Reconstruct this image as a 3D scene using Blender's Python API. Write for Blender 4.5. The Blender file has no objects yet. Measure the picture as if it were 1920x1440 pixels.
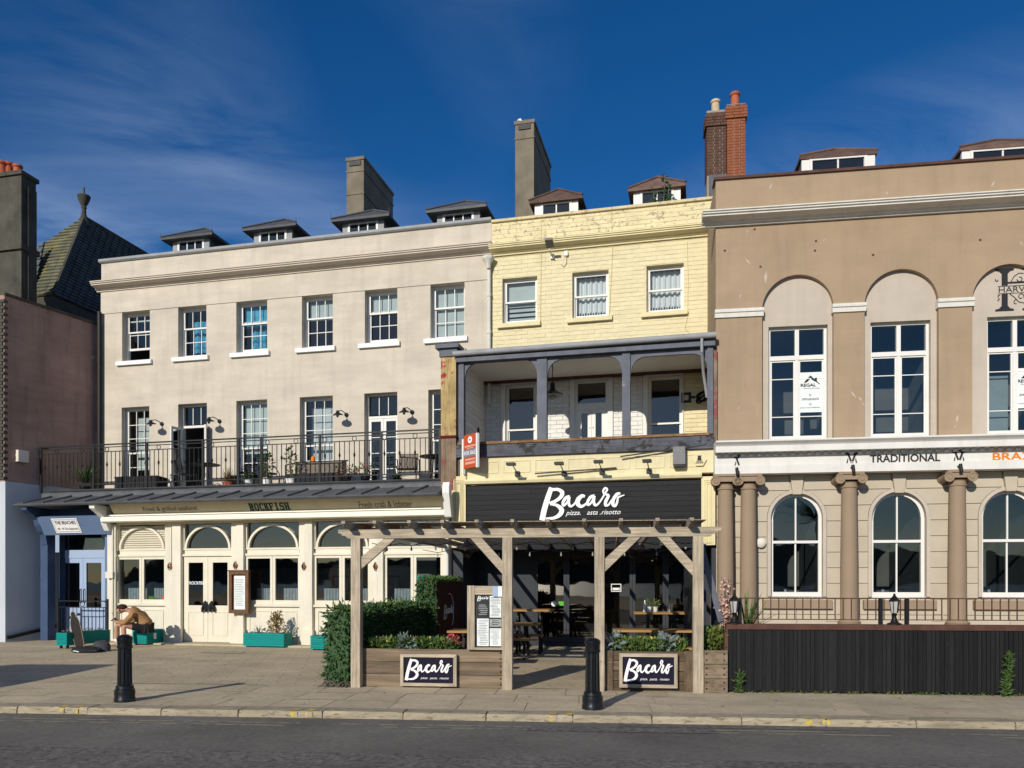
import bpy, bmesh, math, random
from mathutils import Vector, Matrix, noise
from mathutils.geometry import tessellate_polygon
R = math.radians
rng = random.Random(11)
S = bpy.context.scene
COL = S.collection

# ---------------------------------------------------------------- camera
FPX, EYE, HZ = 1500.0, 1.67, 1090.0          # focal length (px of a 1920 wide frame), eye height, horizon row
cam = bpy.data.cameras.new('camera')
cam.sensor_width = 36.0
cam.lens = 36.0*FPX/1920.0
cam.shift_y = (HZ-720.0)/1920.0
cam.clip_end = 3000
co = bpy.data.objects.new('camera', cam); COL.objects.link(co)
co.location = (0, 0, EYE); co.rotation_euler = (R(90), 0, 0)
S.camera = co
# ---------------------------------------------------------------- sky and sun
SUN = Vector((0.44, 0.90, -0.42)).normalized()     # the way the light travels
EL = math.asin(-SUN.z); AZ = math.atan2(-SUN.x, -SUN.y)
W = bpy.data.worlds.new('World'); S.world = W; W.use_nodes = True
nt = W.node_tree; nt.nodes.clear()
def nn(t, kind, **kw):
    n = t.nodes.new(kind)
    for k, v in kw.items():
        if k.startswith('i_'): n.inputs[k[2:]].default_value = v
        else: setattr(n, k, v)
    return n
sky = nn(nt, 'ShaderNodeTexSky', sky_type='NISHITA', sun_disc=False, sun_elevation=EL, sun_rotation=AZ,
         altitude=0, air_density=0.85, dust_density=0.2, ozone_density=4.0)
tc = nn(nt, 'ShaderNodeTexCoord')
sep = nn(nt, 'ShaderNodeSeparateXYZ'); nt.links.new(tc.outputs['Generated'], sep.inputs[0])
zz = nn(nt, 'ShaderNodeMath', operation='MAXIMUM'); zz.inputs[1].default_value = 0.06; nt.links.new(sep.outputs[2], zz.inputs[0])
dv = nn(nt, 'ShaderNodeVectorMath', operation='DIVIDE')
cmb = nn(nt, 'ShaderNodeCombineXYZ')
for i in range(3): nt.links.new(zz.outputs[0], cmb.inputs[i])
nt.links.new(tc.outputs['Generated'], dv.inputs[0]); nt.links.new(cmb.outputs[0], dv.inputs[1])
mp = nn(nt, 'ShaderNodeMapping'); mp.inputs['Rotation'].default_value = (0, 0, R(-38)); mp.inputs['Scale'].default_value = (0.75, 1.25, 0)
nt.links.new(dv.outputs[0], mp.inputs[0])
n1 = nn(nt, 'ShaderNodeTexNoise', i_Scale=1.3, i_Detail=7.0, i_Roughness=0.6, i_Distortion=1.4)
nt.links.new(mp.outputs[0], n1.inputs['Vector'])
r1 = nn(nt, 'ShaderNodeMapRange'); r1.inputs[1].default_value = 0.36; r1.inputs[2].default_value = 0.80; nt.links.new(n1.outputs[0], r1.inputs[0])
mp2 = nn(nt, 'ShaderNodeMapping'); mp2.inputs['Location'].default_value = (0.62, 0.1, 0); mp2.inputs['Scale'].default_value = (0.42, 0.3, 0)
nt.links.new(dv.outputs[0], mp2.inputs[0])
n2 = nn(nt, 'ShaderNodeTexNoise', i_Scale=0.9, i_Detail=2.0); nt.links.new(mp2.outputs[0], n2.inputs['Vector'])
r2 = nn(nt, 'ShaderNodeMapRange'); r2.inputs[1].default_value = 0.46; r2.inputs[2].default_value = 0.62; nt.links.new(n2.outputs[0], r2.inputs[0])
mu = nn(nt, 'ShaderNodeMath', operation='MULTIPLY'); nt.links.new(r1.outputs[0], mu.inputs[0]); nt.links.new(r2.outputs[0], mu.inputs[1])
mu2 = nn(nt, 'ShaderNodeMath', operation='MULTIPLY'); mu2.inputs[1].default_value = 0.85; nt.links.new(mu.outputs[0], mu2.inputs[0])
mx = nn(nt, 'ShaderNodeMix', data_type='RGBA'); nt.links.new(mu2.outputs[0], mx.inputs[0]); nt.links.new(sky.outputs[0], mx.inputs[6])
mx.inputs[7].default_value = (7.0, 8.2, 10.0, 1)
hs = nn(nt, 'ShaderNodeHueSaturation', i_Hue=.506); hs.inputs['Saturation'].default_value = 1.28; nt.links.new(mx.outputs[2], hs.inputs['Color'])
bg = nn(nt, 'ShaderNodeBackground', i_Strength=0.085); nt.links.new(hs.outputs[0], bg.inputs[0])
wo = nn(nt, 'ShaderNodeOutputWorld'); nt.links.new(bg.outputs[0], wo.inputs[0])
sl = bpy.data.lights.new('sun', 'SUN'); sl.energy = 3.8; sl.angle = R(0.53); sl.color = (1.0, 0.93, 0.82)
so = bpy.data.objects.new('sun', sl); COL.objects.link(so)
so.rotation_euler = SUN.to_track_quat('-Z', 'Y').to_euler(); so.location = (-8, -12, 20)
S.view_settings.view_transform = 'Standard'; S.view_settings.look = 'None'
S.view_settings.exposure = 0.1; S.view_settings.gamma = 1.0; S.view_settings.use_curve_mapping = False
S.cycles.use_denoising = True
S.cycles.max_bounces = 8; S.cycles.transparent_max_bounces = 16; S.cycles.caustics_reflective = False; S.cycles.caustics_refractive = False

# ---------------------------------------------------------------- plan frames: x runs along a frontage, y into it, z up
class Frame:
    def __init__(s, px, py, a, z=0.0):
        Y = FPX*(EYE-z)/(py-HZ); s.o = Vector(((px-960)/FPX*Y, Y, 0)); s.a = a
        s.U = Vector((math.cos(R(a)), -math.sin(R(a)), 0)); s.V = Vector((math.sin(R(a)), math.cos(R(a)), 0))
    def w(s, x, y, z=0): return s.o+s.U*x+s.V*y+Vector((0, 0, z))
    def p(s, px, py, y=0.0):                    # where a sight line meets the upright plane y of this frame: (x, z)
        d = Vector(((px-960)/FPX, 1, 0)); t = (y+s.o.dot(s.V))/d.dot(s.V); q = d*t
        return (q-s.o).dot(s.U), EYE-(py-HZ)/FPX*t
    def x(s, px, y=0.0): return s.p(px, HZ, y)[0]
    def z(s, px, py, y=0.0): return s.p(px, py, y)[1]
    def r(s, x0, x1, t, b, y=0.0):              # rectangle x0,x1,z0,z1
        m = (x0+x1)/2
        return s.x(x0, y), s.x(x1, y), s.z(m, b, y), s.z(m, t, y)
    def g(s, px, py, z=0.0):                    # ground point in frame x, y
        Y = FPX*(EYE-z)/(py-HZ); q = Vector(((px-960)/FPX*Y, Y, 0))-s.o
        return q.dot(s.U), q.dot(s.V)

# ---------------------------------------------------------------- materials
MAT = {}
def lin(c): return tuple((v/12.92 if v <= .04045 else ((v+.055)/1.055)**2.4) for v in (c[0]/255, c[1]/255, c[2]/255))
def mat(name, col, rough=.75, var=.12, vs=1.4, bump=.15, bs=60., streak=0., rnd=0., grain=None, metal=0., spec=.2, patch=None, coat=0., bdist=.004, smear=0., speck=0.):
    """plain procedural surface: broad tone noise, fine relief, optional rain streaks, per-piece tone, wood grain, worn patches (colour, amount, scale)"""
    if name in MAT: return MAT[name]
    m = bpy.data.materials.new(name); m.use_nodes = True; t = m.node_tree; b = t.nodes['Principled BSDF']; L = t.links.new
    tx = nn(t, 'ShaderNodeTexCoord'); vec = tx.outputs['Object']
    geo = nn(t, 'ShaderNodeObjectInfo')
    if rnd or grain:
        ad = nn(t, 'ShaderNodeVectorMath', operation='ADD'); sc = nn(t, 'ShaderNodeMath', operation='MULTIPLY'); sc.inputs[1].default_value = 37.
        L(geo.outputs['Random'], sc.inputs[0]); L(vec, ad.inputs[0]); L(sc.outputs[0], ad.inputs[1]); vec = ad.outputs[0]
    nz = nn(t, 'ShaderNodeTexNoise', i_Scale=vs, i_Detail=6.0, i_Roughness=.6); L(vec, nz.inputs['Vector'])
    mr = nn(t, 'ShaderNodeMapRange'); mr.inputs[1].default_value = .3; mr.inputs[2].default_value = .7
    mr.inputs[3].default_value = 1-var; mr.inputs[4].default_value = 1+var*.7; L(nz.outputs[0], mr.inputs[0])
    val = mr.outputs[0]
    def mul(a, bb):
        q = nn(t, 'ShaderNodeMath', operation='MULTIPLY'); L(a, q.inputs[0]); L(bb, q.inputs[1]); return q.outputs[0]
    def band(scale3, s, lo, hi, o0, o1, det=4.):
        mpg = nn(t, 'ShaderNodeMapping'); mpg.inputs['Scale'].default_value = scale3; L(vec, mpg.inputs[0])
        q = nn(t, 'ShaderNodeTexNoise', i_Scale=s, i_Detail=det, i_Roughness=.65); L(mpg.outputs[0], q.inputs['Vector'])
        k = nn(t, 'ShaderNodeMapRange'); k.inputs[1].default_value = lo; k.inputs[2].default_value = hi; k.inputs[3].default_value = o0; k.inputs[4].default_value = o1
        L(q.outputs[0], k.inputs[0]); return k.outputs[0]
    if streak: val = mul(val, band((3.2, 3.2, .30), 1.3, .50, .74, 1., 1-streak, 7.))
    if smear: val = mul(val, band((.45, .45, 2.4), 1.9, .32, .72, 1-smear, 1+smear*.6, 8.))
    if speck: val = mul(val, band((1, 1, 1), 13., .30, .70, 1-speck, 1+speck, 6.))
    if rnd:
        k = nn(t, 'ShaderNodeMapRange'); k.inputs[3].default_value = 1-rnd; k.inputs[4].default_value = 1+rnd; L(geo.outputs['Random'], k.inputs[0]); val = mul(val, k.outputs[0])
    gv = None
    if grain:
        s3 = {'x': (1.2, 22, 22), 'y': (22, 1.2, 22), 'z': (22, 22, 1.2)}[grain]
        gv = band(s3, 1.6, .3, .72, .5, 1.18, 6.); val = mul(val, gv)
    cm = nn(t, 'ShaderNodeVectorMath', operation='SCALE'); cm.inputs[0].default_value = col; L(val, cm.inputs['Scale'])
    out = cm.outputs[0]
    if patch:
        pc, amt, ps = patch
        f = band((1, 1, 1), ps, .66-amt*.28, .69-amt*.28, 0., 1., 8.)
        mxx = nn(t, 'ShaderNodeMix', data_type='RGBA'); L(f, mxx.inputs[0]); L(out, mxx.inputs[6]); mxx.inputs[7].default_value = (*pc, 1); out = mxx.outputs[2]
    L(out, b.inputs['Base Color'])
    b.inputs['Roughness'].default_value = rough; b.inputs['Metallic'].default_value = metal; b.inputs['Specular IOR Level'].default_value = spec; b.inputs['Coat Weight'].default_value = coat
    if bump:
        fn = nn(t, 'ShaderNodeTexNoise', i_Scale=bs, i_Detail=5.0, i_Roughness=.6); L(vec, fn.inputs['Vector'])
        bp = nn(t, 'ShaderNodeBump', i_Strength=bump, i_Distance=bdist); L(fn.outputs[0], bp.inputs['Height'])
        if gv is not None:
            bp2 = nn(t, 'ShaderNodeBump', i_Strength=min(1., bump*2), i_Distance=.004); L(gv, bp2.inputs['Height']); L(bp.outputs[0], bp2.inputs['Normal']); bp = bp2
        L(bp.outputs[0], b.inputs['Normal'])
    MAT[name] = m; return m
def glass(name, tint=(.55, .62, .66), refl=2.5, wav=.0025):
    m = bpy.data.materials.new(name); m.use_nodes = True; t = m.node_tree; t.nodes.clear(); L = t.links.new
    tr = nn(t, 'ShaderNodeBsdfTransparent'); tr.inputs[0].default_value = (*tint, 1)
    gl = nn(t, 'ShaderNodeBsdfGlossy', i_Roughness=.015); gl.inputs[0].default_value = (1, .94, .82, 1)
    tx = nn(t, 'ShaderNodeTexCoord'); oi = nn(t, 'ShaderNodeObjectInfo')
    ad = nn(t, 'ShaderNodeVectorMath', operation='ADD'); L(tx.outputs['Object'], ad.inputs[0]); L(oi.outputs['Location'], ad.inputs[1])
    nz = nn(t, 'ShaderNodeTexNoise', i_Scale=1.7, i_Detail=1.0); L(ad.outputs[0], nz.inputs['Vector'])
    bp = nn(t, 'ShaderNodeBump', i_Strength=1.0, i_Distance=wav); L(nz.outputs[0], bp.inputs['Height']); L(bp.outputs[0], gl.inputs['Normal'])
    fr = nn(t, 'ShaderNodeFresnel', i_IOR=1.5); mm = nn(t, 'ShaderNodeMath', operation='MULTIPLY'); mm.inputs[1].default_value = refl; mm.use_clamp = True; L(fr.outputs[0], mm.inputs[0])
    ms = nn(t, 'ShaderNodeMixShader'); L(mm.outputs[0], ms.inputs[0]); L(tr.outputs[0], ms.inputs[1]); L(gl.outputs[0], ms.inputs[2])
    o = nn(t, 'ShaderNodeOutputMaterial'); L(ms.outputs[0], o.inputs[0]); MAT[name] = m; return m

glass('glass'); glass('glass_dark', (.25, .28, .31), 2.3, .0012); glass('glass_old', (.80, .86, .88), 2.0, .006)
mat('beige', (.585, .525, .43), .85, .10, 1.1, .35, 25, streak=.13, smear=.10, patch=((.51, .45, .365), .05, 3.5))
mat('beige_trim', (.60, .53, .44), .8, .10, 1.2, .12, 50, streak=.12)
mat('white_paint', (.74, .73, .69), .45, .05, 3, .08, 40)
mat('white_sill', (.80, .80, .79), .5, .04, 3, .08, 40)
mat('yellow', (.71, .635, .40), .8, .12, 1.6, .3, 30, streak=.12)
mat('yellow_brick', (.72, .64, .405), .75, .10, 2.5, .5, 26, rnd=.04, patch=((.50, .43, .28), .0, 9))
mat('yellow_worn', (.70, .61, .375), .8, .12, 2.5, .6, 22, rnd=.05, patch=((.44, .37, .25), .36, 9))
mat('yellow_trim', (.73, .645, .39), .7, .10, 2, .15, 40, streak=.12)
mat('white_brick', (.74, .73, .70), .8, .10, 2.5, .4, 26, rnd=.05)
mat('brown', (.372, .274, .180), .85, .10, 1.0, .35, 25, streak=.12, smear=.05, patch=((.325, .235, .145), .03, 3.5))
mat('brown_col', (.30, .222, .15), .7, .08, 1.5, .12, 45, streak=.1)
mat('cream_grey', (.51, .445, .365), .82, .08, 1.0, .25, 30, streak=.10, smear=.04)
mat('cream_block', (.49, .43, .335), .8, .08, 1.5, .25, 40, rnd=.03)
mat('cornice_white', (.66, .64, .58), .6, .08, 2, .1, 40, streak=.18)
mat('entab_white', (.70, .69, .65), .6, .08, 1.5, .1, 40, streak=.12)
mat('shop_cream', (.71, .66, .53), .5, .07, 2.2, .08, 40, streak=.06)
mat('shop_cream2', (.71, .665, .545), .55, .08, 2.2, .08, 40, streak=.14)
mat('awning', (.86, .83, .72), .45, .03, 2, .05, 30)
mat('fascia_cream', (.60, .53, .36), .6, .08, 1.0, .1, 30, streak=.1)
mat('slate', (.085, .088, .095), .6, .25, 3, .5, 30, rnd=.25)
mat('slate_moss', (.17, .17, .115), .85, .4, 2.2, .5, 30, patch=((.26, .22, .08), .35, 3))
mat('slate_dark', (.115, .12, .115), .65, .3, 2.2, .5, 30)
mat('lead', (.10, .104, .11), .55, .22, 3, .35, 18, streak=.2)
mat('lead_light', (.30, .31, .32), .6, .15, 3, .2, 18)
mat('tile_red', (.14, .088, .07), .8, .3, 4, .5, 25, rnd=.25)
mat('render_grey', (.20, .172, .128), .9, .22, 2.2, .5, 30, streak=.25)
mat('stone_dark', (.082, .078, .062), .9, .35, 1.8, .5, 20, streak=.3)
mat('brick_red', (.34, .115, .055), .85, .2, 5, .5, 30, rnd=.28)
mat('brick_dark', (.13, .07, .052), .85, .3, 5, .5, 30, rnd=.3)
mat('mortar', (.33, .29, .24), .9, .2, 5, .5, 40)
mat('terracotta', (.42, .115, .055), .7, .2, 4, .2, 30)
mat('pot_buff', (.55, .44, .29), .75, .2, 4, .2, 30)
mat('mauve_wall', (.37, .245, .205), .9, .3, .6, .4, 30, streak=.3, smear=.15, patch=((.46, .33, .285), .04, 1.6))
mat('grey_white_wall', (.50, .53, .57), .85, .08, .8, .25, 30, streak=.1)
mat('navy', (.05, .08, .155), .5, .12, 2, .1, 40)
mat('navy_mid', (.125, .185, .31), .5, .08, 2, .06, 40)
mat('blue_door', (.33, .42, .58), .5, .06, 2, .06, 40)
mat('charcoal', (.013, .014, .017), .55, .3, 3, .3, 30, rnd=.25, grain='x')
mat('charcoal_paint', (.034, .038, .046), .5, .2, 3, .2, 40)
mat('fence_black', (.0135, .013, .0135), .6, .35, 4, .25, 30, rnd=.32, streak=.2, patch=((.085, .083, .08), -.03, 8))
mat('iron', (.008, .008, .009), .5, .2, 6, .2, 40, spec=.3)
mat('iron_worn', (.007, .0075, .009), .3, .25, 5, .3, 30, spec=.5, patch=((.09, .105, .11), .02, 9))
mat('rust_brown', (.10, .048, .035), .7, .3, 5, .3, 30)
mat('balcony_grey', (.125, .135, .165), .65, .18, 3, .3, 30, streak=.2, patch=((.26, .25, .25), .04, 6))
mat('balcony_worn', (.115, .12, .14), .75, .3, 3, .6, 14, streak=.2, patch=((.035, .035, .035), .36, 4), grain='x')
mat('timber_raw', (.30, .17, .085), .85, .35, 6, .6, 18, grain='x')
mat('peel_yellow', (.52, .38, .17), .85, .3, 3, .5, 20, grain='z', patch=((.30, .03, .045), .46, 1.3))
mat('peel_brown', (.27, .195, .13), .9, .3, 4, .5, 20, grain='z', patch=((.25, .07, .07), .3, 2.2))
mat('timber', (.50, .42, .31), .85, .18, 3, .35, 25, grain='x', rnd=.08)
mat('timber_v', (.50, .42, .31), .85, .18, 3, .35, 25, grain='z', rnd=.08, patch=((.13, .10, .08), -.02, 9))
mat('timber_y', (.40, .34, .27), .85, .2, 3, .35, 25, grain='y', rnd=.08)
mat('plank', (.27, .205, .14), .9, .4, 2.2, .7, 22, grain='x', rnd=.22, patch=((.12, .085, .055), .12, 5))
mat('sleeper', (.165, .12, .078), .9, .45, 2.5, .5, 22, grain='x', rnd=.25)
mat('bench_wood', (.45, .255, .085), .6, .2, 3, .2, 25, grain='x', rnd=.12)
mat('oak', (.17, .085, .04), .6, .2, 4, .2, 25, grain='z')
mat('teal', (.0, .235, .215), .55, .12, 3, .15, 30, rnd=.1)
mat('sign_navy', (.014, .012, .028), .7, .3, 3, .03, 30, spec=.1)
mat('sign_white', (.86, .86, .84), .5, .03, 3, 0)
mat('ink', (.022, .024, .028), .6, .1, 3, 0)
mat('ink_green', (.008, .05, .036), .6, .1, 3, 0)
mat('ink_brown', (.13, .10, .065), .6, .1, 3, 0)
mat('orange_text', (.72, .20, .01), .5, .03, 3, 0)
mat('sale_red', (.50, .085, .03), .5, .1, 3, .03)
mat('sale_pink', (.72, .36, .28), .5, .1, 3, 0)
mat('sale_grey', (.20, .21, .23), .5, .1, 3, .03)
mat('paper', (.74, .78, .77), .6, .06, 6, .05)
mat('paper_text', (.33, .36, .35), .7, .3, 12, 0)
mat('menu_dark', (.03, .032, .034), .5, .3, 6, 0)
mat('copper', (.42, .17, .07), .35, .2, 6, .1, metal=.7)
mat('steel', (.5, .5, .5), .35, .1, 6, .05, metal=.8)
mat('room_dark', (.10, .098, .095), .9, .2, 2, 0)
mat('room_mid', (.26, .235, .20), .9, .2, 2, 0)
mat('room_cream', (.42, .38, .30), .9, .1, 2, 0)
mat('room_red', (.10, .012, .012), .8, .2, 2, 0)
mat('blind', (.55, .60, .57), .8, .08, 4, 0)
mat('lace', (.62, .64, .62), .85, .2, 9, 0)
mat('cyan_cloth', (.10, .42, .62), .8, .3, 7, 0)
mat('dark_red', (.045, .008, .010), .6, .2, 3, 0)
mat('asphalt', (.195, .18, .158), .92, .28, .55, 1., 110, bdist=.02, speck=.22, patch=((.115, .108, .098), -.0, .9))
mat('asphalt_coarse', (.180, .168, .150), .92, .3, .8, 1., 60, bdist=.03, speck=.6)
mat('line_yellow', (.36, .33, .20), .8, .25, 6, .4, 90, patch=((.19, .175, .155), .60, 6))
mat('paint_yellow', (.62, .46, .06), .8, .25, 6, .4, 90, patch=((.38, .33, .24), .66, 7))
mat('slab', (.52, .43, .295), .9, .2, 1.2, .7, 60, rnd=.05, speck=.16, bdist=.008, patch=((.36, .29, .195), .06, 3))
mat('kerb', (.40, .34, .235), .85, .3, 3, .8, 60, rnd=.1, bdist=.008, patch=((.20, .165, .115), .34, 9))
mat('threshold', (.50, .43, .29), .8, .12, 3, .3, 40, rnd=.06)
mat('concrete', (.30, .26, .195), .9, .2, 2, .4, 40)
mat('leaf', (.075, .14, .035), .55, .3, 14, 0, rnd=.0)
mat('leaf_dark', (.042, .092, .034), .55, .35, 9, 0)
mat('leaf_light', (.11, .16, .03), .55, .35, 9, 0)
mat('leaf_grey', (.16, .21, .19), .6, .3, 9, 0)
mat('conifer', (.235, .155, .035), .7, .4, 8, 0)
mat('bloom_pink', (.66, .42, .36), .7, .25, 12, 0)
mat('bloom_red', (.55, .08, .12), .6, .25, 12, 0)
mat('bloom_yellow', (.60, .45, .08), .6, .25, 12, 0)
mat('twig', (.16, .13, .11), .8, .3, 12, 0)
mat('soil', (.03, .022, .016), .95, .3, 12, .5, 40)
mat('skin', (.46, .245, .16), .55, .08, 8, 0)
mat('hoodie', (.36, .20, .085), .85, .12, 9, .3, 60)
mat('shorts', (.018, .018, .02), .85, .15, 9, .2, 60)
mat('hair', (.03, .016, .01), .7, .3, 20, .3, 80)
mat('sock', (.78, .77, .75), .85, .05, 9, .1)
mat('shoe', (.55, .47, .36), .7, .1, 9, .1)
mat('bag_black', (.02, .02, .022), .7, .3, 9, .3, 30)
mat('bag_grey', (.05, .053, .06), .75, .25, 9, .4, 25)
mat('grip', (.028, .024, .020), .8, .3, 20, .2, 90)
mat('maple', (.52, .38, .24), .5, .15, 6, .05)
mat('rattan', (.20, .165, .13), .8, .3, 14, .3, 60)
mat('green_bright', (.10, .45, .04), .6, .1, 5, 0)  # even bright green of the small box and the sticker
mat('lantern_glass', (.45, .45, .42), .2, .1, 6, 0)
mat('alarm', (.70, .66, .58), .5, .08, 6, .05)
mat('pebble_grey', (.20, .20, .20), .6, .1, 6, .05)
mat('bulb', (.35, .33, .28), .25, .05, 6, 0)
mat('hill', (.05, .065, .05), .95, .3, .01, 0)
mat('sea', (.03, .055, .075), .25, .1, .02, 0)
# ---------------------------------------------------------------- mesh building
class MB:
    def __init__(s): s.v = []; s.f = []
    def face(s, pts):
        n = len(s.v); s.v += [tuple(p) for p in pts]; s.f.append(tuple(range(n, n+len(pts)))); return s
    def box(s, x0, x1, y0, y1, z0, z1):
        n = len(s.v)
        s.v += [(x0, y0, z0), (x1, y0, z0), (x1, y1, z0), (x0, y1, z0), (x0, y0, z1), (x1, y0, z1), (x1, y1, z1), (x0, y1, z1)]
        s.f += [tuple(n+i for i in q) for q in ((0, 3, 2, 1), (4, 5, 6, 7), (0, 1, 5, 4), (1, 2, 6, 5), (2, 3, 7, 6), (3, 0, 4, 7))]; return s
    def bar(s, a, b, w, h=None, up=(0, 0, 1)):
        a = Vector(a); b = Vector(b); h = h or w; d = (b-a).normalized(); up = Vector(up)
        if abs(d.dot(up)) > .98: up = Vector((0, 1, 0))
        sx = d.cross(up).normalized(); sz = sx.cross(d).normalized(); n = len(s.v)
        for e in (a, b):
            for i, j in ((-1, -1), (1, -1), (1, 1), (-1, 1)): s.v.append(tuple(e+sx*i*w/2+sz*j*h/2))
        s.f += [tuple(n+i for i in q) for q in ((0, 1, 2, 3), (7, 6, 5, 4), (0, 4, 5, 1), (1, 5, 6, 2), (2, 6, 7, 3), (3, 7, 4, 0))]; return s
    def tube(s, pts, r, n=6, cap=True):
        pts = [Vector(p) for p in pts]; rr = r if isinstance(r, (list, tuple)) else [r]*len(pts); base = len(s.v); pu = None
        for i, p in enumerate(pts):
            d = (pts[min(i+1, len(pts)-1)]-pts[max(i-1, 0)]).normalized()
            u = Vector((0, 0, 1)) if abs(d.z) < .9 else Vector((1, 0, 0))
            if pu is not None: u = pu
            sx = d.cross(u).normalized(); sy = sx.cross(d).normalized(); pu = sy
            for k in range(n):
                an = 2*math.pi*k/n; s.v.append(tuple(p+(sx*math.cos(an)+sy*math.sin(an))*rr[i]))
        for i in range(len(pts)-1):
            for k in range(n): s.f.append((base+i*n+k, base+i*n+(k+1) % n, base+(i+1)*n+(k+1) % n, base+(i+1)*n+k))
        if cap:
            s.f.append(tuple(base+k for k in reversed(range(n)))); m = base+(len(pts)-1)*n; s.f.append(tuple(m+k for k in range(n)))
        return s
    def lathe(s, prof, n=12, o=(0, 0, 0), axis='z'):
        base = len(s.v)
        for r, h in prof:
            for k in range(n):
                a = 2*math.pi*k/n; c, d = r*math.cos(a), r*math.sin(a)
                p = (c, d, h) if axis == 'z' else ((h, c, d) if axis == 'x' else (c, h, -d))
                s.v.append((o[0]+p[0], o[1]+p[1], o[2]+p[2]))
        for i in range(len(prof)-1):
            for k in range(n): s.f.append((base+i*n+k, base+i*n+(k+1) % n, base+(i+1)*n+(k+1) % n, base+(i+1)*n+k))
        s.f.append(tuple(base+k for k in reversed(range(n)))); m = base+(len(prof)-1)*n; s.f.append(tuple(m+k for k in range(n)))
        return s
    def slab(s, outer, holes, y0, y1, back=True):
        """upright slab (x,z outline, with holes) between depths y0 and y1"""
        loops = [[Vector((p[0], p[1], 0)) for p in l] for l in [outer]+list(holes)]
        flat = [p for l in loops for p in l]
        for tri in tessellate_polygon(loops):
            a, b, c = (flat[i] for i in tri)
            if (b-a).cross(c-a).z < 0: b, c = c, b
            s.face([(a.x, y0, a.y), (b.x, y0, b.y), (c.x, y0, c.y)])
            if back: s.face([(a.x, y1, a.y), (c.x, y1, c.y), (b.x, y1, b.y)])
        for li, l in enumerate(loops):
            ar = sum(l[i].x*l[(i+1) % len(l)].y-l[(i+1) % len(l)].x*l[i].y for i in range(len(l)))
            if (ar > 0) != (li == 0): l = l[::-1]
            for i in range(len(l)):
                a, b = l[i], l[(i+1) % len(l)]
                s.face([(a.x, y0, a.y), (a.x, y1, a.y), (b.x, y1, b.y), (b.x, y0, b.y)])
        return s
    def prof(s, pts, x0, x1):
        """closed outline in (y,z) run along x"""
        ar = sum(pts[i][0]*pts[(i+1) % len(pts)][1]-pts[(i+1) % len(pts)][0]*pts[i][1] for i in range(len(pts)))
        if ar < 0: pts = pts[::-1]
        n = len(pts); b = len(s.v)
        s.v += [(x0, p[0], p[1]) for p in pts]+[(x1, p[0], p[1]) for p in pts]
        for i in range(n): s.f.append((b+i, b+n+i, b+n+(i+1) % n, b+(i+1) % n)[::-1])
        s.f.append(tuple(b+i for i in reversed(range(n)))); s.f.append(tuple(b+n+i for i in range(n)))
        return s
    def frame(s, x0, x1, z0, z1, w, y0, y1, wb=None, wt=None):
        wb = w if wb is None else wb; wt = w if wt is None else wt
        s.box(x0, x0+w, y0, y1, z0, z1); s.box(x1-w, x1, y0, y1, z0, z1)
        s.box(x0+w, x1-w, y0, y1, z0, z0+wb); s.box(x0+w, x1-w, y0, y1, z1-wt, z1); return s
    def xf(s, M, i0=0):
        for i in range(i0, len(s.v)): s.v[i] = tuple(M @ Vector(s.v[i]))
        return s
    def mesh(s, name, m, smooth=False):
        me = bpy.data.meshes.new(name); me.from_pydata(s.v, [], s.f)
        if m: me.materials.append(MAT[m])
        if smooth:
            me.polygons.foreach_set('use_smooth', [True]*len(me.polygons)); me.set_sharp_from_angle(angle=R(38))
        me.update(); return me
    def build(s, name, m, parent=None, smooth=False, loc=None, rz=0.0, kind=None):
        return put(name, s.mesh(name, m, smooth), parent, loc, rz, kind)

def put(name, me, parent=None, loc=None, rz=0.0, kind=None):
    o = bpy.data.objects.new(name, me); COL.objects.link(o)
    if parent: o.parent = parent
    if loc is not None: o.location = loc
    if rz: o.rotation_euler = (0, 0, rz)
    if kind: o['kind'] = kind
    return o
def tag(o, label, cat, group=None):
    o['label'] = label; o['category'] = cat
    if group: o['group'] = group
    return o
def thing(name, label, cat, fr=None, x=0., y=0., z=0., turn=0., group=None):
    o = bpy.data.objects.new(name, None); COL.objects.link(o); o.empty_display_size = .2
    if fr: o.location = fr.w(x, y, z); o.rotation_euler = (0, 0, -R(fr.a)+R(turn))
    else: o.location = (x, y, z); o.rotation_euler = (0, 0, R(turn))
    return tag(o, label, cat, group)
def solo(mb, name, m, label, cat, fr, x, y, z=0., turn=0., group=None, smooth=False):
    o = put(name, mb.mesh(name, m, smooth), None, fr.w(x, y, z), -R(fr.a)+R(turn)); return tag(o, label, cat, group)
def arch_pts(x0, x1, z0, zs, n=16, rise=None):
    """outline: feet z0, springing zs, round head"""
    cx = (x0+x1)/2; r = (x1-x0)/2; rz = rise if rise else r
    return [(x0, z0), (x1, z0)]+[(cx+r*math.cos(math.pi*k/n), zs+rz*math.sin(math.pi*k/n)) for k in range(n+1)]
def rect(x0, x1, z0, z1): return [(x0, z0), (x1, z0), (x1, z1), (x0, z1)]
UNIT = {}
def unit(m, bev=.0):
    """a shared one metre block (bevelled) for bricks, planks, slabs and the like"""
    k = (m, bev)
    if k not in UNIT:
        b = MB(); e = bev
        b.v = [(x, y, z) for z in (-.5, .5) for y in (-.5, .5) for x in (-.5, .5)]
        b.f = [(0, 2, 3, 1), (4, 5, 7, 6), (0, 1, 5, 4), (1, 3, 7, 5), (3, 2, 6, 7), (2, 0, 4, 6)]
        UNIT[k] = b.mesh('block', m)
    return UNIT[k]
def block(name, m, parent, x0, x1, y0, y1, z0, z1, rot=None):
    o = put(name, unit(m), parent); o.location = ((x0+x1)/2, (y0+y1)/2, (z0+z1)/2); o.scale = (x1-x0, y1-y0, z1-z0)
    if rot: o.rotation_euler = rot
    return o
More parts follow.
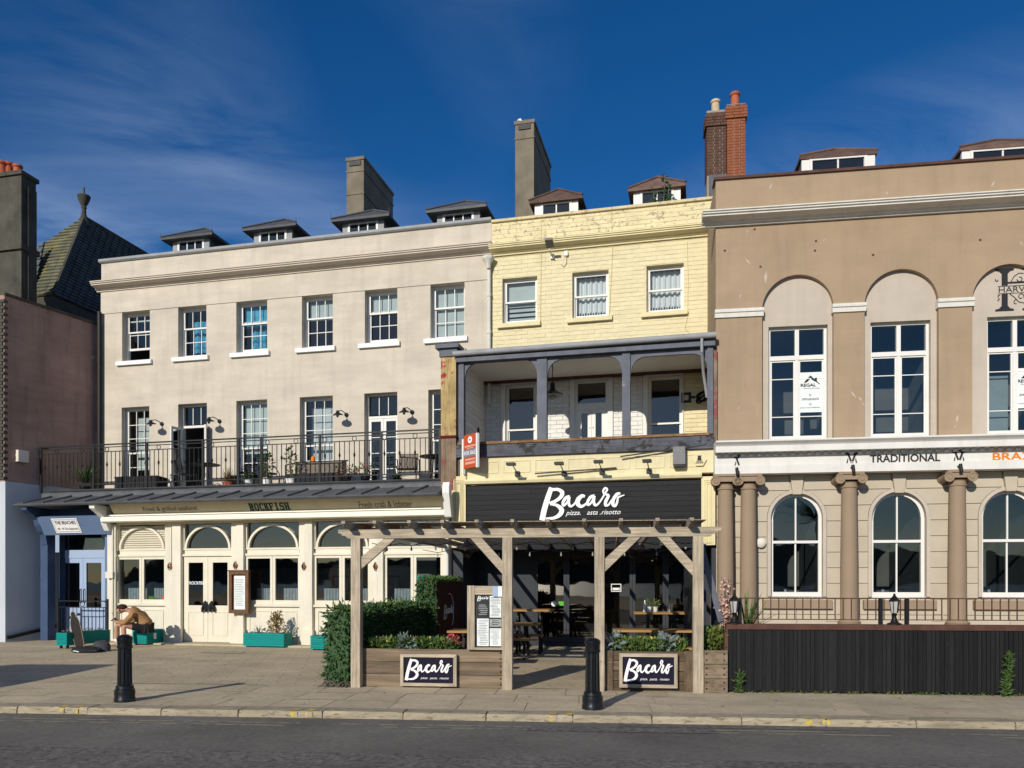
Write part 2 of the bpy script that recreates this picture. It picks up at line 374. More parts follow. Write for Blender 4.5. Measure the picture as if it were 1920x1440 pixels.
def copy_tree(o, parent=None):
    c = o.copy(); COL.objects.link(c)
    if parent: c.parent = parent
    for ch in o.children: copy_tree(ch, c)
    return c
def text(txt, m, parent, x0, x1, z0, z1, y, name='lettering', weight=0.0, shear=0.0, stretch=True, sag=0):
    cu = bpy.data.curves.new('t', 'FONT'); cu.body = txt; cu.size = 1; cu.shear = shear; cu.offset = weight; cu.fill_mode = 'FRONT'; cu.resolution_u = 4
    to = bpy.data.objects.new('t', cu); COL.objects.link(to); bpy.context.view_layer.update()
    me = bpy.data.meshes.new_from_object(to.evaluated_get(bpy.context.evaluated_depsgraph_get())); bpy.data.objects.remove(to)
    xs = [v.co.x for v in me.vertices]; ys = [v.co.y for v in me.vertices]
    ax, bx, ay, by = min(xs), max(xs), min(ys), max(ys)
    for v in me.vertices:
        u = (v.co.x-ax)/(bx-ax); w = (v.co.y-ay)/(by-ay)
        v.co = (x0+(x1-x0)*u, y, z0+(z1-z0)*w)
    me.materials.clear(); me.materials.append(MAT[m]); me.name = name
    return put(name, me, parent)
def poly_sign(polys, m, parent, name, x0, x1, z0, z1, y, src):
    """flat shapes drawn in source box src=(u0,v0,u1,v1), v downwards, laid on plane y"""
    b = MB(); u0, v0, u1, v1 = src
    for i, pl in enumerate(polys):
        q = [(x0+(u-u0)/(u1-u0)*(x1-x0), z1-(v-v0)/(v1-v0)*(z1-z0)) for u, v in pl]
        b.slab(q, [], y-.004-.0007*i, y+.004)
    return b.build(name, m, parent)
def ribbon(pts, sub=6):
    """brush stroke: centre points (u,v,width) -> outline quads"""
    P = [Vector(p) for p in pts]; out = []
    ext = [P[0]*2-P[1]]+P+[P[-1]*2-P[-2]]
    for i in range(1, len(ext)-2):
        for k in range(sub):
            t = k/sub; a, b, c, d = ext[i-1], ext[i], ext[i+1], ext[i+2]
            out.append(.5*((2*b)+(-a+c)*t+(2*a-5*b+4*c-d)*t*t+(-a+3*b-3*c+d)*t**3))
    out.append(P[-1]); Lf = []; Rt = []
    for i, p in enumerate(out):
        d = out[min(i+1, len(out)-1)]-out[max(i-1, 0)]; d = Vector((d.x, d.y)).normalized(); nx = Vector((-d.y, d.x))
        w = max(p.z, 2)/2; Lf.append((p.x+nx.x*w, p.y+nx.y*w)); Rt.append((p.x-nx.x*w, p.y-nx.y*w))
    return Lf, Rt
SCRIPT = [[(370, 130, 95), (300, 330, 108), (225, 580, 112), (178, 800, 112)],
          [(390, 175, 60), (500, 172, 62), (590, 235, 84), (560, 330, 76), (450, 410, 62), (330, 450, 52)],
          [(350, 470, 46), (480, 495, 62), (580, 590, 96), (540, 690, 88), (420, 755, 60), (250, 765, 44)],
          [(745, 318, 52), (670, 345, 62), (612, 430, 58), (612, 500, 52), (660, 480, 40), (715, 390, 40), (742, 330, 46)],
          [(735, 330, 56), (722, 440, 58), (752, 520, 50), (815, 500, 40), (880, 420, 34)],
          [(1050, 330, 50), (990, 318, 70), (915, 390, 92), (905, 470, 88), (965, 530, 66), (1040, 505, 46), (1110, 440, 34)],
          [(1245, 315, 50), (1165, 345, 60), (1110, 430, 56), (1112, 500, 50), (1160, 480, 38), (1215, 390, 40), (1242, 325, 46)],
          [(1238, 325, 56), (1226, 440, 58), (1262, 515, 50), (1330, 470, 38), (1400, 370, 34), (1440, 300, 36)],
          [(1440, 300, 36), (1415, 230, 38), (1455, 170, 42), (1495, 205, 40), (1455, 285, 36), (1520, 325, 56), (1470, 430, 64), (1462, 515, 54), (1520, 510, 40), (1590, 410, 34)],
          [(1755, 285, 40), (1690, 300, 62), (1620, 400, 66), (1610, 505, 64), (1655, 535, 50), (1692, 460, 44), (1710, 370, 38), (1760, 345, 32), (1838, 318, 16)]]
def script_logo(parent, x0, x1, z0, z1, y, m='sign_white', thick=.02):
    """the brush lettering, one raised shape per stroke"""
    b = MB(); u0, u1, v0, v1 = 115., 1845., 110., 815.
    f = lambda q: (x0+(q[0]-u0)/(u1-u0)*(x1-x0), z1-(q[1]-v0)/(v1-v0)*(z1-z0))
    for i, st in enumerate(SCRIPT):
        Lf, Rt = ribbon(st, 5); L = [f(q) for q in Lf]; Q = [f(q) for q in Rt]; yy = y-thick-.0012*i
        for k in range(len(L)-1):
            a, bq, c, d = L[k], L[k+1], Q[k+1], Q[k]
            q = [(p[0], yy, p[1]) for p in (a, bq, c, d)]
            n = (Vector(q[1])-Vector(q[0])).cross(Vector(q[2])-Vector(q[0]))
            if n.y > 0: q = q[::-1]
            b.face(q)
            for e in ((a, bq), (d, c)): b.face([(e[0][0], yy, e[0][1]), (e[1][0], yy, e[1][1]), (e[1][0], y, e[1][1]), (e[0][0], y, e[0][1])])
    return b.build('brush_lettering', m, parent)
# ---------------------------------------------------------------- leaves
def leaf_cloud(name, m, parent, pts, size, squash=1., loc=None, droop=0., aspect=.45, kind='stuff'):
    """one small folded leaf at each (point, outward direction)"""
    b = MB()
    for p, d in pts:
        d = (Vector(d)+Vector((rng.gauss(0, .5), rng.gauss(0, .5), rng.gauss(0, .5)-droop))).normalized(); s = size*rng.uniform(.6, 1.3)
        sd = d.cross(Vector((rng.gauss(0, 1), rng.gauss(0, 1), rng.gauss(0, 1)))).normalized(); nm = sd.cross(d)
        p = Vector(p); t = p+d*s; mid = p+d*s*.5-nm*s*.08
        b.face([p, mid+sd*s*aspect/2, t]); b.face([p, t, mid-sd*s*aspect/2])
    return b.build(name, m, parent, kind=kind, loc=loc)
def box_pts(n, x0, x1, y0, y1, z0, z1, faces='FLRTB', jit=.05):
    out = []; ar = {'F': (x1-x0)*(z1-z0), 'B': (x1-x0)*(z1-z0), 'L': (y1-y0)*(z1-z0), 'R': (y1-y0)*(z1-z0), 'T': (x1-x0)*(y1-y0)}
    tot = sum(ar[c] for c in faces)
    for c in faces:
        for _ in range(int(n*ar[c]/tot)):
            x, y, z = rng.uniform(x0, x1), rng.uniform(y0, y1), rng.uniform(z0, z1); j = rng.uniform(-jit, jit*.6)
            if c == 'F': out.append(((x, y0-j, z), (0, -1, .1)))
            if c == 'B': out.append(((x, y1+j, z), (0, 1, .1)))
            if c == 'L': out.append(((x0-j, y, z), (-1, 0, .1)))
            if c == 'R': out.append(((x1+j, y, z), (1, 0, .1)))
            if c == 'T': out.append(((x, y, z1+j), (0, 0, 1)))
    return out
def ball_pts(n, c, r, up=.2):
    out = []
    for _ in range(n):
        d = Vector((rng.gauss(0, 1), rng.gauss(0, 1), rng.gauss(0, 1))).normalized(); k = rng.uniform(.35, 1)**.5
        out.append((Vector(c)+Vector((d.x*r[0], d.y*r[1], d.z*r[2]))*k, d+Vector((0, 0, up))))
    return out
# ---------------------------------------------------------------- windows
def panes(par, x0, x1, z0, z1, y, cols, rows, bw=.02, m='glass', bars='white_paint', zsplits=None):
    """a grid of panes with glazing bars between them"""
    pw = (x1-x0-(cols-1)*bw)/cols
    zs = zsplits or [z0+(z1-z0)*i/rows for i in range(rows+1)]
    for i in range(1, cols): xx = x0+i*pw+(i-1)*bw; MB().box(xx, xx+bw, y-.016, y+.012, z0, z1).build('glazing_bar', bars, par)
    for j in range(1, len(zs)-1): MB().box(x0, x1, y-.0135, y+.0095, zs[j]-bw/2, zs[j]+bw/2).build('glazing_bar', bars, par)
    for i in range(cols):
        for j in range(len(zs)-1):
            xa = x0+i*(pw+bw); k = rng.uniform(-.0015, .0015)
            MB().face([(xa, y+k, zs[j]), (xa+pw, y-k, zs[j]), (xa+pw, y-k*.5, zs[j+1]), (xa, y+k*.5, zs[j+1])]).build('pane', m, par)
def room(par, x0, x1, z0, z1, y, d=1.6, m='room_dark', grow=.25):
    b = MB(); a, c, e, f = x0-grow, x1+grow, z0-.02, z1+grow
    b.face([(a, y+d, e), (c, y+d, e), (c, y+d, f), (a, y+d, f)]); b.face([(a, y, e), (c, y, e), (c, y+d, e), (a, y+d, e)])
    b.face([(a, y, f), (a, y+d, f), (c, y+d, f), (c, y, f)]); b.face([(a, y, e), (a, y+d, e), (a, y+d, f), (a, y, f)]); b.face([(c, y, e), (c, y, f), (c, y+d, f), (c, y+d, e)])
    return b.build('room', m, par)
def drape(par, x0, x1, z0, z1, y, m='lace', name='curtain', waves=5, amp=.03, hem=0.):
    b = MB(); n = waves*6
    for i in range(n):
        xa, xb = x0+(x1-x0)*i/n, x0+(x1-x0)*(i+1)/n
        ya, yb = y+amp*math.sin(i*2*math.pi*waves/n), y+amp*math.sin((i+1)*2*math.pi*waves/n)
        ha, hb = z0+hem*math.sin(i*2.1)**2, z0+hem*math.sin((i+1)*2.1)**2
        b.face([(xa, ya, ha), (xb, yb, hb), (xb, yb, z1), (xa, ya, z1)])
    return b.build(name, m, par)
def sash(parent, x0, x1, z0, z1, y, cols=3, rt=1, rb=2, split=.5, m='white_paint', lift=0., g='glass_old', fw=.045, blind=None, deep=1.4, extra=None, rm='room_dark'):
    """sliding sash window standing in an opening, its face at depth y"""
    b = MB(); b.frame(x0, x1, z0, z1, fw, y, y+.12, wb=.05)
    zm = z0+(z1-z0)*split; a, c = x0+fw, x1-fw; sw = .04
    b.frame(a, c, zm-.02, z1-fw, sw, y+.02, y+.055, wb=.045, wt=.04)
    lo = z0+.05+lift
    b.frame(a, c, lo, zm+.03+lift, sw, y+.062, y+.098, wb=.065, wt=.04)
    w = b.build('window', m, parent)
    panes(w, a+sw, c-sw, zm+.025, z1-fw-.04, y+.038, cols, rt, m=g, bars=m)
    panes(w, a+sw, c-sw, lo+.065, zm-.01+lift, y+.08, cols, rb, m=g, bars=m)
    if blind:
        MB().box(a+.01, c-.01, y+.16, y+.165, z0+(z1-z0)*blind[0], z1-.03).build('blind', blind[1], w)
    if extra: extra(w, a, c, z0, z1, y)
    room(parent, x0, x1, z0, z1, y+.13, deep, rm)
    return w
T = Frame(400, 1207, 13.3)                   # the terrace: shopfront line y=0
K = Frame(0, 1337, 5.3, -.09)                # kerb line
P = Frame(668, 1288, 7.0)                    # pergola front
BN = Frame(1342, HZ+FPX*EYE/18.4, 8.5)       # brown building front
FN = Frame(1365, 1298, 5.5)                  # black boarded fence
WY = 2.0                                     # upper walls of the terrace stand this far behind the shopfronts

def plan_prism(b, pts, z0, z1):
    ar = sum(pts[i][0]*pts[(i+1) % len(pts)][1]-pts[(i+1) % len(pts)][0]*pts[i][1] for i in range(len(pts)))
    if ar < 0: pts = pts[::-1]
    b.face([(p[0], p[1], z1) for p in pts]); b.face([(p[0], p[1], z0) for p in pts[::-1]])
    for i in range(len(pts)):
        a, c = pts[i], pts[(i+1) % len(pts)]; b.face([(a[0], a[1], z0), (c[0], c[1], z0), (c[0], c[1], z1), (a[0], a[1], z1)])
    return b

# ================================================================ ground, road, kerb, paving
def frame_sheet(name, m, fr, x0, x1, y0, y1, z):
    b = MB().face([(x0, y0, 0), (x1, y0, 0), (x1, y1, 0), (x0, y1, 0)])
    return put(name, b.mesh(name, m), None, fr.o+Vector((0, 0, z)), -R(fr.a), 'structure')
MB().face([(-900, -60, -.30), (900, -60, -.30), (900, 600, -.30), (-900, 600, -.30)]).build('ground', 'concrete', kind='structure')
frame_sheet('road', 'asphalt', K, -70, 90, -16, .4, -.09)
frame_sheet('road_strip', 'asphalt_coarse', K, -70, 90, -15.9, -2.0, -.086)
frame_sheet('promenade', 'slab', K, -90, 110, -42, -16, -.05)
MB().face([(-1500, -1500, -.6), (1500, -1500, -.6), (1500, -58, -.6), (-1500, -58, -.6)]).build('sea', 'sea', kind='structure')
hb = MB(); NH = 70
def ridge(i): return 14+34*(noise.noise(Vector((i*.13, 3.1, 0)))*.5+.5)+10*noise.noise(Vector((i*.6, 1, 0)))
for i in range(NH):
    xa, xb = -900+1800*i/NH, -900+1800*(i+1)/NH
    hb.face([(xa, -640, -2), (xb, -640, -2), (xb, -700, ridge(i+1)), (xa, -700, ridge(i))])
    hb.face([(xa, -700, ridge(i)), (xb, -700, ridge(i+1)), (xb, -860, -2), (xa, -860, -2)])
hb.build('hills', 'hill', kind='structure')
pv = frame_sheet('pavement', 'concrete', K, -60, 70, .30, 70, -.014)
# forecourt surfacing: small setts, joints as relief
def sett_material():
    m = mat('forecourt', (.52, .43, .29), .9, .26, .7, .6, 50, bdist=.008, speck=.18, patch=((.37, .30, .20), .06, 2.0)); t = m.node_tree; L = t.links.new; b = t.nodes['Principled BSDF']
    tx = nn(t, 'ShaderNodeTexCoord'); mpn = nn(t, 'ShaderNodeMapping'); mpn.inputs['Rotation'].default_value = (0, 0, R(-17)); L(tx.outputs['Object'], mpn.inputs[0])
    br = nn(t, 'ShaderNodeTexBrick', i_Scale=1.0); br.inputs['Mortar Size'].default_value = .010; br.inputs['Brick Width'].default_value = .62; br.inputs['Row Height'].default_value = .30
    br.inputs['Color1'].default_value = (1, 1, 1, 1); br.inputs['Color2'].default_value = (.9, .9, .9, 1); br.inputs['Mortar'].default_value = (.62, .62, .62, 1); L(mpn.outputs[0], br.inputs['Vector'])
    src = b.inputs['Base Color'].links[0].from_socket; mm = nn(t, 'ShaderNodeMix', data_type='RGBA', blend_type='MULTIPLY'); mm.inputs[0].default_value = .85
    L(src, mm.inputs[6]); L(br.outputs['Color'], mm.inputs[7]); L(mm.outputs[2], b.inputs['Base Color'])
sett_material()
fc = frame_sheet('forecourt', 'forecourt', K, -30, 26, 2.46, 16, 0.0)
# kerb stones, each laid on its own
kx = -3.0; kroot = MB().box(-60, -3.0, 0, .30, -.2, -.004).build('kerb', 'kerb', None, loc=K.o, rz=-R(K.a), kind='structure')
MB().box(20.0, 60, 0, .30, -.2, -.004).build('kerb_run', 'kerb', kroot)
def stone(parent, m, x0, x1, y0, y1, z0, z1, name, ch=.03, tilt=.003):
    k = 'st_'+m
    if k not in UNIT:
        b = MB(); c = .5-ch
        for z, s in ((-.5, .5), (.5-.18, .5), (.5, c+.02)): b.v += [(-.5 if z < .4 else -.495, -s, z), (.5 if z < .4 else .495, -s, z), (.5 if z < .4 else .495, .5, z), (-.5 if z < .4 else -.495, .5, z)]
        for q in (0, 4): b.f += [(q, q+1, q+5, q+4), (q+1, q+2, q+6, q+5), (q+2, q+3, q+7, q+6), (q+3, q, q+4, q+7)]
        b.f += [(3, 2, 1, 0), (8, 9, 10, 11)]; UNIT[k] = b.mesh('stone', m)
    o = put(name, UNIT[k], parent); o.location = ((x0+x1)/2, (y0+y1)/2, (z0+z1)/2+rng.uniform(-tilt, tilt)); o.scale = (x1-x0, y1-y0, z1-z0)
    o.rotation_euler = (rng.uniform(-.006, .006), rng.uniform(-.003, .003), 0); return o
while kx < 20.0:
    wd = rng.uniform(.98, 1.25); stone(kroot, 'kerb', kx, kx+wd-.012, 0.0+rng.uniform(-.006, .006), .298, -.2, -.002, 'kerb_stone', .09); kx += wd
# paving slabs between kerb and frontages
for r, (ya, yb) in enumerate(((.315, .98), (.99, 1.70), (1.71, 2.44))):
    sx = -3.2+.4*r
    while sx < 19.5:
        wd = rng.choice((.75, .9, .9, 1.05)); o = stone(pv, 'slab', sx, sx+wd-.005, ya, yb-.005, -.012, .014, 'paving_slab', .004, .0015); sx += wd
for ya, m in ((-.42, 'line_yellow'), (-.58, 'line_yellow')):     # faded double lines
    sx = -3.0; b = MB()
    while sx < 20:
        wd = rng.uniform(1.0, 3.2); w0 = rng.uniform(-.008, .008)
        b.face([(sx, ya+w0, .004), (sx+wd, ya+w0, .004), (sx+wd, ya+.06+w0, .004), (sx, ya+.06+w0, .004)]); sx += wd+rng.choice((.0, .05, .5, 1.2))
    o = b.build('road_line', m, None, loc=K.o+Vector((0, 0, -.09)), rz=-R(K.a), kind='structure')
ymk = MB()
for px in (108, 545, 1030, 1510):                    # small yellow ticks painted on the kerb
    x0 = K.x(px, 0)
    for dx in (0, .2):
        ymk.face([(x0+dx, -.008, -.075), (x0+dx+.09, -.008, -.075), (x0+dx+.09, -.008, -.012), (x0+dx, -.008, -.012)])
        ymk.face([(x0+dx, .0, .004), (x0+dx+.09, .0, .004), (x0+dx+.12, .14, .006), (x0+dx+.02, .14, .006)])
ymk.build('kerb_paint', 'paint_yellow', kroot)
frame_sheet('tarmac_patch', 'asphalt_coarse', K, 7.1, 9.3, -.62, -.30, -.0835)
frame_sheet('tarmac_patch', 'asphalt_coarse', K, 8.2, 10.9, -.27, -.06, -.0845)
# threshold tiles along the pale shopfront
thr = thing('threshold', 'pale stone threshold tiles along the foot of the cream seafood shopfront', 'paving', T, 0, 0)
x = T.x(120, -.5)
while x < T.x(835, -.3):
    block('tile', 'threshold', thr, x, x+.392, -.62, -.03, -.03, .035); x += .40
dr = solo(MB().box(-.5, .5, -.12, .12, 0, .006), 'drain_cover', 'iron_worn', 'dark metal drain cover in the paving before the cream shop doors', 'drain cover', T, *T.g(418, 1224), .002)

# ================================================================ beige house
BH = thing('terraced_house', 'beige rendered three storey terraced house with white sash windows and cream seafood shopfront', 'house', T)
xl, xr = T.x(190, WY), T.x(922, WY); zp = T.z(556, 450, WY); zc = (T.z(556, 513, WY), T.z(556, 489, WY-.3)); zf = T.z(556, 555, WY)
UP = [(229, 281, 583, 677), (334, 387, 572, 667), (443, 501, 563, 660), (566, 624, 553, 651), (684, 745, 544, 643), (807, 871, 535, 635)]
LOW = [(228, 280, 764), (334, 388, 755), (443, 501, 750), (562, 624, 742), (683, 745, 736), (803, 868, 731)]
zt2 = sum(T.z((a+b)/2, t, WY) for a, b, t, q in UP)/6; zb2 = sum(T.z((a+b)/2, q, WY) for a, b, t, q in UP)/6; zt1 = sum(T.z((a+b)/2, t, WY) for a, b, t in LOW)/6
ZF = 4.22
ho = []; upx = []; lox = []
for a, b, t, q in UP: upx.append((T.x(a, WY), T.x(b, WY))); ho.append(rect(*upx[-1], zb2, zt2))
for a, b, t in LOW: lox.append((T.x(a, WY), T.x(b, WY))); ho.append(rect(*lox[-1], ZF, zt1))
MB().slab(rect(xl, xr, 4.12, zp-.06), ho, WY, WY+.34).build('wall', 'beige', BH)
MB().box(xl, xr, WY-.022, WY, zt2+.004, zc[0]).build('frieze', 'beige', BH)
MB().box(xl, xr, WY+2.6, 9, 0, zp-.5).build('rear_block', 'room_mid', BH)  # unseen solid block behind the rooms, added to keep light out
def cornice(b, x0, x1, y, zb, zt, d):
    h = zt-zb
    return b.prof([(y+.0, zb), (y-.16*d, zb), (y-.16*d, zb+.14*h), (y-.3*d, zb+.20*h), (y-.36*d, zb+.34*h), (y-.82*d, zb+.52*h), (y-.82*d, zb+.66*h), (y-.92*d, zb+.70*h),
                   (y-.92*d, zb+.82*h), (y-d, zb+.86*h), (y-d, zb+.97*h), (y-.9*d, zt), (y, zt+.04)], x0, x1)
cornice(MB(), xl-.12, xr+.06, WY-.0, zc[0], zc[1], .36).build('cornice', 'beige_trim', BH)
MB().prof([(WY-.09, zp-.05), (WY-.09, zp+.02), (WY+.45, zp+.05), (WY+.45, zp-.06), (WY-.05, zp-.08)], xl-.04, xr).build('parapet_coping', 'lead_light', BH)
MB().box(xl, xr, WY+.342, WY+.40, zp-.6, zp-.062).build('parapet_back', 'beige_trim', BH)
rf = MB(); rf.face([(xl, WY+.4, zp-.35), (xr, WY+.4, zp-.35), (xr, WY+4.6, zp+.42), (xl, WY+4.6, zp+.42)]); rf.face([(xl, WY+4.6, zp+.42), (xr, WY+4.6, zp+.42), (xr, 10.5, zp-.5), (xl, 10.5, zp-.5)])
rf.face([(xl, WY+.4, zp-.5), (xl, WY+.4, zp-.35), (xl, WY+4.6, zp+.42), (xl, 10.5, zp-.5)])
rf.build('roof', 'slate', BH)
BL = [None, None, (.55, 'cyan_cloth'), (.58, 'blind'), (.60, 'blind'), (.05, 'blind')]
def cyan(w, a, c, z0, z1, y):
    drape(w, a+.15, c-.06, z0+.25, z1-.3, y+.3, 'cyan_cloth', 'curtain', 4)
for i, (a, b) in enumerate(upx):
    w = sash(BH, a, b, zb2, zt2, WY+.2, 3, 1, 2, split=.60 if i else .62, blind=BL[i], lift=.34 if i == 0 else (.05 if i in (2, 4) else 0), extra=cyan if i in (1, 2) else None)
    MB().prof([(WY-.09, zb2-.01), (WY-.09, zb2-.13), (WY+.0, zb2-.13), (WY+.0, zb2-.001), (WY+.2, zb2+.012), (WY+.2, zb2+.02), (WY, zb2+.01)], a-.17, b+.09).build('sill', 'white_sill', w)
def french(parent, a, b, z0, z1, y, leaves=True):
    fb = MB(); fb.frame(a, b, z0, z1, .05, y, y+.1); zt = z0+(z1-z0)*.765; fb.box(a+.05, b-.05, y, y+.1, zt-.04, zt+.03)
    d = fb.build('balcony_door', 'white_paint', parent); panes(d, a+.09, b-.09, zt+.06, z1-.07, y+.04, 3, 1, m='glass_old')
    if leaves:
        m = (a+b)/2
        for u, v in ((a+.05, m-.004), (m+.004, b-.05)):
            lf = MB().frame(u, v, z0+.03, zt-.045, .075, y+.01, y+.06, wb=.16)
            lf = lf.build('door_leaf', 'white_paint', d); panes(lf, u+.075, v-.075, z0+.19, zt-.12, y+.035, 1, 4, m='glass_old')
    room(parent, a, b, z0, z1, y+.11, 1.6); return d, zt
def lace(w, a, c, z0, z1, y): MB().box(a+.05, c-.05, y+.35, y+.36, z0+.9, z1-.2).build('blind', 'lace', w)
for i, (a, b) in enumerate(lox):
    if i in (1, 4):
        d, zt = french(BH, a, b, ZF, zt1, WY+.2, i == 4)
        if i == 1:                                    # both leaves stand open over the balcony
            wl = (b-a)/2-.05
            for hx, ang in ((a+.03, -103), (b-.03, -72)):
                lf = MB().frame(0, wl, ZF+.03, zt-.045, .075, -.025, .025, wb=.16).build('door_leaf', 'white_paint', d, loc=(hx, WY+.17, 0), rz=R(ang))
                panes(lf, .075, wl-.075, ZF+.19, zt-.12, 0, 1, 4, m='glass_old')
    else:
        sash(BH, a, b, ZF, zt1, WY+.2, 3, 3, 3, split=.50, blind=(.45, 'blind') if i == 2 else None, extra=lace if i in (0, 3) else None)
# dormers
def dormer(parent, fr, px0, px1, py0, y, roofm, front, pane_n, ex=.26, rise=.62, deep=2.3, low=1.1, cheek='slate_dark', frame_c='white_paint', pyb=None, hipback=.75):
    x0, x1 = fr.x(px0, y), fr.x(px1, y); z1 = fr.z((px0+px1)/2, py0, y); z0 = z1-low
    d = MB(); d.box(x0, x0+.06, y+.02, y+deep, z0, z1); d.box(x1-.06, x1, y+.02, y+deep, z0, z1); d.box(x0+.06, x1-.06, y+deep-.06, y+deep, z0, z1); d.box(x0+.06, x1-.06, y+.5, y+.56, z0, z1)
    d = d.build('dormer', cheek, parent)
    MB().frame(x0-.002, x1+.002, z0, z1-.002, .17, y-.02, y+.06, wb=.25, wt=.06).build('surround', front, d)
    a, c = x0+.17, x1-.17
    MB().frame(a, c, z0+.25, z1-.06, .07, y-.035, y+.03, wt=.05).build('window_frame', frame_c, d)
    panes(d, a+.07, c-.07, z0+.32, z1-.11, y, pane_n, 1, bw=.035, m='glass', bars=frame_c)
    e = MB(); X0, X1, Y0, Y1 = x0-ex, x1+ex, y-ex, y+deep; xm = (x0+x1)/2; zr = z1+rise
    A, B, C, D = (X0, Y0, z1), (X1, Y0, z1), (X1, Y1, z1), (X0, Y1, z1); E, F_ = (xm, y+hipback, zr), (xm, Y1, zr)
    for q in ([A, B, E], [B, C, F_, E], [D, A, E, F_], [C, D, F_]): e.face(q)
    lo = [(p[0], p[1], p[2]-.07) for p in (A, B, C, D)]
    for i in range(4): e.face([lo[i], lo[(i+1) % 4], (A, B, C, D)[(i+1) % 4], (A, B, C, D)[i]])
    e.face(lo[::-1]); e.build('roof', roofm, d)
    h = MB()
    for p, q in ((A, E), (B, E), (E, F_)): h.tube([Vector(p)+Vector((0, 0, .02)), Vector(q)+Vector((0, 0, .02))], .035, 6)
    [h.tube([(p[0], p[1], p[2]), (p[0], p[1], p[2]+.16)], .008, 4) for p in (A, B) if roofm == 'slate']
    h.build('ridge_roll', 'lead' if roofm == 'slate' else roofm, d); return d
for q in ((325, 393, 447), (477, 548, 430), (643, 720, 413), (820, 900, 396)): dormer(BH, T, *q, WY+1.05, 'slate', 'lead_light', 3)
def chimney(parent, fr, px0, px1, py, y, deep, zlow, m='render_grey', cap=.0, bands=()):
    x0, x1 = fr.x(px0, y), fr.x(px1, y); z1 = fr.z((px0+px1)/2, py, y)
    c = MB().box(x0, x1, y, y+deep, zlow, z1-.001).build('chimney', m, parent)
    MB().box(x0-.03, x1+.03, y-.03, y+deep+.03, z1-.10, z1).build('cap', m, c)
    for f in bands: MB().box(x0-.02, x1+.02, y-.02, y+deep+.02, z1-f-.05, z1-f).build('band', m, c)
    MB().box(x0+.1, x1-.1, y-.034, y-.001, z1-.27, z1-.12).build('vent', 'room_dark', c)
    return c, x0, x1, z1
chimney(BH, T, 650, 682, 295, WY+2.9, 2.5, zp-.4, bands=(.42, 1.15))
# roof line lead gutter hopper and rainwater pipe at the party wall
hp = MB(); xh = T.x(917, WY-.1); zh = T.z(917, 487, WY-.1)
hp.lathe([(.05, -.26), (.07, -.2), (.10, -.1), (.15, -.03), (.17, 0), (.17, .05), (.15, .06)], 8, (xh, WY-.16, zh)); hp.tube([(xh, WY-.1, zh-.2), (xh, WY-.1, 6.45)], .05, 8)
for k in range(3): hp.lathe([(.06, 0), (.065, .02), (.065, .06), (.06, .08)], 8, (xh, WY-.1, zh-1.0-k*1.0))
hp.build('rainwater_pipe', 'cornice_white', BH, True)
dp = MB(); xq = T.x(188, WY-.1); dp.tube([(xq-.02, WY-.12, ZF), (xq-.02, WY-.12, 9.9)], .065, 8); dp.build('rainwater_pipe', 'iron', BH, True)

# ---- lead canopy and shopfront below the balcony
cx0, cx1 = T.x(42, -.6), T.x(835, -.3)
cn = MB().prof([(.42, 4.20), (.30, 4.20), (.12, 4.19), (.07, 4.14), (.05, 4.05), (-.16, 3.985), (-.50, 3.89), (-.88, 3.785), (-.91, 3.75), (-.88, 3.715), (-.74, 3.715), (-.50, 3.75), (.42, 3.90)], cx0, cx1).build('canopy', 'lead', BH)
MB().prof([(.46, 4.203), (.30, 4.255), (.10, 4.255), (.06, 4.235), (.10, 4.20)], cx0+.15, cx1).build('canopy_kerb', 'lead', cn)
x = cx0+.35
while x < cx1-.2:
    o = MB().tube([(x, .05, 4.075), (x-.03, -.2, 3.995), (x-.06, -.55, 3.895), (x-.08, -.89, 3.795)], .028, 6).build('lead_roll', 'lead', cn); x += .66
for q in range(5): pass
MB().box(cx0+.2, cx1, .38, WY, 4.10, 4.20).build('balcony_floor', 'concrete', BH)
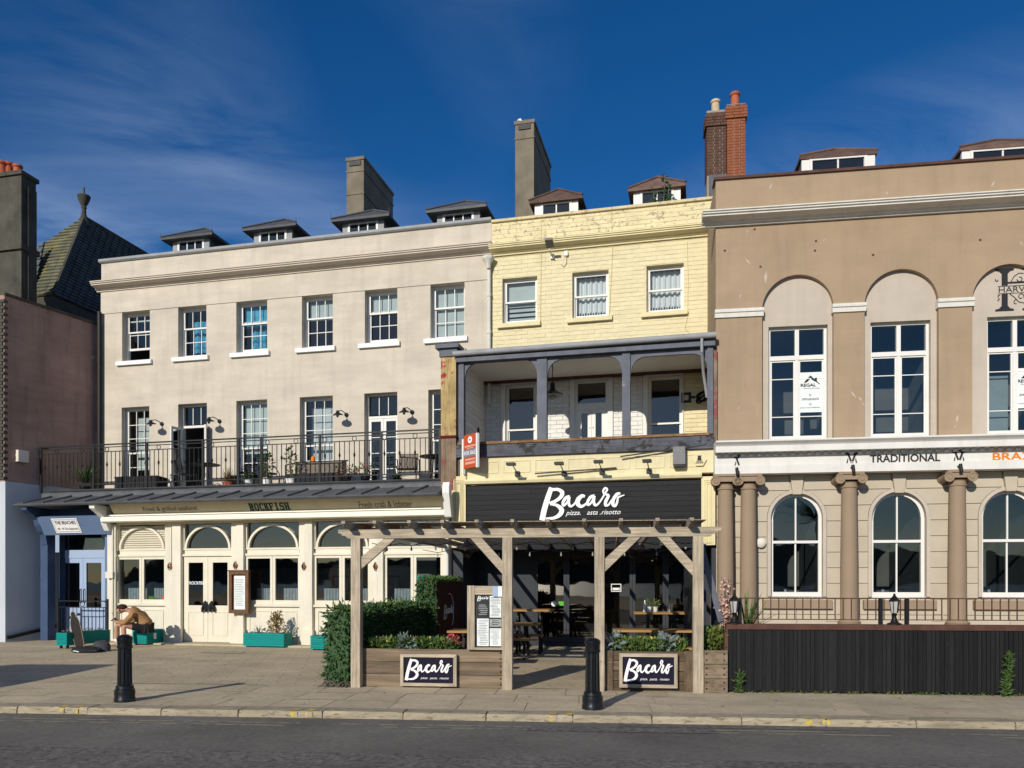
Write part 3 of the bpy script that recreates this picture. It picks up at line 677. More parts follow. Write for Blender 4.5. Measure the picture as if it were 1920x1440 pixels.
# cove fascia with the lettering
sx0, sx1 = T.x(214, -.3), T.x(838, -.2)
fa = MB().prof([(-.50, 3.76), (-.36, 3.56), (-.22, 3.40), (-.20, 3.22), (.10, 3.22), (.10, 3.90), (-.2, 3.82)], sx0, sx1).build('fascia', 'fascia_cream', BH)
def tilt_text(o):                                   # lettering follows the slope of the cove
    for v in o.data.vertices: v.co.y = -.510+(3.76-v.co.z)*.71
for tx_, m, a, b, t, q, wgt in (('Fried & grilled seafood', 'ink_brown', 268, 368, 940, 957, 0.0), ('Fresh crab & lobster', 'ink_brown', 672, 772, 932, 948, 0.0)):
    x0, x1, z0, z1 = T.r(a, b, t, q, -.4); z0, z1 = 3.515, 3.655; tilt_text(text(tx_, m, fa, x0, x1, z0, z1, 0, 'lettering', wgt))
def slab_letters(word, m, parent, x0, x1, z0, z1, y, name='lettering'):
    """heavy slab serif capitals out of bars"""
    G = {'R': [(0, 0, .34, 1), (0, .84, .75, 1), (.55, .5, .95, .92), (0, .42, .75, .58), (.5, 0, 1, .14), (.52, .05, .86, .5), (-.06, 0, .42, .13), (-.06, .87, .3, 1)],
         'O': [(0, .15, .32, .85), (.68, .15, 1, .85), (.15, 0, .85, .17), (.15, .83, .85, 1)], 'C': [(0, .15, .34, .85), (.15, 0, .95, .17), (.15, .83, .95, 1), (.78, .62, .95, .9), (.78, .1, .95, .32)],
         'K': [(0, 0, .34, 1), (-.06, 0, .42, .13), (-.06, .87, .42, 1), (.34, .4, .6, .62), (.5, .55, .78, .88), (.5, .12, .82, .46), (.55, .87, 1, 1), (.55, 0, 1.02, .13)],
         'F': [(0, 0, .34, 1), (-.06, 0, .46, .13), (-.06, .85, .92, 1), (.78, .65, .92, 1), (.3, .45, .68, .6)], 'I': [(.25, 0, .62, 1), (.08, 0, .8, .13), (.08, .87, .8, 1)],
         'S': [(0, .5, .34, .9), (.64, .1, .96, .52), (.1, .85, .9, 1), (.08, 0, .88, .15), (.1, .42, .88, .6), (0, 0, .16, .3), (.8, .7, .94, 1)], 'H': [(0, 0, .34, 1), (.62, 0, .96, 1), (.3, .42, .66, .58), (-.06, 0, .42, .13), (-.06, .87, .42, 1), (.55, 0, 1.02, .13), (.55, .87, 1.02, 1)]}
    b = MB(); n = len(word); wd = (x1-x0)/n
    for i, ch in enumerate(word):
        for k, (a, c, d, e) in enumerate(G[ch]):
            yy = y-.004-.0006*k; b.box(x0+wd*(i+.04+a*.84), x0+wd*(i+.04+d*.84), yy, y, z0+(z1-z0)*c, z0+(z1-z0)*e)
    return b.build(name, m, parent)
x0, x1, z0, z1 = T.r(467, 543, 938.5, 953.5, -.4); z0, z1 = 3.50, 3.68; o = slab_letters('ROCKFISH', 'ink_green', fa, x0, x1, z0, z1, 0)
for v in o.data.vertices: v.co.y = v.co.y-.507+(3.76-v.co.z)*.71
# awning cassette
aw = MB().prof([(-.22, 3.27), (-.40, 3.255), (-.46, 3.29), (-.47, 3.36), (-.44, 3.41), (-.36, 3.43), (-.22, 3.44)], T.x(189, -.45), T.x(834, -.45)).build('awning_cassette', 'awning', BH, True)
MB().prof([(-.30, 3.445), (-.36, 3.445), (-.36, 3.475), (-.28, 3.485)], T.x(196, -.4), T.x(826, -.4)).build('awning_rail', 'awning', BH)
# shopfront
BAY = [(222, 314), (345, 438), (462, 565), (590, 696), (722, 832)]
ZS = 3.235; ZT0, ZT1 = T.z(500, 1042, 0), T.z(500, 1027, 0); ZSILL = T.z(500, 1133, 0)
bx = [(T.x(a, 0), T.x(b, 0)) for a, b in BAY]
edges = [T.x(206, 0)]+[v for p in bx for v in p]+[T.x(846, 0)]
MB().box(edges[0], edges[-1], -.10, .18, ZS-.02, 3.24).build('beam', 'shop_cream', BH)
for i in range(6):
    a, b = edges[2*i], edges[2*i+1]
    p = MB(); p.box(a, b, -.10, .16, .035, ZS-.021)
    if i in (1, 2, 3, 4):
        c = a+(b-a)*.52; p.box(c-.015, b+.0, -.15, -.1, .035, ZS-.021); p.box(c-.05, b+.03, -.19, -.1, .035, .42); p.box(a-.03, c-.055, -.13, -.1, .035, .42)
    p.build('pier', 'shop_cream2', BH)
for i, (a, b) in enumerate(bx):
    door = i == 1
    fr_ = MB(); fr_.box(a, b, -.05, .12, ZT1-.045, ZT1); fr_.box(a, b, -.08, .12, ZT0+.0, ZT0+.06); fr_.box(a, a+.045, -.045, .12, ZT1, ZS-.02); fr_.box(b-.045, b, -.045, .12, ZT1, ZS-.02); fr_.box(a+.045, b-.045, -.03, .1, ZT0+.06, ZT1-.045)
    w = fr_.build('shop_window', 'shop_cream', BH)
    # round headed fanlight: arc bars over glass, or louvres in the first bay
    m_, r_ = (a+b)/2, (b-a)/2-.06; rise = ZS-.06-ZT1
    ab = MB(); n = 18
    for k in range(n):
        t0, t1 = math.pi*k/n, math.pi*(k+1)/n; P4 = [(m_+(r_)*math.cos(t0), ZT1+rise*math.sin(t0)), (m_+(r_)*math.cos(t1), ZT1+rise*math.sin(t1)), (m_+(r_-.06)*math.cos(t1), ZT1+(rise-.06)*math.sin(t1)), (m_+(r_-.06)*math.cos(t0), ZT1+(rise-.06)*math.sin(t0))]
        ab.slab(P4, [], -.06, .03)
    ab.build('fanlight_arch', 'shop_cream', w)
    if i == 0:
        nl = 11
        for k in range(nl):
            za = ZT1+(ZS-.02-ZT1)*k/nl; o = block('louvre', 'shop_cream', w, a+.045, b-.045, .02, .07, za, za+.022); o.rotation_euler = (R(38), 0, 0); o.scale.y = .075
        MB().box(a+.045, b-.045, .1, .11, ZT1, ZS-.02).build('louvre_back', 'room_dark', w)
    else:
        MB().face([(a+.045, .03, ZT1), (b-.045, .03, ZT1), (b-.045, .03, ZS-.02), (a+.045, .03, ZT1*0+ZS-.02)]).build('pane', 'glass', w)
    mid = (a+b)/2
    if door:
        for u, v in ((a+.02, mid-.004), (mid+.004, b-.02)):
            d = MB(); d.frame(u, v, .045, ZT0-.01, .14, -.03, .03, wb=.98, wt=.16); d = d.build('shop_door', 'shop_cream', BH)
            MB().face([(u+.14, 0, 1.02), (v-.14, 0, 1.02), (v-.14, 0, ZT0-.17), (u+.14, 0, ZT0-.17)]).build('pane', 'glass', d)
            MB().frame(u+.13, v-.13, .22, .86, .02, -.044, -.03).build('panel_moulding', 'shop_cream2', d)
            MB().lathe([(.02, 0), (.028, .02), (.02, .05)], 8, (v-.05 if u < mid-.3 else u+.05, -.03, 1.0), 'y').build('knob', 'iron', d)
    else:
        for u, v in ((a, mid-.004), (mid+.004, b)):
            MB().frame(u, v, ZSILL, ZT0-.002, .07, -.045, .02, wb=.11).build('casement', 'shop_cream', w)
            MB().face([(u+.07, 0, ZSILL+.11), (v-.07, 0, ZSILL+.11), (v-.07, 0, ZT0-.07), (u+.07, 0, ZT0-.07)]).build('pane', 'glass', w)
            drape(w, u+.12+.1*rng.random(), v-.03, ZSILL+.1, ZSILL+.42, .22, 'lace', 'cafe_curtain', 7, .018)
        MB().box(a, b, -.10, .1, ZSILL-.06, ZSILL-.001).build('sill', 'shop_cream', w)
        MB().box(a, b, -.03, .12, .035, ZSILL-.062).build('stall_riser', 'shop_cream2', w)
        pn = MB()
        for u, v in ((a+.10, mid-.05), (mid+.05, b-.10)): pn.frame(u, v, .22, ZSILL-.16, .03, -.048, -.03)
        pn.build('panel_moulding', 'shop_cream', w)
    MB().box(a+.05, b-.05, .02, .14, ZS-.0, ZS+.0001) if False else None
# the restaurant behind the glass
rm = MB(); ra, rb = edges[0], edges[-1]
rm.face([(ra, 5, 0), (rb, 5, 0), (rb, 5, 3.3), (ra, 5, 3.3)]); rm.face([(ra, .17, .036), (rb, .17, .036), (rb, 5, .036), (ra, 5, .036)]); rm.face([(ra, .19, 3.25), (ra, 5, 3.25), (rb, 5, 3.25), (rb, .19, 3.25)])
rm.face([(ra, .17, 0), (ra, 5, 0), (ra, 5, 3.3), (ra, .17, 3.3)]); rm.face([(rb, .17, 0), (rb, .17, 3.3), (rb, 5, 3.3), (rb, 5, 0)]); rm.build('dining_room', 'room_mid', BH)
MB().box(ra+.1, rb-.1, 4.6, 4.9, 2.1, 2.55).build('pelmet', 'room_red', BH)
MB().box(bx[4][0]+.35, bx[4][1]-.5, .9, .95, .04, 3.2).build('partition', 'room_cream', BH)
for i in (0, 2, 2, 3, 3):
    xx = bx[i][0]+rng.uniform(.2, .9); pf = MB().frame(xx, xx+.36, 1.35, 1.85, .05, 4.0, 4.03).build('picture_frame', 'ink', BH); MB().box(xx+.05, xx+.31, 4.01, 4.02, 1.4, 1.8).build('picture', 'paper_text', pf)
text('ROCKFISH', 'paper', BH, T.x(355, -.01), T.x(384, -.01), T.z(370, 1096, -.01), T.z(370, 1090, -.01), -.006, 'door_lettering', .02)
MB().box(*T.r(428, 438, 1112, 1134, 0)[:2], -.012, -.004, *T.r(428, 438, 1112, 1134, 0)[2:]).build('door_notice', 'paper', BH)
gs = T.r(277, 287, 1118, 1127, 0); MB().box(gs[0], gs[1], .03, .06, gs[2], gs[3]).build('green_box', 'green_bright', BH)
gs = T.r(304, 311, 1118, 1127, 0); MB().box(gs[0], gs[1], -.008, -.003, gs[2], gs[3]).build('red_sticker', 'sale_red', BH)
# pipes beside the first bay and at the right end
pb = MB()
for px in (211, 216): pb.tube([(T.x(px, -.15), -.15, .1), (T.x(px, -.15), -.15, ZS)], .026, 6)
pb.build('pipework', 'shop_cream2', BH, True)
MB().box(T.x(199, -.2), T.x(213, -.2), -.24, -.12, T.z(205, 1084, -.2), T.z(205, 1072, -.2)).build('junction_box', 'shop_cream2', BH)
MB().tube([(T.x(838, -.16), -.16, .05), (T.x(838, -.16), -.16, ZS)], .05, 8).build('rainwater_pipe', 'white_paint', BH, True)
# scroll brackets carrying the canopy ends
BR = [(-.82, 3.72), (-.80, 3.62), (-.62, 3.52), (-.40, 3.38), (-.36, 3.22), (-.26, 3.06), (-.16, 2.98), (-.13, 2.86), (-.10, 2.70), (-.04, 2.66), (.06, 2.70), (.06, 3.715)]
MB().prof(BR, T.x(203, -.1), T.x(203, -.1)+.16).build('bracket', 'white_paint', BH)
MB().prof([(-.66, 3.95), (-.60, 4.06), (-.50, 3.95), (-.30, 3.30), (-.36, 3.22), (-.48, 3.24), (-.66, 3.80)], T.x(833, -.5), T.x(833, -.5)+.17).build('bracket', 'white_paint', BH)

# ================================================================ the blue entrance to the left, under the same canopy
BE = thing('blue_entrance', 'blue painted guest house entrance porch with white name plate under the canopy', 'entrance', T)
ex0, ex1 = T.x(80, 0), T.x(203, 0)
MB().box(ex0, ex0+.24, -.08, .2, 0, 3.1).build('pilaster', 'navy', BE)
MB().box(ex1-.06, ex1+.04, -.06, .2, 0, 3.1).build('pilaster', 'navy_mid', BE)
MB().box(ex0, ex1, -.02, .2, 3.1, 3.7).build('lintel', 'navy', BE)
sg = MB().prof([(-.46, 3.44), (-.40, 3.47), (-.14, 2.99), (-.20, 2.96)], T.x(72, -.4), T.x(200, -.35)).build('name_board', 'navy_mid', BE)
def tilted(o, yy0=-.472, k=.553):
    for v in o.data.vertices: v.co.y = v.co.y+yy0+(3.44-v.co.z)*k
pxs = T.r(99, 147, 946, 974, -.38); pxs = (pxs[0], pxs[1], 3.03, 3.40); o = MB().box(pxs[0], pxs[1], -.012, 0, pxs[2]-.02, pxs[3]).build('name_plate', 'sign_white', sg); tilted(o)
o = MB().frame(pxs[0]+.03, pxs[1]-.03, pxs[2]+.01, pxs[3]-.03, .012, -.016, -.01).build('plate_border', 'paper_text', sg); tilted(o)
o = text('THE BEACHES', 'ink', sg, pxs[0]+.08, pxs[1]-.08, pxs[3]-.16, pxs[3]-.07, -.018, 'lettering', .012); tilted(o)
o = text('48 - 49 The Esplanade', 'ink', sg, pxs[0]+.1, pxs[1]-.07, pxs[2]+.05, pxs[2]+.12, -.018, 'lettering'); tilted(o)
dd = .55
da, db = T.x(112, dd), T.x(198, dd); dz0, dz1, fz = .06, T.z(155, 1043, dd), T.z(155, 978, dd)
MB().box(ex0+.24, da, dd-.02, dd+.1, 0, 3.5).build('jamb', 'navy', BE); MB().box(ex0+.22, ex1, .2, dd+.1, 3.12, 3.2).build('ceiling', 'navy', BE)
e = MB(); e.frame(da, db, dz0, dz1, .05, dd, dd+.1, wb=.001); e.box(da, db, dd, dd+.1, dz1, dz1+.12); en = e.build('door_frame', 'blue_door', BE)
mid = (da+db)/2
for u, v in ((da+.05, mid-.004), (mid+.004, db-.05)):
    d = MB().frame(u, v, dz0, dz1-.05, .11, dd+.02, dd+.07, wb=.85, wt=.14).build('door', 'blue_door', BE)
    MB().face([(u+.11, dd+.045, .91), (v-.11, dd+.045, .91), (v-.11, dd+.045, dz1-.19), (u+.11, dd+.045, dz1-.19)]).build('pane', 'glass_dark', d)
    hx = v-.055 if u < mid-.2 else u+.055
    MB().tube([(hx, dd+.02, 1.05), (hx, dd-.03, 1.08), (hx, dd-.03, 1.42), (hx, dd+.02, 1.45)], .014, 6).build('handle', 'iron', d)
MB().slab(rect(da-.3, db+.1, dz1+.12, 3.4), [arch_pts(da+.04, db-.04, dz1+.18, dz1+.2, 18, fz-dz1-.24)], dd, dd+.08).build('fanlight_frame', 'blue_door', BE)
MB().slab(arch_pts(da+.03, db-.03, dz1+.17, dz1+.2, 18, fz-dz1-.23), [], dd+.04, dd+.045).build('pane', 'glass_dark', BE)
room(BE, da, db, 0, 3.2, dd+.12, 2, 'room_dark')
MB().prof(BR, T.x(82, -.05)-.02, T.x(82, -.05)+.16).build('bracket', 'navy', BE)
# low iron gate railing in front of the blue doors
GR = thing('gate_railing', 'low black iron gate railing in front of the blue entrance doors', 'railing', T)
gx0, gx1 = T.x(109, -.12), T.x(201, -.12); gz = T.z(155, 1127, -.12)
g = MB(); g.bar((gx0, -.12, gz), (gx1, -.12, gz), .03); g.bar((gx0, -.12, gz-.17), (gx1, -.12, gz-.17), .02); g.bar((gx0, -.12, .12), (gx1, -.12, .12), .03)
for xx in (gx0, gx1): g.box(xx-.025, xx+.025, -.145, -.095, 0, gz+.06)
g.build('rail', 'iron', GR)
for k in range(1, 13):
    xx = gx0+(gx1-gx0)*k/13; MB().tube([(xx, -.12, .12), (xx, -.12, gz-.17)], .009, 5).build('baluster', 'iron', GR)
MB().tube([((gx0+gx1)/2+.07*math.cos(a), -.12, gz-.085+.07*math.sin(a)) for a in [2*math.pi*k/14 for k in range(15)]], .01, 5).build('ring', 'iron', GR)
# ================================================================ yellow house
YH = thing('terraced_house', 'pale yellow painted brick terraced house with a recessed balcony over the black restaurant sign', 'house', T)
ya, yb = xr+.003, T.x(1343, WY)+.5; FB = -.06                     # FB: plane of the projecting front
yv = T.x(1343, WY)
YW = [(942, 1007, 521, 604), (1073, 1141, 508, 594), (1212, 1282, 494, 585)]
yo = [(T.x(a, WY), T.x(b, WY)) for a, b, t, q in YW]
yt = sum(T.z((a+b)/2, t, WY) for a, b, t, q in YW)/3; yq = sum(T.z((a+b)/2, q, WY) for a, b, t, q in YW)/3
yp = T.z(1130, 392, WY); yc = (T.z(1130, 462, WY), T.z(1130, 437, WY-.28)); zroof = T.z(1130, 645, WY)
BW = [(948, 1005, 722), (1078, 1140, 712), (1215, 1280, 704)]; ZB = 4.72      # balcony back wall openings, floor level of the balcony
bo = [(T.x(a, WY), T.x(b, WY)) for a, b, t in BW]; bt = sum(T.z((a+b)/2, t, WY) for a, b, t in BW)/3
MB().slab(rect(ya, yb, ZB-.3, yp-.06), [rect(*o, yq, yt) for o in yo]+[rect(*o, ZB+.02, bt) for o in bo], WY+.012, WY+.35).build('wall', 'yellow', YH)
MB().box(ya, yb, WY+2.6, 9, 0, yp-.6).build('rear_block', 'room_mid', YH)  # unseen solid block behind the rooms here too
# painted bricks, laid course by course
def brickwork(parent, x0, x1, z0, z1, y, holes, m, wornfrom=None, limit=300, name='brick', bw=.328, bh=.112, joint=.010, proud=.009, deep=.03):
    rest = MB(); cnt = 0; z = z0; row = 0; todo = []
    while z < z1-.02:
        zt_ = min(z+bh, z1); x = x0-(bw/2 if row % 2 else 0)
        while x < x1:
            a, b = max(x, x0), min(x+(bw if row % 4 < 3 else bw*1.0), x1)
            segs = [(a, b)]
            for hx0, hx1, hz0, hz1 in holes:
                if zt_ > hz0+.01 and z < hz1-.01: segs = [q for s0, s1 in segs for q in ((s0, min(s1, hx0)), (max(s0, hx1), s1)) if q[1]-q[0] > .03]
            for s0, s1 in segs:
                if s1-s0 > .04: todo.append((s0+joint/2, s1-joint/2, z+joint/2, zt_-joint/2))
            x += bw
        z += bh; row += 1
    for s0, s1, za, zb in todo:
        mm = wornfrom[1] if wornfrom and za > wornfrom[0] else m; pr = y-proud+rng.uniform(-.004, .003)
        if cnt < limit:
            o = block(name, mm, parent, s0, s1, pr, y+deep, za, zb); o.rotation_euler = (rng.gauss(0, .006), 0, rng.gauss(0, .003)); cnt += 1
        else: rest.box(s0, s1, pr, y+deep, za, zb)
    if rest.v: rest.build(name+'work', m, parent, kind='stuff')
holes = [(a, b, yq-.10, yt) for a, b in yo]
brickwork(YH, ya+.01, yv, zroof-.05, yc[0], WY+.012, holes, 'yellow_brick', limit=290)
brickwork(YH, ya+.01, yv, yc[1]+.03, yp-.05, WY+.012, [], 'yellow_worn', limit=0, name='parapet_brick')
cornice(MB(), ya-.02, yv+.02, WY, yc[0], yc[1], .32).build('cornice', 'yellow_trim', YH)
MB().prof([(WY-.06, yp-.06), (WY-.07, yp), (WY+.42, yp+.04), (WY+.42, yp-.06)], ya, yv+.06).build('parapet_coping', 'yellow_worn', YH)
rf = MB(); rf.face([(ya, WY+.4, yp-.35), (yb, WY+.4, yp-.35), (yb, WY+4.6, yp+.42), (ya, WY+4.6, yp+.42)]); rf.face([(ya, WY+4.6, yp+.42), (yb, WY+4.6, yp+.42), (yb, 10.5, yp-.5), (ya, 10.5, yp-.5)]); rf.build('roof', 'tile_red', YH)
def slats(w, a, c, z0, z1, y):
    for k in range(3): MB().box(a+.03, c-.03, y+.2, y+.21, z0+.14+k*.13, z0+.22+k*.13).build('blind_slat', 'blind', w)
def voile(w, a, c, z0, z1, y): drape(w, a+.02, c-.02, z0+.10, z1-.06, y+.22, 'white_sill', 'curtain', 6, .03, .18)
for i, (a, b) in enumerate(yo):
    w = sash(YH, a, b, yq, yt, WY+.15, 1, 1, 1, split=.5, blind=(.42, 'blind') if i == 0 else None, extra=slats if i == 0 else voile, rm='room_mid' if i else 'room_dark')
    MB().prof([(WY-.10, yq-.02), (WY-.10, yq-.13), (WY+.1, yq-.13), (WY+.15, yq+.02), (WY+.0, yq+.005)], a-.13, b+.10).build('sill', 'yellow_trim', w)
for q in ((1003, 1084, 376), (1188, 1276, 353)): dormer(YH, T, *q, WY+.95, 'tile_red', 'white_paint', 2, ex=.14, rise=.46, deep=2.0, low=.95, hipback=.35)
# small weeds rooted in the gutter before the right dormer
wx, wz = T.x(1243, WY+.5), yp
wd = thing('weed', 'spindly weed growing from the parapet in front of the red tiled dormer', 'plant', T, wx, WY+.5, wz)
st = MB(); pts = []
for dx, h in ((0, .95), (-.28, .6), (.1, .7)):
    st.tube([(dx, 0, -.1), (dx+.03, 0, h*.5), (dx+.06, 0, h)], .012, 5)
    for k in range(40):
        t = rng.random(); pts.append(((dx+.05*t, 0, h*t), (rng.gauss(0, 1), rng.gauss(0, .6), .3)))
st.build('stem', 'twig', wd); leaf_cloud('leaves', 'leaf_dark', wd, pts, .13)
ch2 = chimney(YH, T, 966, 1001, 226, WY+2.4, 2.7, yp-.4, bands=(.5,))
# ---- roofed balcony
gx0_, gx1_ = T.x(858, FB), T.x(1341, FB)
zg = T.z(1100, 649, FB)                                           # gutter line
rf = MB(); rf.prof([(FB-.14, zg-.02), (FB-.14, zg+.02), (WY+.02, zg+.28), (WY+.02, zg+.20), (FB+.1, zg-.05)], gx0_-.02, gx1_+.0).build('balcony_roof', 'lead', YH)
gt = MB(); gt.tube([(gx0_-.05, FB-.2, zg-.03), (gx1_+.02, FB-.2, zg-.0)], .07, 10); gt.build('gutter', 'lead_light', YH, True)
MB().prof([(FB-.16, zg-.22), (FB-.16, zg-.12), (FB-.10, zg-.09), (FB-.10, zg-.03), (FB+.1, zg-.03), (FB+.1, zg-.22)], gx0_, gx1_).build('eaves_board', 'balcony_grey', YH)
BAYS = [(871, 1008, 677, 704), (1026, 1167, 671, 700), (1182, 1327, 666, 695)]
zhead = zg-.225; ZR = T.z(1100, 822, FB)                          # rail height
for a, b, t, s in BAYS:
    x0, x1 = T.x(a, FB), T.x(b, FB); zt_ = T.z((a+b)/2, t, FB); r = .34; n = 8
    op = [(x0, zt_-r-.12)]+[(x0+.02, zt_-r)]+[(x0+.02+r*(1-math.cos(math.pi/2*k/n)), zt_-r+r*math.sin(math.pi/2*k/n)) for k in range(1, n+1)]+[(x1-.02-r*(1-math.cos(math.pi/2*k/n)), zt_-r+r*math.sin(math.pi/2*k/n)) for k in range(n, 0, -1)]+[(x1-.02, zt_-r), (x1, zt_-r-.12)]
    MB().slab([(x1, zhead), (x0, zhead)]+op, [], FB-.02, FB+.05).build('arch_board', 'balcony_grey', YH)
def post(a, b, z0, z1, m='balcony_grey', y0=FB-.07, y1=FB+.09): return MB().box(T.x(a, FB), T.x(b, FB), y0, y1, z0, z1).build('post', m, YH)
for a, b in ((862, 871), (1008, 1026), (1167, 1182), (1326, 1337)): post(a, b, ZR-.02, zhead+.04)
MB().box(T.x(857, FB), T.x(1338, FB), FB-.10, FB+.10, ZR-.36, ZR-.06).build('parapet_beam', 'balcony_worn', YH)
MB().box(T.x(860, FB), T.x(1330, FB), FB-.13, FB+.14, ZR-.058, ZR-.0).build('rail_cap', 'timber_raw', YH)
MB().box(T.x(860, FB), T.x(1338, FB), FB+.1, WY, ZB-.12, ZB).build('balcony_floor', 'concrete', YH)
MB().box(gx0_+.05, gx1_, FB+.06, WY, zhead+.02, zhead+.06).build('balcony_ceiling', 'white_paint', YH)
MB().box(T.x(868, FB)-.10, T.x(868, FB), FB+.1, WY+.01, ZB-.1, zhead+.02).build('flank_wall', 'white_brick', YH)
for k in range(20):                                               # boards of the flank wall
    block('board', 'white_brick', YH, T.x(868, FB), T.x(868, FB)+.012, FB+.11, WY-.01, ZB+.02+k*.137, ZB+.02+k*.137+.127)
MB().box(T.x(1338, FB)-.02, T.x(1338, FB)+.04, FB+.1, WY+.01, ZB-.1, zhead+.02).build('flank_wall', 'yellow', YH)
xin0, xin1 = T.x(868, FB), T.x(1338, FB)-.02
zbeam = T.z(1100, 703, WY-.05)
MB().box(xin0, xin1, WY-.16, WY-.02, zbeam-.10, zbeam+.12).build('ceiling_beam', 'rust_brown', YH)
xyel = T.x(1283, WY)
brickwork(YH, xin0+.01, xyel, ZB, zbeam-.1, WY, [(a-.14, b+.14, ZB, bt+.14) for a, b in bo], 'white_brick', limit=150, name='white_brick')
brickwork(YH, xyel+.005, xin1, ZB, zbeam-.1, WY, [(bo[2][0]-.14, bo[2][1]+.02, ZB, bt+.14)], 'yellow_brick', limit=60, name='brick')
for i, (a, b) in enumerate(bo):
    MB().slab(rect(a-.13, b+(.13 if i < 2 else .02), ZB+.0, bt+.13), [rect(a, b, ZB+.0+.001, bt)], WY-.05, WY+.05).build('window_surround', 'white_paint', YH)
    if i == 1:
        fb = MB().frame(a, b, ZB, bt, .07, WY+.03, WY+.1); zt_ = ZB+(bt-ZB)*.70; fb.box(a+.07, b-.07, WY+.03, WY+.1, zt_-.08, zt_+.08); d = fb.build('balcony_door', 'white_paint', YH)
        MB().face([(a+.07, WY+.06, zt_+.08), (b-.07, WY+.06, zt_+.08), (b-.07, WY+.06, bt-.07), (a+.07, WY+.06, bt-.07)]).build('pane', 'glass_dark', d)
        m = (a+b)/2
        for u, v in ((a+.07, m-.003), (m+.003, b-.07)):
            lf = MB().frame(u, v, ZB+.02, zt_-.085, .10, WY+.04, WY+.09, wb=.5).build('door_leaf', 'white_paint', d)
            MB().face([(u+.1, WY+.06, ZB+.52), (v-.1, WY+.06, ZB+.52), (v-.1, WY+.06, zt_-.19), (u+.1, WY+.06, zt_-.19)]).build('pane', 'glass', lf)
            MB().lathe([(.02, 0), (.03, .03), (.015, .05)], 8, (v-.04 if u < m-.2 else u+.04, WY+.04, ZB+1.0), 'y').build('knob', 'iron', lf)
        room(YH, a, b, ZB, bt, WY+.12, 1.6)
    else:
        sash(YH, a, b, ZB+.15, bt, WY+.04, 1, 1, 1, split=.42, g='glass', deep=1.6)
# brick bits: hanging hooks, starfish ornaments
st = thing('wall_ornament', 'string of dark metal bird ornaments hung on the white balcony flank wall', 'ornament', T, T.x(868, FB)+.03, 1.25, 0)
for k, zz_ in enumerate((5.62, 5.40, 5.22, 5.02)):
    MB().slab([(-.09, zz_), (0, zz_+.10), (.10, zz_+.02), (.05, zz_-.07), (-.04, zz_-.04)], [], -.01, .01).xf(Matrix.Rotation(R(90), 4, 'Z')).build('bird', 'ink', st)
orn = thing('wall_ornament', 'black scrolled iron ornament on the yellow wall at the right end of the balcony', 'ornament', T, T.x(1300, WY-.03), WY-.03, 0)
oz = T.z(1305, 745, WY)
ob = MB(); ob.frame(-.30, -.06, oz-.13, oz+.13, .06, -.01, .02); ob.bar((-.06, 0, oz), (.05, 0, oz), .05)
for k in range(5): ob.tube([(.22+.14*math.cos(t)*(1 if k < 4 else .6)+.0, -.01*k/5, oz+.16*math.sin(t+k*.8)*(1 if k % 2 else .7)) for t in [2*math.pi*j/12 for j in range(13)]], .022, 5)
ob.build('scroll', 'iron', orn)
# pendant lantern on the balcony
pl = thing('pendant_lamp', 'black pendant ship lamp hanging from the yellow house balcony ceiling', 'lamp', T, T.x(1036, .5), .5, T.z(1036, 742, .5))
MB().lathe([(.02, .34), (.06, .30), (.06, .18), (.10, .12), (.26, .03), (.27, .0), (.25, -.0), (.10, .05)], 14).build('shade', 'iron', pl, True)
MB().tube([(0, 0, .3), (0, 0, zhead-T.z(1036, 742, .5)+.02)], .012, 5).build('rod', 'iron', pl); MB().lathe([(.02, .02), (.08, .0), (.09, -.06), (.03, -.12)], 10).build('bulb', 'lantern_glass', pl, True)
dpp = MB(); dpp.tube([(T.x(1316, FB-.2), FB-.2, zg-.05), (T.x(1316, FB-.2), FB-.2, zg-.36), (T.x(1319, FB), FB+.2, zg-.75), (T.x(1326, FB), FB+.3, zg-1.3)], .035, 8); dpp.build('rainwater_pipe', 'lead_light', YH, True)
# peeling pier at the left of the balcony
px0_, px1_ = T.x(829, FB), T.x(857, FB)
zcap = T.z(842, 652, FB); zmid = T.z(842, 818, FB); zlo = T.z(842, 905, FB)
MB().box(px0_, px1_, FB-.10, .5, zmid, zcap-.25).build('pier', 'peel_yellow', YH); MB().box(px0_, px1_, FB-.095, .5, zlo-.2, zmid-.06).build('pier', 'peel_brown', YH)
MB().box(px0_-.02, px1_+.02, FB-.13, .5, zmid-.058, zmid-.002).build('pier_band', 'room_red', YH)
cp = MB(); cp.box(px0_-.03, px1_+.04, FB-.14, .55, zcap-.248, zcap-.06); cp.box(px0_-.11, px1_+.10, FB-.22, .6, zcap-.058, zcap+.04); cp.build('pier_cap', 'balcony_grey', YH)
MB().box(px1_+.003, T.x(862, FB)-.002, FB+.0, .5, zlo, zcap-.2).build('recess', 'room_dark', YH)  # solid box filling the gap beside the pier, its shade put into the dark colour
MB().box(T.x(1338, FB), T.x(1343, FB)+.02, FB-.03, .1, ZR-.4, zg-.3).build('end_post', 'peel_brown', YH)
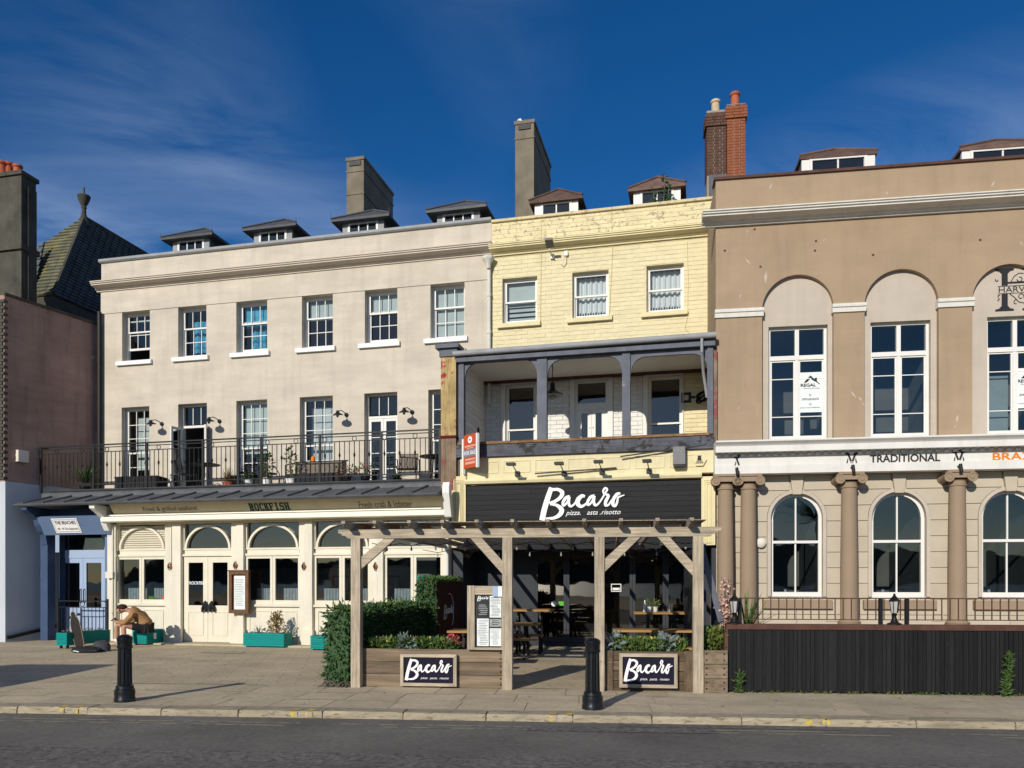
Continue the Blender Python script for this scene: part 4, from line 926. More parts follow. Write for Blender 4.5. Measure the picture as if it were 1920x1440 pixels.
# ---- panelled yellow band
z5, z4 = ZR-.365, T.z(1100, 893, FB)
xb0, xb1 = T.x(863, FB), T.x(1338, FB)
MB().box(xb0, xb1, FB-.02, .3, z4+.001, z5).build('band', 'yellow', YH)
bn = MB(); n = 7
for k in range(n):
    u, v = xb0+.3+(xb1-xb0-.5)*k/n, xb0+.3+(xb1-xb0-.5)*(k+1)/n-.12
    bn.frame(u, v, z4+.14, z5-.1, .022, FB-.035, FB-.02)
bn.build('panel_moulding', 'yellow_trim', YH)
MB().prof([(FB-.02, z4), (FB-.14, z4-.01), (FB-.17, z4-.06), (FB-.14, z4-.12), (FB-.04, z4-.14), (FB, z4-.14), (FB+.1, z4)], T.x(874, FB), T.x(1316, FB)).build('moulding', 'yellow_trim', YH, True)
for a, b in ((849, 875), (1315, 1341)):
    u, v = T.x(a, FB), T.x(b, FB); zt_ = T.z((a+b)/2, 894, FB); pz = MB().box(u, v, FB-.09, .3, 2.5, zt_).build('pilaster', 'yellow_trim', YH)
    pm = MB()
    for k in range(3): pm.frame(u+.05+k*.035, v-.05-k*.035, 2.55, zt_-.08-k*.04, .016, FB-.105-.006*k, FB-.09)
    pm.build('moulding', 'yellow_trim', pz)
# ---- black boarded fascia with the brush lettering
s0, s1, zs1 = T.x(875, FB), T.x(1315, FB), z4-.145
sgn = thing('shop_sign', 'black boarded restaurant fascia with white brush lettering', 'sign', T)
MB().box(s0, s1, FB+.0, .2, 2.5, zs1).build('backing', 'charcoal_paint', sgn)
k = 0; zz_ = zs1-.006
while zz_ > 2.55:
    cut = s0+(s1-s0)*rng.uniform(.25, .75); block('board', 'charcoal', sgn, s0+.005, cut, FB-.03, FB, zz_-.116, zz_); block('board', 'charcoal', sgn, cut+.004, s1-.005, FB-.03, FB, zz_-.116, zz_); zz_ -= .122
lx0, lx1, lz0, lz1 = T.r(1011, 1172, 911, 976, FB-.03)
script_logo(sgn, lx0, lx1, lz0, lz1, FB-.03, thick=.03)
text('pizza.   asta .risotto', 'sign_white', sgn, T.x(1061, FB), T.x(1164, FB), T.z(1110, 968, FB), T.z(1110, 957, FB), FB-.036, 'tagline', .0, .35)
# wall fittings on the band
def sign_light(px, py):
    x, z = T.p(px, py, FB); l = thing('sign_light', 'black arm floodlight above the restaurant sign, '+SLN[px], 'light', T, x, FB-.02, z, group='floodlights above the black sign')
    MB().box(-.055, .055, -.08, 0, -.06, .06).build('mount', 'iron', l); MB().tube([(0, -.05, .02), (-.0, -.5, .13), (-.0, -.62, .16)], .013, 6).build('arm', 'iron', l)
    MB().box(-.10, .10, -.80, -.60, .11, .17).build('lamp_head', 'iron', l); return l
SLN = {971: 'leftmost of four', 1058: 'second from the left', 1129: 'third from the left', 1217: 'rightmost, below the grey speaker box'}
for px, py in ((971, 889), (1058, 888), (1129, 885), (1217, 884)): sign_light(px, py)
sb = MB().box(*T.r(1262, 1285, 839, 872, FB-.1)[:2], FB-.2, FB-.03, *T.r(1262, 1285, 839, 872, FB-.1)[2:])
bo_ = T.r(1262, 1285, 839, 872, FB-.1); xs_ = (bo_[0]+bo_[1])/2
sp = thing('speaker_box', 'grey rectangular speaker box fixed to the yellow band at right', 'speaker', T, xs_, FB-.03, bo_[2])
hw = (bo_[1]-bo_[0])/2; hh = bo_[3]-bo_[2]; MB().box(-hw, hw, -.22, 0, 0, hh).build('case', 'pebble_grey', sp); MB().box(-hw+.01, hw-.01, -.20, -.02, -.05, -.001).build('base', 'iron', sp)
bd = MB(); r_ = T.r(1298, 1325, 847, 877, FB-.05); cx_, cz_ = (r_[0]+r_[1])/2, (r_[2]+r_[3])/2; rr = (r_[1]-r_[0])/2
pq = thing('emblem_plaque', 'hexagonal cream plaque with small dark emblem on the yellow band', 'plaque', T, cx_, FB-.025, cz_)
MB().slab([(rr*math.cos(math.pi/3*k), rr*math.sin(math.pi/3*k)) for k in range(6)], [], -.05, 0).build('plate', 'yellow_trim', pq)
em = MB(); em.slab([(-.05, -.02), (.05, -.02), (.035, .07), (.05, .10), (.02, .085), (0, .10), (-.02, .085), (-.05, .10), (-.035, .07)], [], -.056, -.05); em.slab([(-.07, -.045), (.07, -.045), (.07, -.03), (-.07, -.03)], [], -.056, -.05)
em.slab([(-.09, -.085), (.09, -.085), (.09, -.065), (-.09, -.065)], [], -.056, -.05); em.build('emblem', 'ink', pq)
# bar lights (thin black battens) over the sign and by the speaker
for a, b, ca, cb, lab in ((1003, 1156, 888, 877, 'thin black batten light above the black sign, between the floodlights'), (1163, 1338, 856, 832, 'long thin black batten rising to the right on the yellow band')):
    xa, za = T.p(a, ca, FB-.15); xb_, zb_ = T.p(b, cb, FB-.08)
    tag(MB().bar((0, 0, 0), (xb_-xa, .07, zb_-za), .03).build('batten_light', 'iron', None, loc=T.w(xa, FB-.15, za), rz=-R(T.a)), lab, 'light')
# floodlight high on the wall with its cable
x_, z_ = T.p(1036, 482, WY); fl = thing('floodlight', 'grey floodlight on a bracket high on the yellow brick wall', 'floodlight', T, x_, WY-.01, z_)
MB().box(-.05, .05, -.06, 0, -.06, .06).build('bracket', 'white_paint', fl)
MB().tube([(0, -.05, 0), (-.02, -.35, .06)], .02, 6).build('arm', 'white_paint', fl)
MB().box(-.10, .10, -.62, -.34, -.02, .05).xf(Matrix.Rotation(R(-22), 4, 'X')).build('lamp_head', 'pebble_grey', fl)
jb = MB(); jb.box(.32, .42, -.07, 0, -.02, .1); jb.tube([(.37, -.03, -.02), (.37, -.03, -.2), (.3, -.03, -.28), (.22, -.03, -.2)], .012, 5); jb.build('junction_box', 'white_paint', fl)
cb = MB(); 
for pts in ([(1014, 413), (1014, 500), (1013, 612)], [(1146, 395), (1148, 470), (1143, 580), (1140, 600)], [(1288, 452), (1290, 520), (1289, 588)], [(1290, 588), (1284, 615), (1300, 632), (1338, 640)]):
    cb.tube([(T.x(u, WY-.02), WY-.015, T.z(u, v, WY-.02)) for u, v in pts], .009, 5)
cb.build('cable', 'yellow_trim', YH)
# estate agent's board
fs = T.r(866, 905, 812, 878, FB-.35); sl_ = thing('for_sale_board', 'orange and grey FOR SALE board fixed to the left end of the yellow balcony', 'sign', T, fs[0], FB-.15, fs[2], turn=-38)
bw_, bh_ = .52, fs[3]-fs[2]
MB().box(0, bw_, -.012, .012, .02, bh_-.02).build('board', 'sale_red', sl_)
MB().box(.0, bw_, -.0165, -.0125, bh_*.34, bh_*.56).build('band', 'sale_grey', sl_)
MB().box(-.06, -.002, -.03, .03, -.10, bh_-.1).build('stake', 'white_sill', sl_); MB().box(bw_+.002, bw_+.06, -.03, .03, .0, bh_-.03).build('stake', 'white_sill', sl_)
text('FOR SALE', 'sign_white', sl_, .03, bw_-.03, bh_*.395, bh_*.51, -.0175, 'lettering', .01)
MB().lathe([(.085, -.0185), (.085, -.0125)], 18, (bw_/2, 0, bh_*.82), 'y').build('roundel', 'sign_white', sl_); MB().slab([(bw_/2-.04, bh_*.80), (bw_/2+.04, bh_*.80), (bw_/2+.04, bh_*.825), (bw_/2, bh_*.86), (bw_/2-.04, bh_*.825)], [], -.0215, -.0188).build('roof_mark', 'sale_grey', sl_)
for z0_, z1_, i_ in ((.62, .67, .04), (.575, .60, .12), (.24, .29, .06), (.13, .20, .06)): MB().box(i_, bw_-i_, -.0145, -.0125, bh_*z0_, bh_*z1_).build('small_print', 'sale_pink', sl_)

# ---- ground floor: set back dark glazing
GY = 1.3; gx0b, gx1b = T.x(868, 0), T.x(1334, 0); GZ = 2.75
MB().box(gx0b-.2, gx1b+.1, GY+.15, 6, 2.62, 2.72).build('ceiling', 'room_dark', YH)
MB().box(gx0b-.25, gx0b, .0, GY+.2, 0, 2.72).build('side_wall', 'charcoal_paint', YH); MB().box(gx1b, gx1b+.1, 0, GY+.2, 0, 2.72).build('side_wall', 'charcoal_paint', YH)
MB().box(gx0b, gx1b, .3, GY+.15, 2.50, 2.56).build('porch_ceiling', 'charcoal_paint', YH)
MB().box(gx0b, T.x(1003, GY), GY, GY+.14, 0, 2.5).build('panel_wall', 'charcoal_paint', YH)
xs = [T.x(v, GY) for v in (1003, 1062, 1128, 1186, 1248, 1312)]
for i in range(5):
    d = MB().frame(xs[i]+.003, xs[i+1]-.003, .10, 2.42, .07, GY, GY+.07, wb=.14, wt=.09).build('glazed_door', 'charcoal_paint', YH)
    MB().face([(xs[i]+.07, GY+.03, .24), (xs[i+1]-.07, GY+.03, .24), (xs[i+1]-.07, GY+.03, 2.33), (xs[i]+.07, GY+.03, 2.33)]).build('pane', 'glass_dark', d)
MB().box(xs[0], gx1b, GY-.02, GY+.12, 0, .095).build('sill', 'charcoal_paint', YH); MB().box(xs[0], gx1b, GY-.01, GY+.1, 2.425, 2.52).build('head', 'charcoal_paint', YH); MB().box(xs[-1], gx1b, GY, GY+.1, .1, 2.42).build('jamb', 'charcoal_paint', YH)
room(YH, gx0b, gx1b, 0, 2.6, GY+.16, 4.5, 'room_dark', grow=.0)
x_, z_ = T.p(1155, 1102, GY-.01); wn = MB().frame(x_-.13, x_+.13, z_-.1, z_+.1, .02, GY+.02, GY+.025); wn.box(x_-.09, x_+.09, GY+.02, GY+.024, z_-.06, z_); wn.build('window_sticker', 'paper', YH)
x_, z_ = T.p(1047, 1132, GY); MB().box(x_-.0, x_+.17, GY+.015, GY+.02, z_-.05, z_+.06).build('window_sticker', 'green_bright', YH); MB().lathe([(.07, 0), (.07, .006)], 14, (x_-.12, GY+.015, z_), 'y').build('window_sticker', 'paper', YH)

# ================================================================ left neighbour: side wall, chimney and slate roof
LH = thing('corner_house', 'neighbouring house at far left with a mauve upper and pale grey lower side wall', 'house', T)
A_ = (T.x(185, WY), WY); B_ = (T.x(74, .15), .15); dx_ = (B_[0]-A_[0])/(B_[1]-A_[1]); yn = .15
while True:
    xq_ = A_[0]+dx_*(yn-A_[1]); q_ = T.w(xq_, yn)
    if 960+FPX*q_.x/q_.y < 9: break
    yn -= .02
C_ = (A_[0]+dx_*(yn-A_[1]), yn); zw = T.z(100, 572, B_[1]); zl = T.z(60, 905, yn*.5)
fr_pts = [A_, C_, (C_[0]-9, C_[1]-.3), (C_[0]-9, 6), (A_[0]-.02, 6)]
plan_prism(MB(), fr_pts, zl+.002, zw).build('wall', 'mauve_wall', LH)
low_pts = [(A_[0]+.03, A_[1]), (C_[0]+.03, C_[1]-.0), (C_[0]-9, C_[1]-.33), (C_[0]-9, 6), (A_[0], 6)]
plan_prism(MB(), low_pts, 0, zl).build('lower_wall', 'grey_white_wall', LH)
cpb = MB(); cpb.bar((A_[0]-.06, A_[1], zw+.03), (C_[0]-.06, C_[1], zw+.03), .22, .07); cpb.build('coping', 'stone_dark', LH)
brickq = MB()
brickq = [brickq.box(C_[0]-.6, C_[0]+.02-(.06 if k % 2 else 0), C_[1]-.04, C_[1]+.12, zl+.05+k*.09, zl+.05+k*.09+.078) for k in range(int((zw-zl-.1)/.09))][0].build('quoin_brickwork', 'stone_dark', LH, kind='stuff')
ar = Vector((C_[0]-A_[0], C_[1]-A_[1], 0)).normalized(); nr = Vector((-ar.y, ar.x, 0)); nr = nr if nr.x > 0 else -nr
pos = Vector((C_[0], C_[1], 0))-ar*.45+nr*.02; zal = T.z(25, 856, C_[1]+.4)
al = put('alarm_box', MB().box(0, .12, -.15, .15, -.16, .16).mesh('alarm_box', 'alarm'), None, T.w(pos.x, pos.y, zal), -R(T.a)+math.atan2(nr.y, nr.x)); tag(al, 'cream alarm box on the mauve side wall at far left', 'alarm box')
# drain pipe and cables at the foot of the wall
pp = MB(); q0 = Vector((C_[0], C_[1], .12))+nr*.12; q1 = Vector((A_[0], A_[1], .42))+nr*.12-ar*-1.2
pp.tube([q0, q1], .05, 8); pp.tube([q1, q1+Vector((0, 0, 2.6))], .05, 8); pp.build('rainwater_pipe', 'iron', LH, True)
# stone chimney stack with pots, in front of the slate roof
LC = thing('chimney_stack', 'weathered grey stone chimney stack with red clay pots at the far left', 'chimney', T)
yc0 = 1.2; c0, c1, cz = T.x(-40, yc0), T.x(40, yc0), T.z(20, 330, yc0)
MB().box(c0, c1, yc0, yc0+.55, zw-.2, cz).build('stack', 'stone_dark', LC); MB().box(c0-.05, c1+.06, yc0-.06, yc0+.62, cz+.001, cz+.12).build('cap', 'stone_dark', LC); MB().box(c0-.06, c1+.08, yc0-.08, yc0+.62, T.z(20, 470, yc0), T.z(20, 470, yc0)+.16).build('band', 'stone_dark', LC)
MB().box(c1+.001, c1+.06, yc0+.2, yc0+.52, zw-.2, cz-.3).build('flue', 'stone_dark', LC)
for px, yy, s in ((3, yc0+.3, 1.), (16, yc0+.45, 1.05), (33, yc0+.45, .85)): MB().lathe([(.17*s, 0), (.19*s, .05), (.15*s, .12), (.14*s, .42*s), (.18*s, .46*s), (.18*s, .52*s), (.14*s, .54*s)], 12, (T.x(px, yy), yy, cz+.12)).build('pot', 'terracotta', LC, True)
# hipped slate roof with finial
TR = thing('slate_roof_house', 'steep old hipped slate roof with stone finial behind the mauve wall', 'house', T)
ry = 3.4; rx, rz0 = T.p(100, 552, ry); wv = 2.0; hv = 2.0
while T.x(157, ry+hv) < rx-wv and hv > .5: hv -= .02
while T.x(157, ry+hv) > rx-wv and hv < 9: hv += .02
apx, apy = rx-wv, ry+hv; apz = T.z(157, 408, apy); EX = 9.
def slope(name, m, A, B, C, D, rows, parent):
    """lapped slate courses between eave A-B and ridge D-C"""
    A, B, C, D = map(Vector, (A, B, C, D)); b = MB(); nrm = (B-A).cross(D-A).normalized()
    for k in range(rows):
        t0, t1 = k/rows, (k+1.25)/rows if k < rows-1 else 1.
        a, c = A.lerp(D, t0), B.lerp(C, t0); d, e = A.lerp(D, t1), B.lerp(C, t1); n = max(1, int((c-a).length/.32)); off = nrm*.06
        for j in range(n):
            u, v = j/n, (j+1)/n-.004; jit = nrm*rng.uniform(0, .018)
            p = [a.lerp(c, u)+off+jit, a.lerp(c, v)+off+jit, d.lerp(e, v)+nrm*.004, d.lerp(e, u)+nrm*.004]; b.face(p); b.face([a.lerp(c, u), a.lerp(c, v), p[1], p[0]])
    b.face([A-nrm*.02, B-nrm*.02, C-nrm*.02, D-nrm*.02]); return b.build(name, m, parent, kind='stuff')
ap = (apx, apy, apz); ape = (apx, apy+EX, apz)
slope('slates', 'slate_dark', (rx, ry, rz0), (rx, ry+EX, rz0), ape, ap, 30, TR)
slope('slates', 'slate_moss', (rx-2*wv, ry, rz0), (rx, ry, rz0), ap, ap, 24, TR)
slope('slates', 'slate_moss', (rx-2*wv, ry+EX, rz0), (rx-2*wv, ry, rz0), ap, ape, 24, TR)
plan_prism(MB(), [(rx-2*wv, ry), (rx, ry), (rx, ry+EX), (rx-2*wv, ry+EX)], 0, rz0-.05).build('wall', 'stone_dark', TR)
rl = MB(); rl.tube([(rx, ry, rz0+.04), (apx, apy, apz+.03)], .07, 6); rl.tube([(apx, apy, apz+.02), (apx, apy+EX, apz+.02)], .07, 6); rl.build('ridge', 'stone_dark', TR)
fi = MB().lathe([(.26, -.35), (.17, -.1), (.09, .10), (.075, .32), (.11, .38), (.075, .42), (.14, .52), (.20, .66), (.24, .80), (.22, .84), (.10, .86), (.04, .90), (.035, 1.12), (.03, 1.16)], 10, (apx, apy, apz)); fi.build('finial', 'stone_dark', TR, True)
LR = thing('parapet_roof', 'dark slate roof slope between the stone chimney and the hipped roof', 'roof', T)
slope('slates', 'slate_dark', (c1-3, 2.3, zw-.1), (T.x(82, 3.0), 2.3, zw-.1), (T.x(84, 5.2), 5.2, T.z(84, 452, 5.2)), (c1-3, 5.2, T.z(84, 452, 5.2)), 14, LR)
# ================================================================ brown house with round headed recesses
RH = thing('corner_restaurant', 'brown and cream rendered building with round headed recesses and columns at right', 'building', BN)
bx0, bx1 = 0.0, BN.x(2262, 0)
zpar = BN.z(1630, 318, 0); zco = (BN.z(1630, 409, 0), BN.z(1630, 377, -.3)); zstr = BN.z(1630, 824, -.2)        # parapet, cornice, string course top
AR = [(1429, 1563, 578, 510), (1621, 1760, 569, 497), (1823, 1964, 560, 488), (2033, 2177, 551, 479)]
zsp = sum(BN.z((a+b)/2, s, 0) for a, b, s, t in AR)/4
ax = [(BN.x(a, 0), BN.x(b, 0)) for a, b, s, t in AR]
REC = .12
MB().slab(rect(bx0, bx1, zstr-.1, zpar), [arch_pts(a, b, zstr-.05, zsp, 24) for a, b in ax], 0, REC, back=False).build('wall', 'brown', RH)
WN = [(1441, 1552, 608, 826), (1632, 1745, 601, 822), (1851, 1965, 593, 820), (2070, 2187, 585, 818)]
wx_ = [(BN.x(a, REC), BN.x(b, REC)) for a, b, t, q in WN]; wt = sum(BN.z((a+b)/2, t, REC) for a, b, t, q in WN)/4
MB().slab(rect(bx0+.05, bx1, zstr-.1, zpar-.1), [rect(a, b, zstr+.005, wt) for a, b in wx_], REC+.002, REC+.3).build('recess_wall', 'cream_grey', RH)
cornice(MB(), bx0-.32, bx1, 0, zco[0], zco[1], .42).build('cornice', 'cornice_white', RH)
MB().box(bx0-.04, bx1, -.05, .4, zpar+.001, zpar+.06).build('parapet_coping', 'rust_brown', RH)
MB().box(bx0, bx0+.3, .001+REC, 7, 0, zpar-.02).build('side_wall', 'brown', RH); MB().box(bx0+.3, bx1, 2.6, 7, 0, zpar-.3).build('rear_block', 'room_mid', RH)  # the second box is an unseen solid block behind the rooms
for a, b, y_ in ((bx0-.02, ax[0][0]+.03, 0), (ax[0][1]-.03, ax[1][0]+.03, 0), (ax[1][1]-.03, ax[2][0]+.03, 0), (ax[2][1]-.03, ax[3][0]+.03, 0), (ax[3][1]-.03, bx1, 0)):
    MB().prof([(-.07, zsp-.02), (-.07, zsp+.02), (-.05, zsp+.06), (.1, zsp+.06), (.1, zsp-.13), (-.04, zsp-.13), (-.04, zsp-.03)], a, b).build('impost_band', 'cornice_white', RH)
def casement(parent, a, b, z0, z1, y):
    h = z1-z0; zt_ = z0+h*.72; w = MB(); w.frame(a, b, z0, z1, .06, y, y+.12, wb=.05); w.box(a+.06, b-.06, y-.01, y+.12, zt_, zt_+.10); m = (a+b)/2
    w.box(m-.045, m+.045, y, y+.1, zt_+.10, z1-.06); w.box(m-.04, m+.04, y, y+.1, z0+.05, zt_)
    w = w.build('window', 'white_paint', parent)
    for u, v in ((a+.06, m-.04), (m+.04, b-.06)):
        MB().frame(u, v, z0+.05, zt_, .035, y+.02, y+.06, wb=.14).build('casement', 'white_paint', w)
        H_ = zt_-z0-.225; zs = [z0+.19, z0+.19+H_*.26, z0+.19+H_*.77, zt_-.035]
        panes(w, u+.035, v-.035, z0+.19, zt_-.035, y+.045, 1, 3, m='glass', zsplits=zs)
        MB().face([(u+.005, y+.045, zt_+.1), (v-.005, y+.045, zt_+.1), (v-.005, y+.045, z1-.06), (u+.005, y+.045, z1-.06)]).build('pane', 'glass', w)
    room(parent, a, b, z0, z1, y+.13, 2.0, 'room_mid'); return w
cw = [casement(RH, a, b, zstr+.01, wt, REC+.12) for a, b in wx_]
# notices taped inside the panes
def regal(i, px0, px1, pt, pb):
    y = REC+.16; x0, x1, z0, z1 = BN.r(px0, px1, pt, pb, y); n = MB().box(x0, x1, y-.002, y+.0, z0, z1).build('window_notice', 'paper', cw[i]); W_, H_ = x1-x0, z1-z0
    poly_sign([[(430, 410), (632, 205), (800, 370), (770, 390), (632, 300), (520, 410)], [(632, 205), (940, 480), (900, 470), (620, 270)], [(765, 285), (832, 275), (832, 400), (765, 345)]], 'ink', cw[i], 'roof_logo', x0, x1, z0, z1, y-.004, (300, 110, 985, 1300))
    text('REGAL', 'ink', cw[i], x0+.05*W_, x0+.74*W_, z0+.64*H_, z0+.72*H_, y-.006, 'lettering', .03); text('Building Services', 'ink', cw[i], x0+.2*W_, x0+.9*W_, z0+.575*H_, z0+.615*H_, y-.006, 'lettering')
    text('07916535275', 'ink', cw[i], x0+.12*W_, x0+.86*W_, z0+.30*H_, z0+.355*H_, y-.006, 'lettering', .02); MB().box(x0+.03*W_, x0+.92*W_, y-.005, y-.003, z0+.105*H_, z0+.125*H_).build('small_print', 'paper_text', cw[i])
    for q in (.43, .20): MB().tube([(x0+.48*W_+.022*math.cos(t), y-.006, z0+q*H_+.022*math.sin(t)) for t in [2*math.pi*k/10 for k in range(11)]], .004, 4).build('icon', 'ink', cw[i])
regal(0, 1499, 1541, 698, 773); regal(2, 1906, 1950, 690, 765)
MB().box(*BN.r(1851, 1890, 700, 808, REC+.4)[:2], REC+.40, REC+.41, *BN.r(1851, 1890, 705, 808, REC+.4)[2:]).build('blind', 'blind', cw[2])
# monogram painted on the third recess
mx0, mx1, mz0, mz1 = BN.r(1866, 1920, 503, 583, REC); my = REC-.001
uw = (mx1-mx0)/54.; X_ = lambda u: mx0+(u-1866)*uw
zz0 = lambda v: mz1-(v-503)/80.*(mz1-mz0)
mono = thing('painted_monogram', 'large dark painted letter H with scrolls and name band on the right hand recess', 'sign', BN)
def stem(u): return [(u, 503), (u+35, 503), (u+35, 507), (u+28, 508.5), (u+23.5, 513), (u+23.5, 535), (u+12, 535), (u+12, 513), (u+7, 508.5), (u, 507)], [(u+12, 550), (u+23.5, 550), (u+23.5, 573), (u+28, 578), (u+35, 579.5), (u+35, 583), (u, 583), (u, 579.5), (u+7, 578), (u+12, 573)]
hbm = MB()
for u in (1866, 1917):
    for pl in stem(u): hbm.slab([(X_(a), zz0(b)) for a, b in pl], [], my-.004, my)
hbm.slab([(X_(1889), zz0(528.5)), (X_(1929), zz0(528.5)), (X_(1929), zz0(532)), (X_(1889), zz0(532))], [], my-.0045, my)
for v in (535.8, 549.5): hbm.slab([(X_(1871), zz0(v)), (X_(1944), zz0(v)), (X_(1944), zz0(v+1)), (X_(1871), zz0(v+1))], [], my-.005, my)
hbm.build('letter', 'ink', mono); text('HARVEY', 'ink', mono, X_(1872.5), X_(1943), zz0(548), zz0(537.5), my-.006, 'lettering', .0)
sc = MB()
for cu_, cv_, r0, t0, tn, dr_ in ((1912, 524, 5.5, 3.2, 8.2, .55), (1914, 557, 6, -.5, 5.5, .6), (1905, 567, 4.5, 1.2, 5.0, .4), (1869, 524, 3, 2.5, 6.5, .3), (1873, 555, 2.5, .8, 4.5, .3), (1873, 562, 2.5, .8, 4.5, .3)):
    sc.tube([(X_(cu_+(r0-dr_*(t-t0)*.8)*math.cos(t)), my-.006, zz0(cv_-(r0-dr_*(t-t0)*.8)*math.sin(t))) for t in [t0+(tn-t0)*k/14 for k in range(15)]], .008, 4)
for ln in ([(1895, 529), (1901, 519), (1910, 513), (1919, 514)], [(1893, 551), (1902, 558), (1910, 567), (1922, 570)]): sc.tube([(X_(a), my-.006, zz0(b)) for a, b in ln], .008, 4)
sc.build('scrolls', 'ink', mono)
for q in ((1503, 1640, 290), (1803, 1958, 273)): dormer(RH, BN, *q, .95, 'tile_red', 'white_paint', 2, ex=.05, rise=.30, deep=2.4, low=.9, hipback=.35)
# brick stack at the party wall
BC = thing('brick_chimney', 'paired red and dark brick chimney stacks with a buff and a red pot', 'chimney', BN)
by_ = 2.6
def stack(px0, px1, py, pyb, m, yy, dp, pot, potm):
    x0, x1, zt_, z0 = BN.x(px0, yy), BN.x(px1, yy), BN.z((px0+px1)/2, py, yy), BN.z((px0+px1)/2, pyb, yy)
    MB().box(x0+.012, x1-.012, yy+.012, yy+dp-.012, z0-1.5, zt_-.02).build('core', 'mortar', BC)
    b = MB(); b2 = MB(); z = z0; r = 0
    while z < zt_-.05:
        g = .045 if (zt_-z < .42 and zt_-z > .1) else 0; n = 3 if r % 2 else 2; w0 = (x1-x0+2*g)/(n+.5*(r % 2 == 0)); x = x0-g
        xs_ = [x0-g+w0*k for k in range(n+1)]+[x1+g]
        for k in range(len(xs_)-1):
            if xs_[k+1]-xs_[k] > .05: b.box(xs_[k]+.006, xs_[k+1]-.006, yy-g, yy+.1, z+.006, z+.069)
        ny = int(dp/.2); 
        for k in range(ny): b.box(x1+g-.1, x1+g, yy+.11+dp*k/ny*.98, yy+.10+dp*(k+1)/ny*.98-.012, z+.006, z+.069); b.box(x0-g, x0-g+.1, yy+.11+dp*k/ny*.98, yy+.10+dp*(k+1)/ny*.98-.012, z+.006, z+.069)
        z += .075; r += 1
    b.build('brickwork', m, BC, kind='stuff'); MB().box(x0, x1, yy, yy+dp, zt_-.03, zt_+.02).build('flaunching', 'mortar', BC)
    xm = (x0+x1)/2; h = pot
    MB().lathe([(.12, 0), (.14, .04), (.11, .08), (.105, h-.1), (.135, h-.07), (.135, h-.03), (.11, h)], 12, (xm, yy+.25, zt_)).build('pot', potm, BC, True)
    return x0, x1, z0
stack(1325, 1362, 208, 328, 'brick_dark', by_, .5, .42, 'pot_buff'); stack(1363, 1398, 196, 330, 'brick_red', by_-.05, .6, .45, 'terracotta')
MB().box(BN.x(1329, by_), BN.x(1366, by_), by_-.02, by_+.5, zpar-1.2, BN.z(1345, 328, by_)).build('base', 'lead', BC)
# ---- entablature with dentils and lettering
EY = -.34
zE = [BN.z(1630, v, EY) for v in (824, 832, 845, 851, 868, 884)]
MB().prof([(.0, zE[0]+.03), (EY-.34, zE[0]), (EY-.34, zE[0]-.035), (EY-.27, zE[1]+.01), (EY-.24, zE[1]-.02), (EY-.24, zE[2]), (EY-.10, zE[2]+.005), (EY+.0, zE[2]-.01), (EY+.0, zE[3]-.02), (EY, zE[4]), (EY-.025, zE[4]), (EY-.025, zE[5]), (.0, zE[5])], -.06, bx1).build('entablature', 'entab_white', RH)
x = -.02
while x < bx1:
    block('dentil', 'entab_white', RH, x, x+.085, EY-.075, EY+.01, zE[3]+.005, zE[2]-.012); x += .178
def bull(px, py, half=False):
    x_, z_ = BN.p(px, py, EY); f = .15; pol = [[(-.5, .5), (-.42, .32), (-.30, .28), (-.12, -.2), (.02, -.2), (-.2, .42), (-.40, .44), (-.44, .5)], [(-.14, .5), (.14, .5), (.2, .3), (.14, .3), (.08, .4), (-.08, .4), (-.14, .3), (-.2, .3)],
                [(-.24, -.05), (-.30, -.4), (-.40, -.4), (-.28, .05)], [(-.12, -.2), (-.06, -.4), (.06, -.4), (.12, -.2), (.06, -.28), (-.06, -.28)]]
    pol += [[(-u, v) for u, v in q][::-1] for q in (pol[0], pol[2])]
    if half: pol = [[(u+.25, v) for u, v in pol[0]], [(u+.25, v) for u, v in pol[2]], [(.1, .5), (.3, .52), (.22, .3), (.12, .2)], [(.1, -.1), (.22, -.4), (.32, -.4), (.16, .1)]]
    return poly_sign([[(u, -v) for u, v in q] for q in pol], 'ink', RH, 'bull_emblem', x_-f, x_+f, z_-f, z_+f, EY-.0, (-.5, -.5, .5, .5))
bull(1380, 866, True); bull(1597, 860); bull(1798, 857)
x0, x1, z0, z1 = BN.r(1631, 1763, 851.5, 866.5, EY); text('TRADITIONAL', 'ink', RH, x0, x1, z0, z1, EY-.004, 'lettering', .03)
x0, x1, z0, z1 = BN.r(1861, 2010, 847.5, 862, EY); text('BRAZILIAN', 'orange_text', RH, x0, x1, z0, z1, EY-.004, 'lettering', .02)
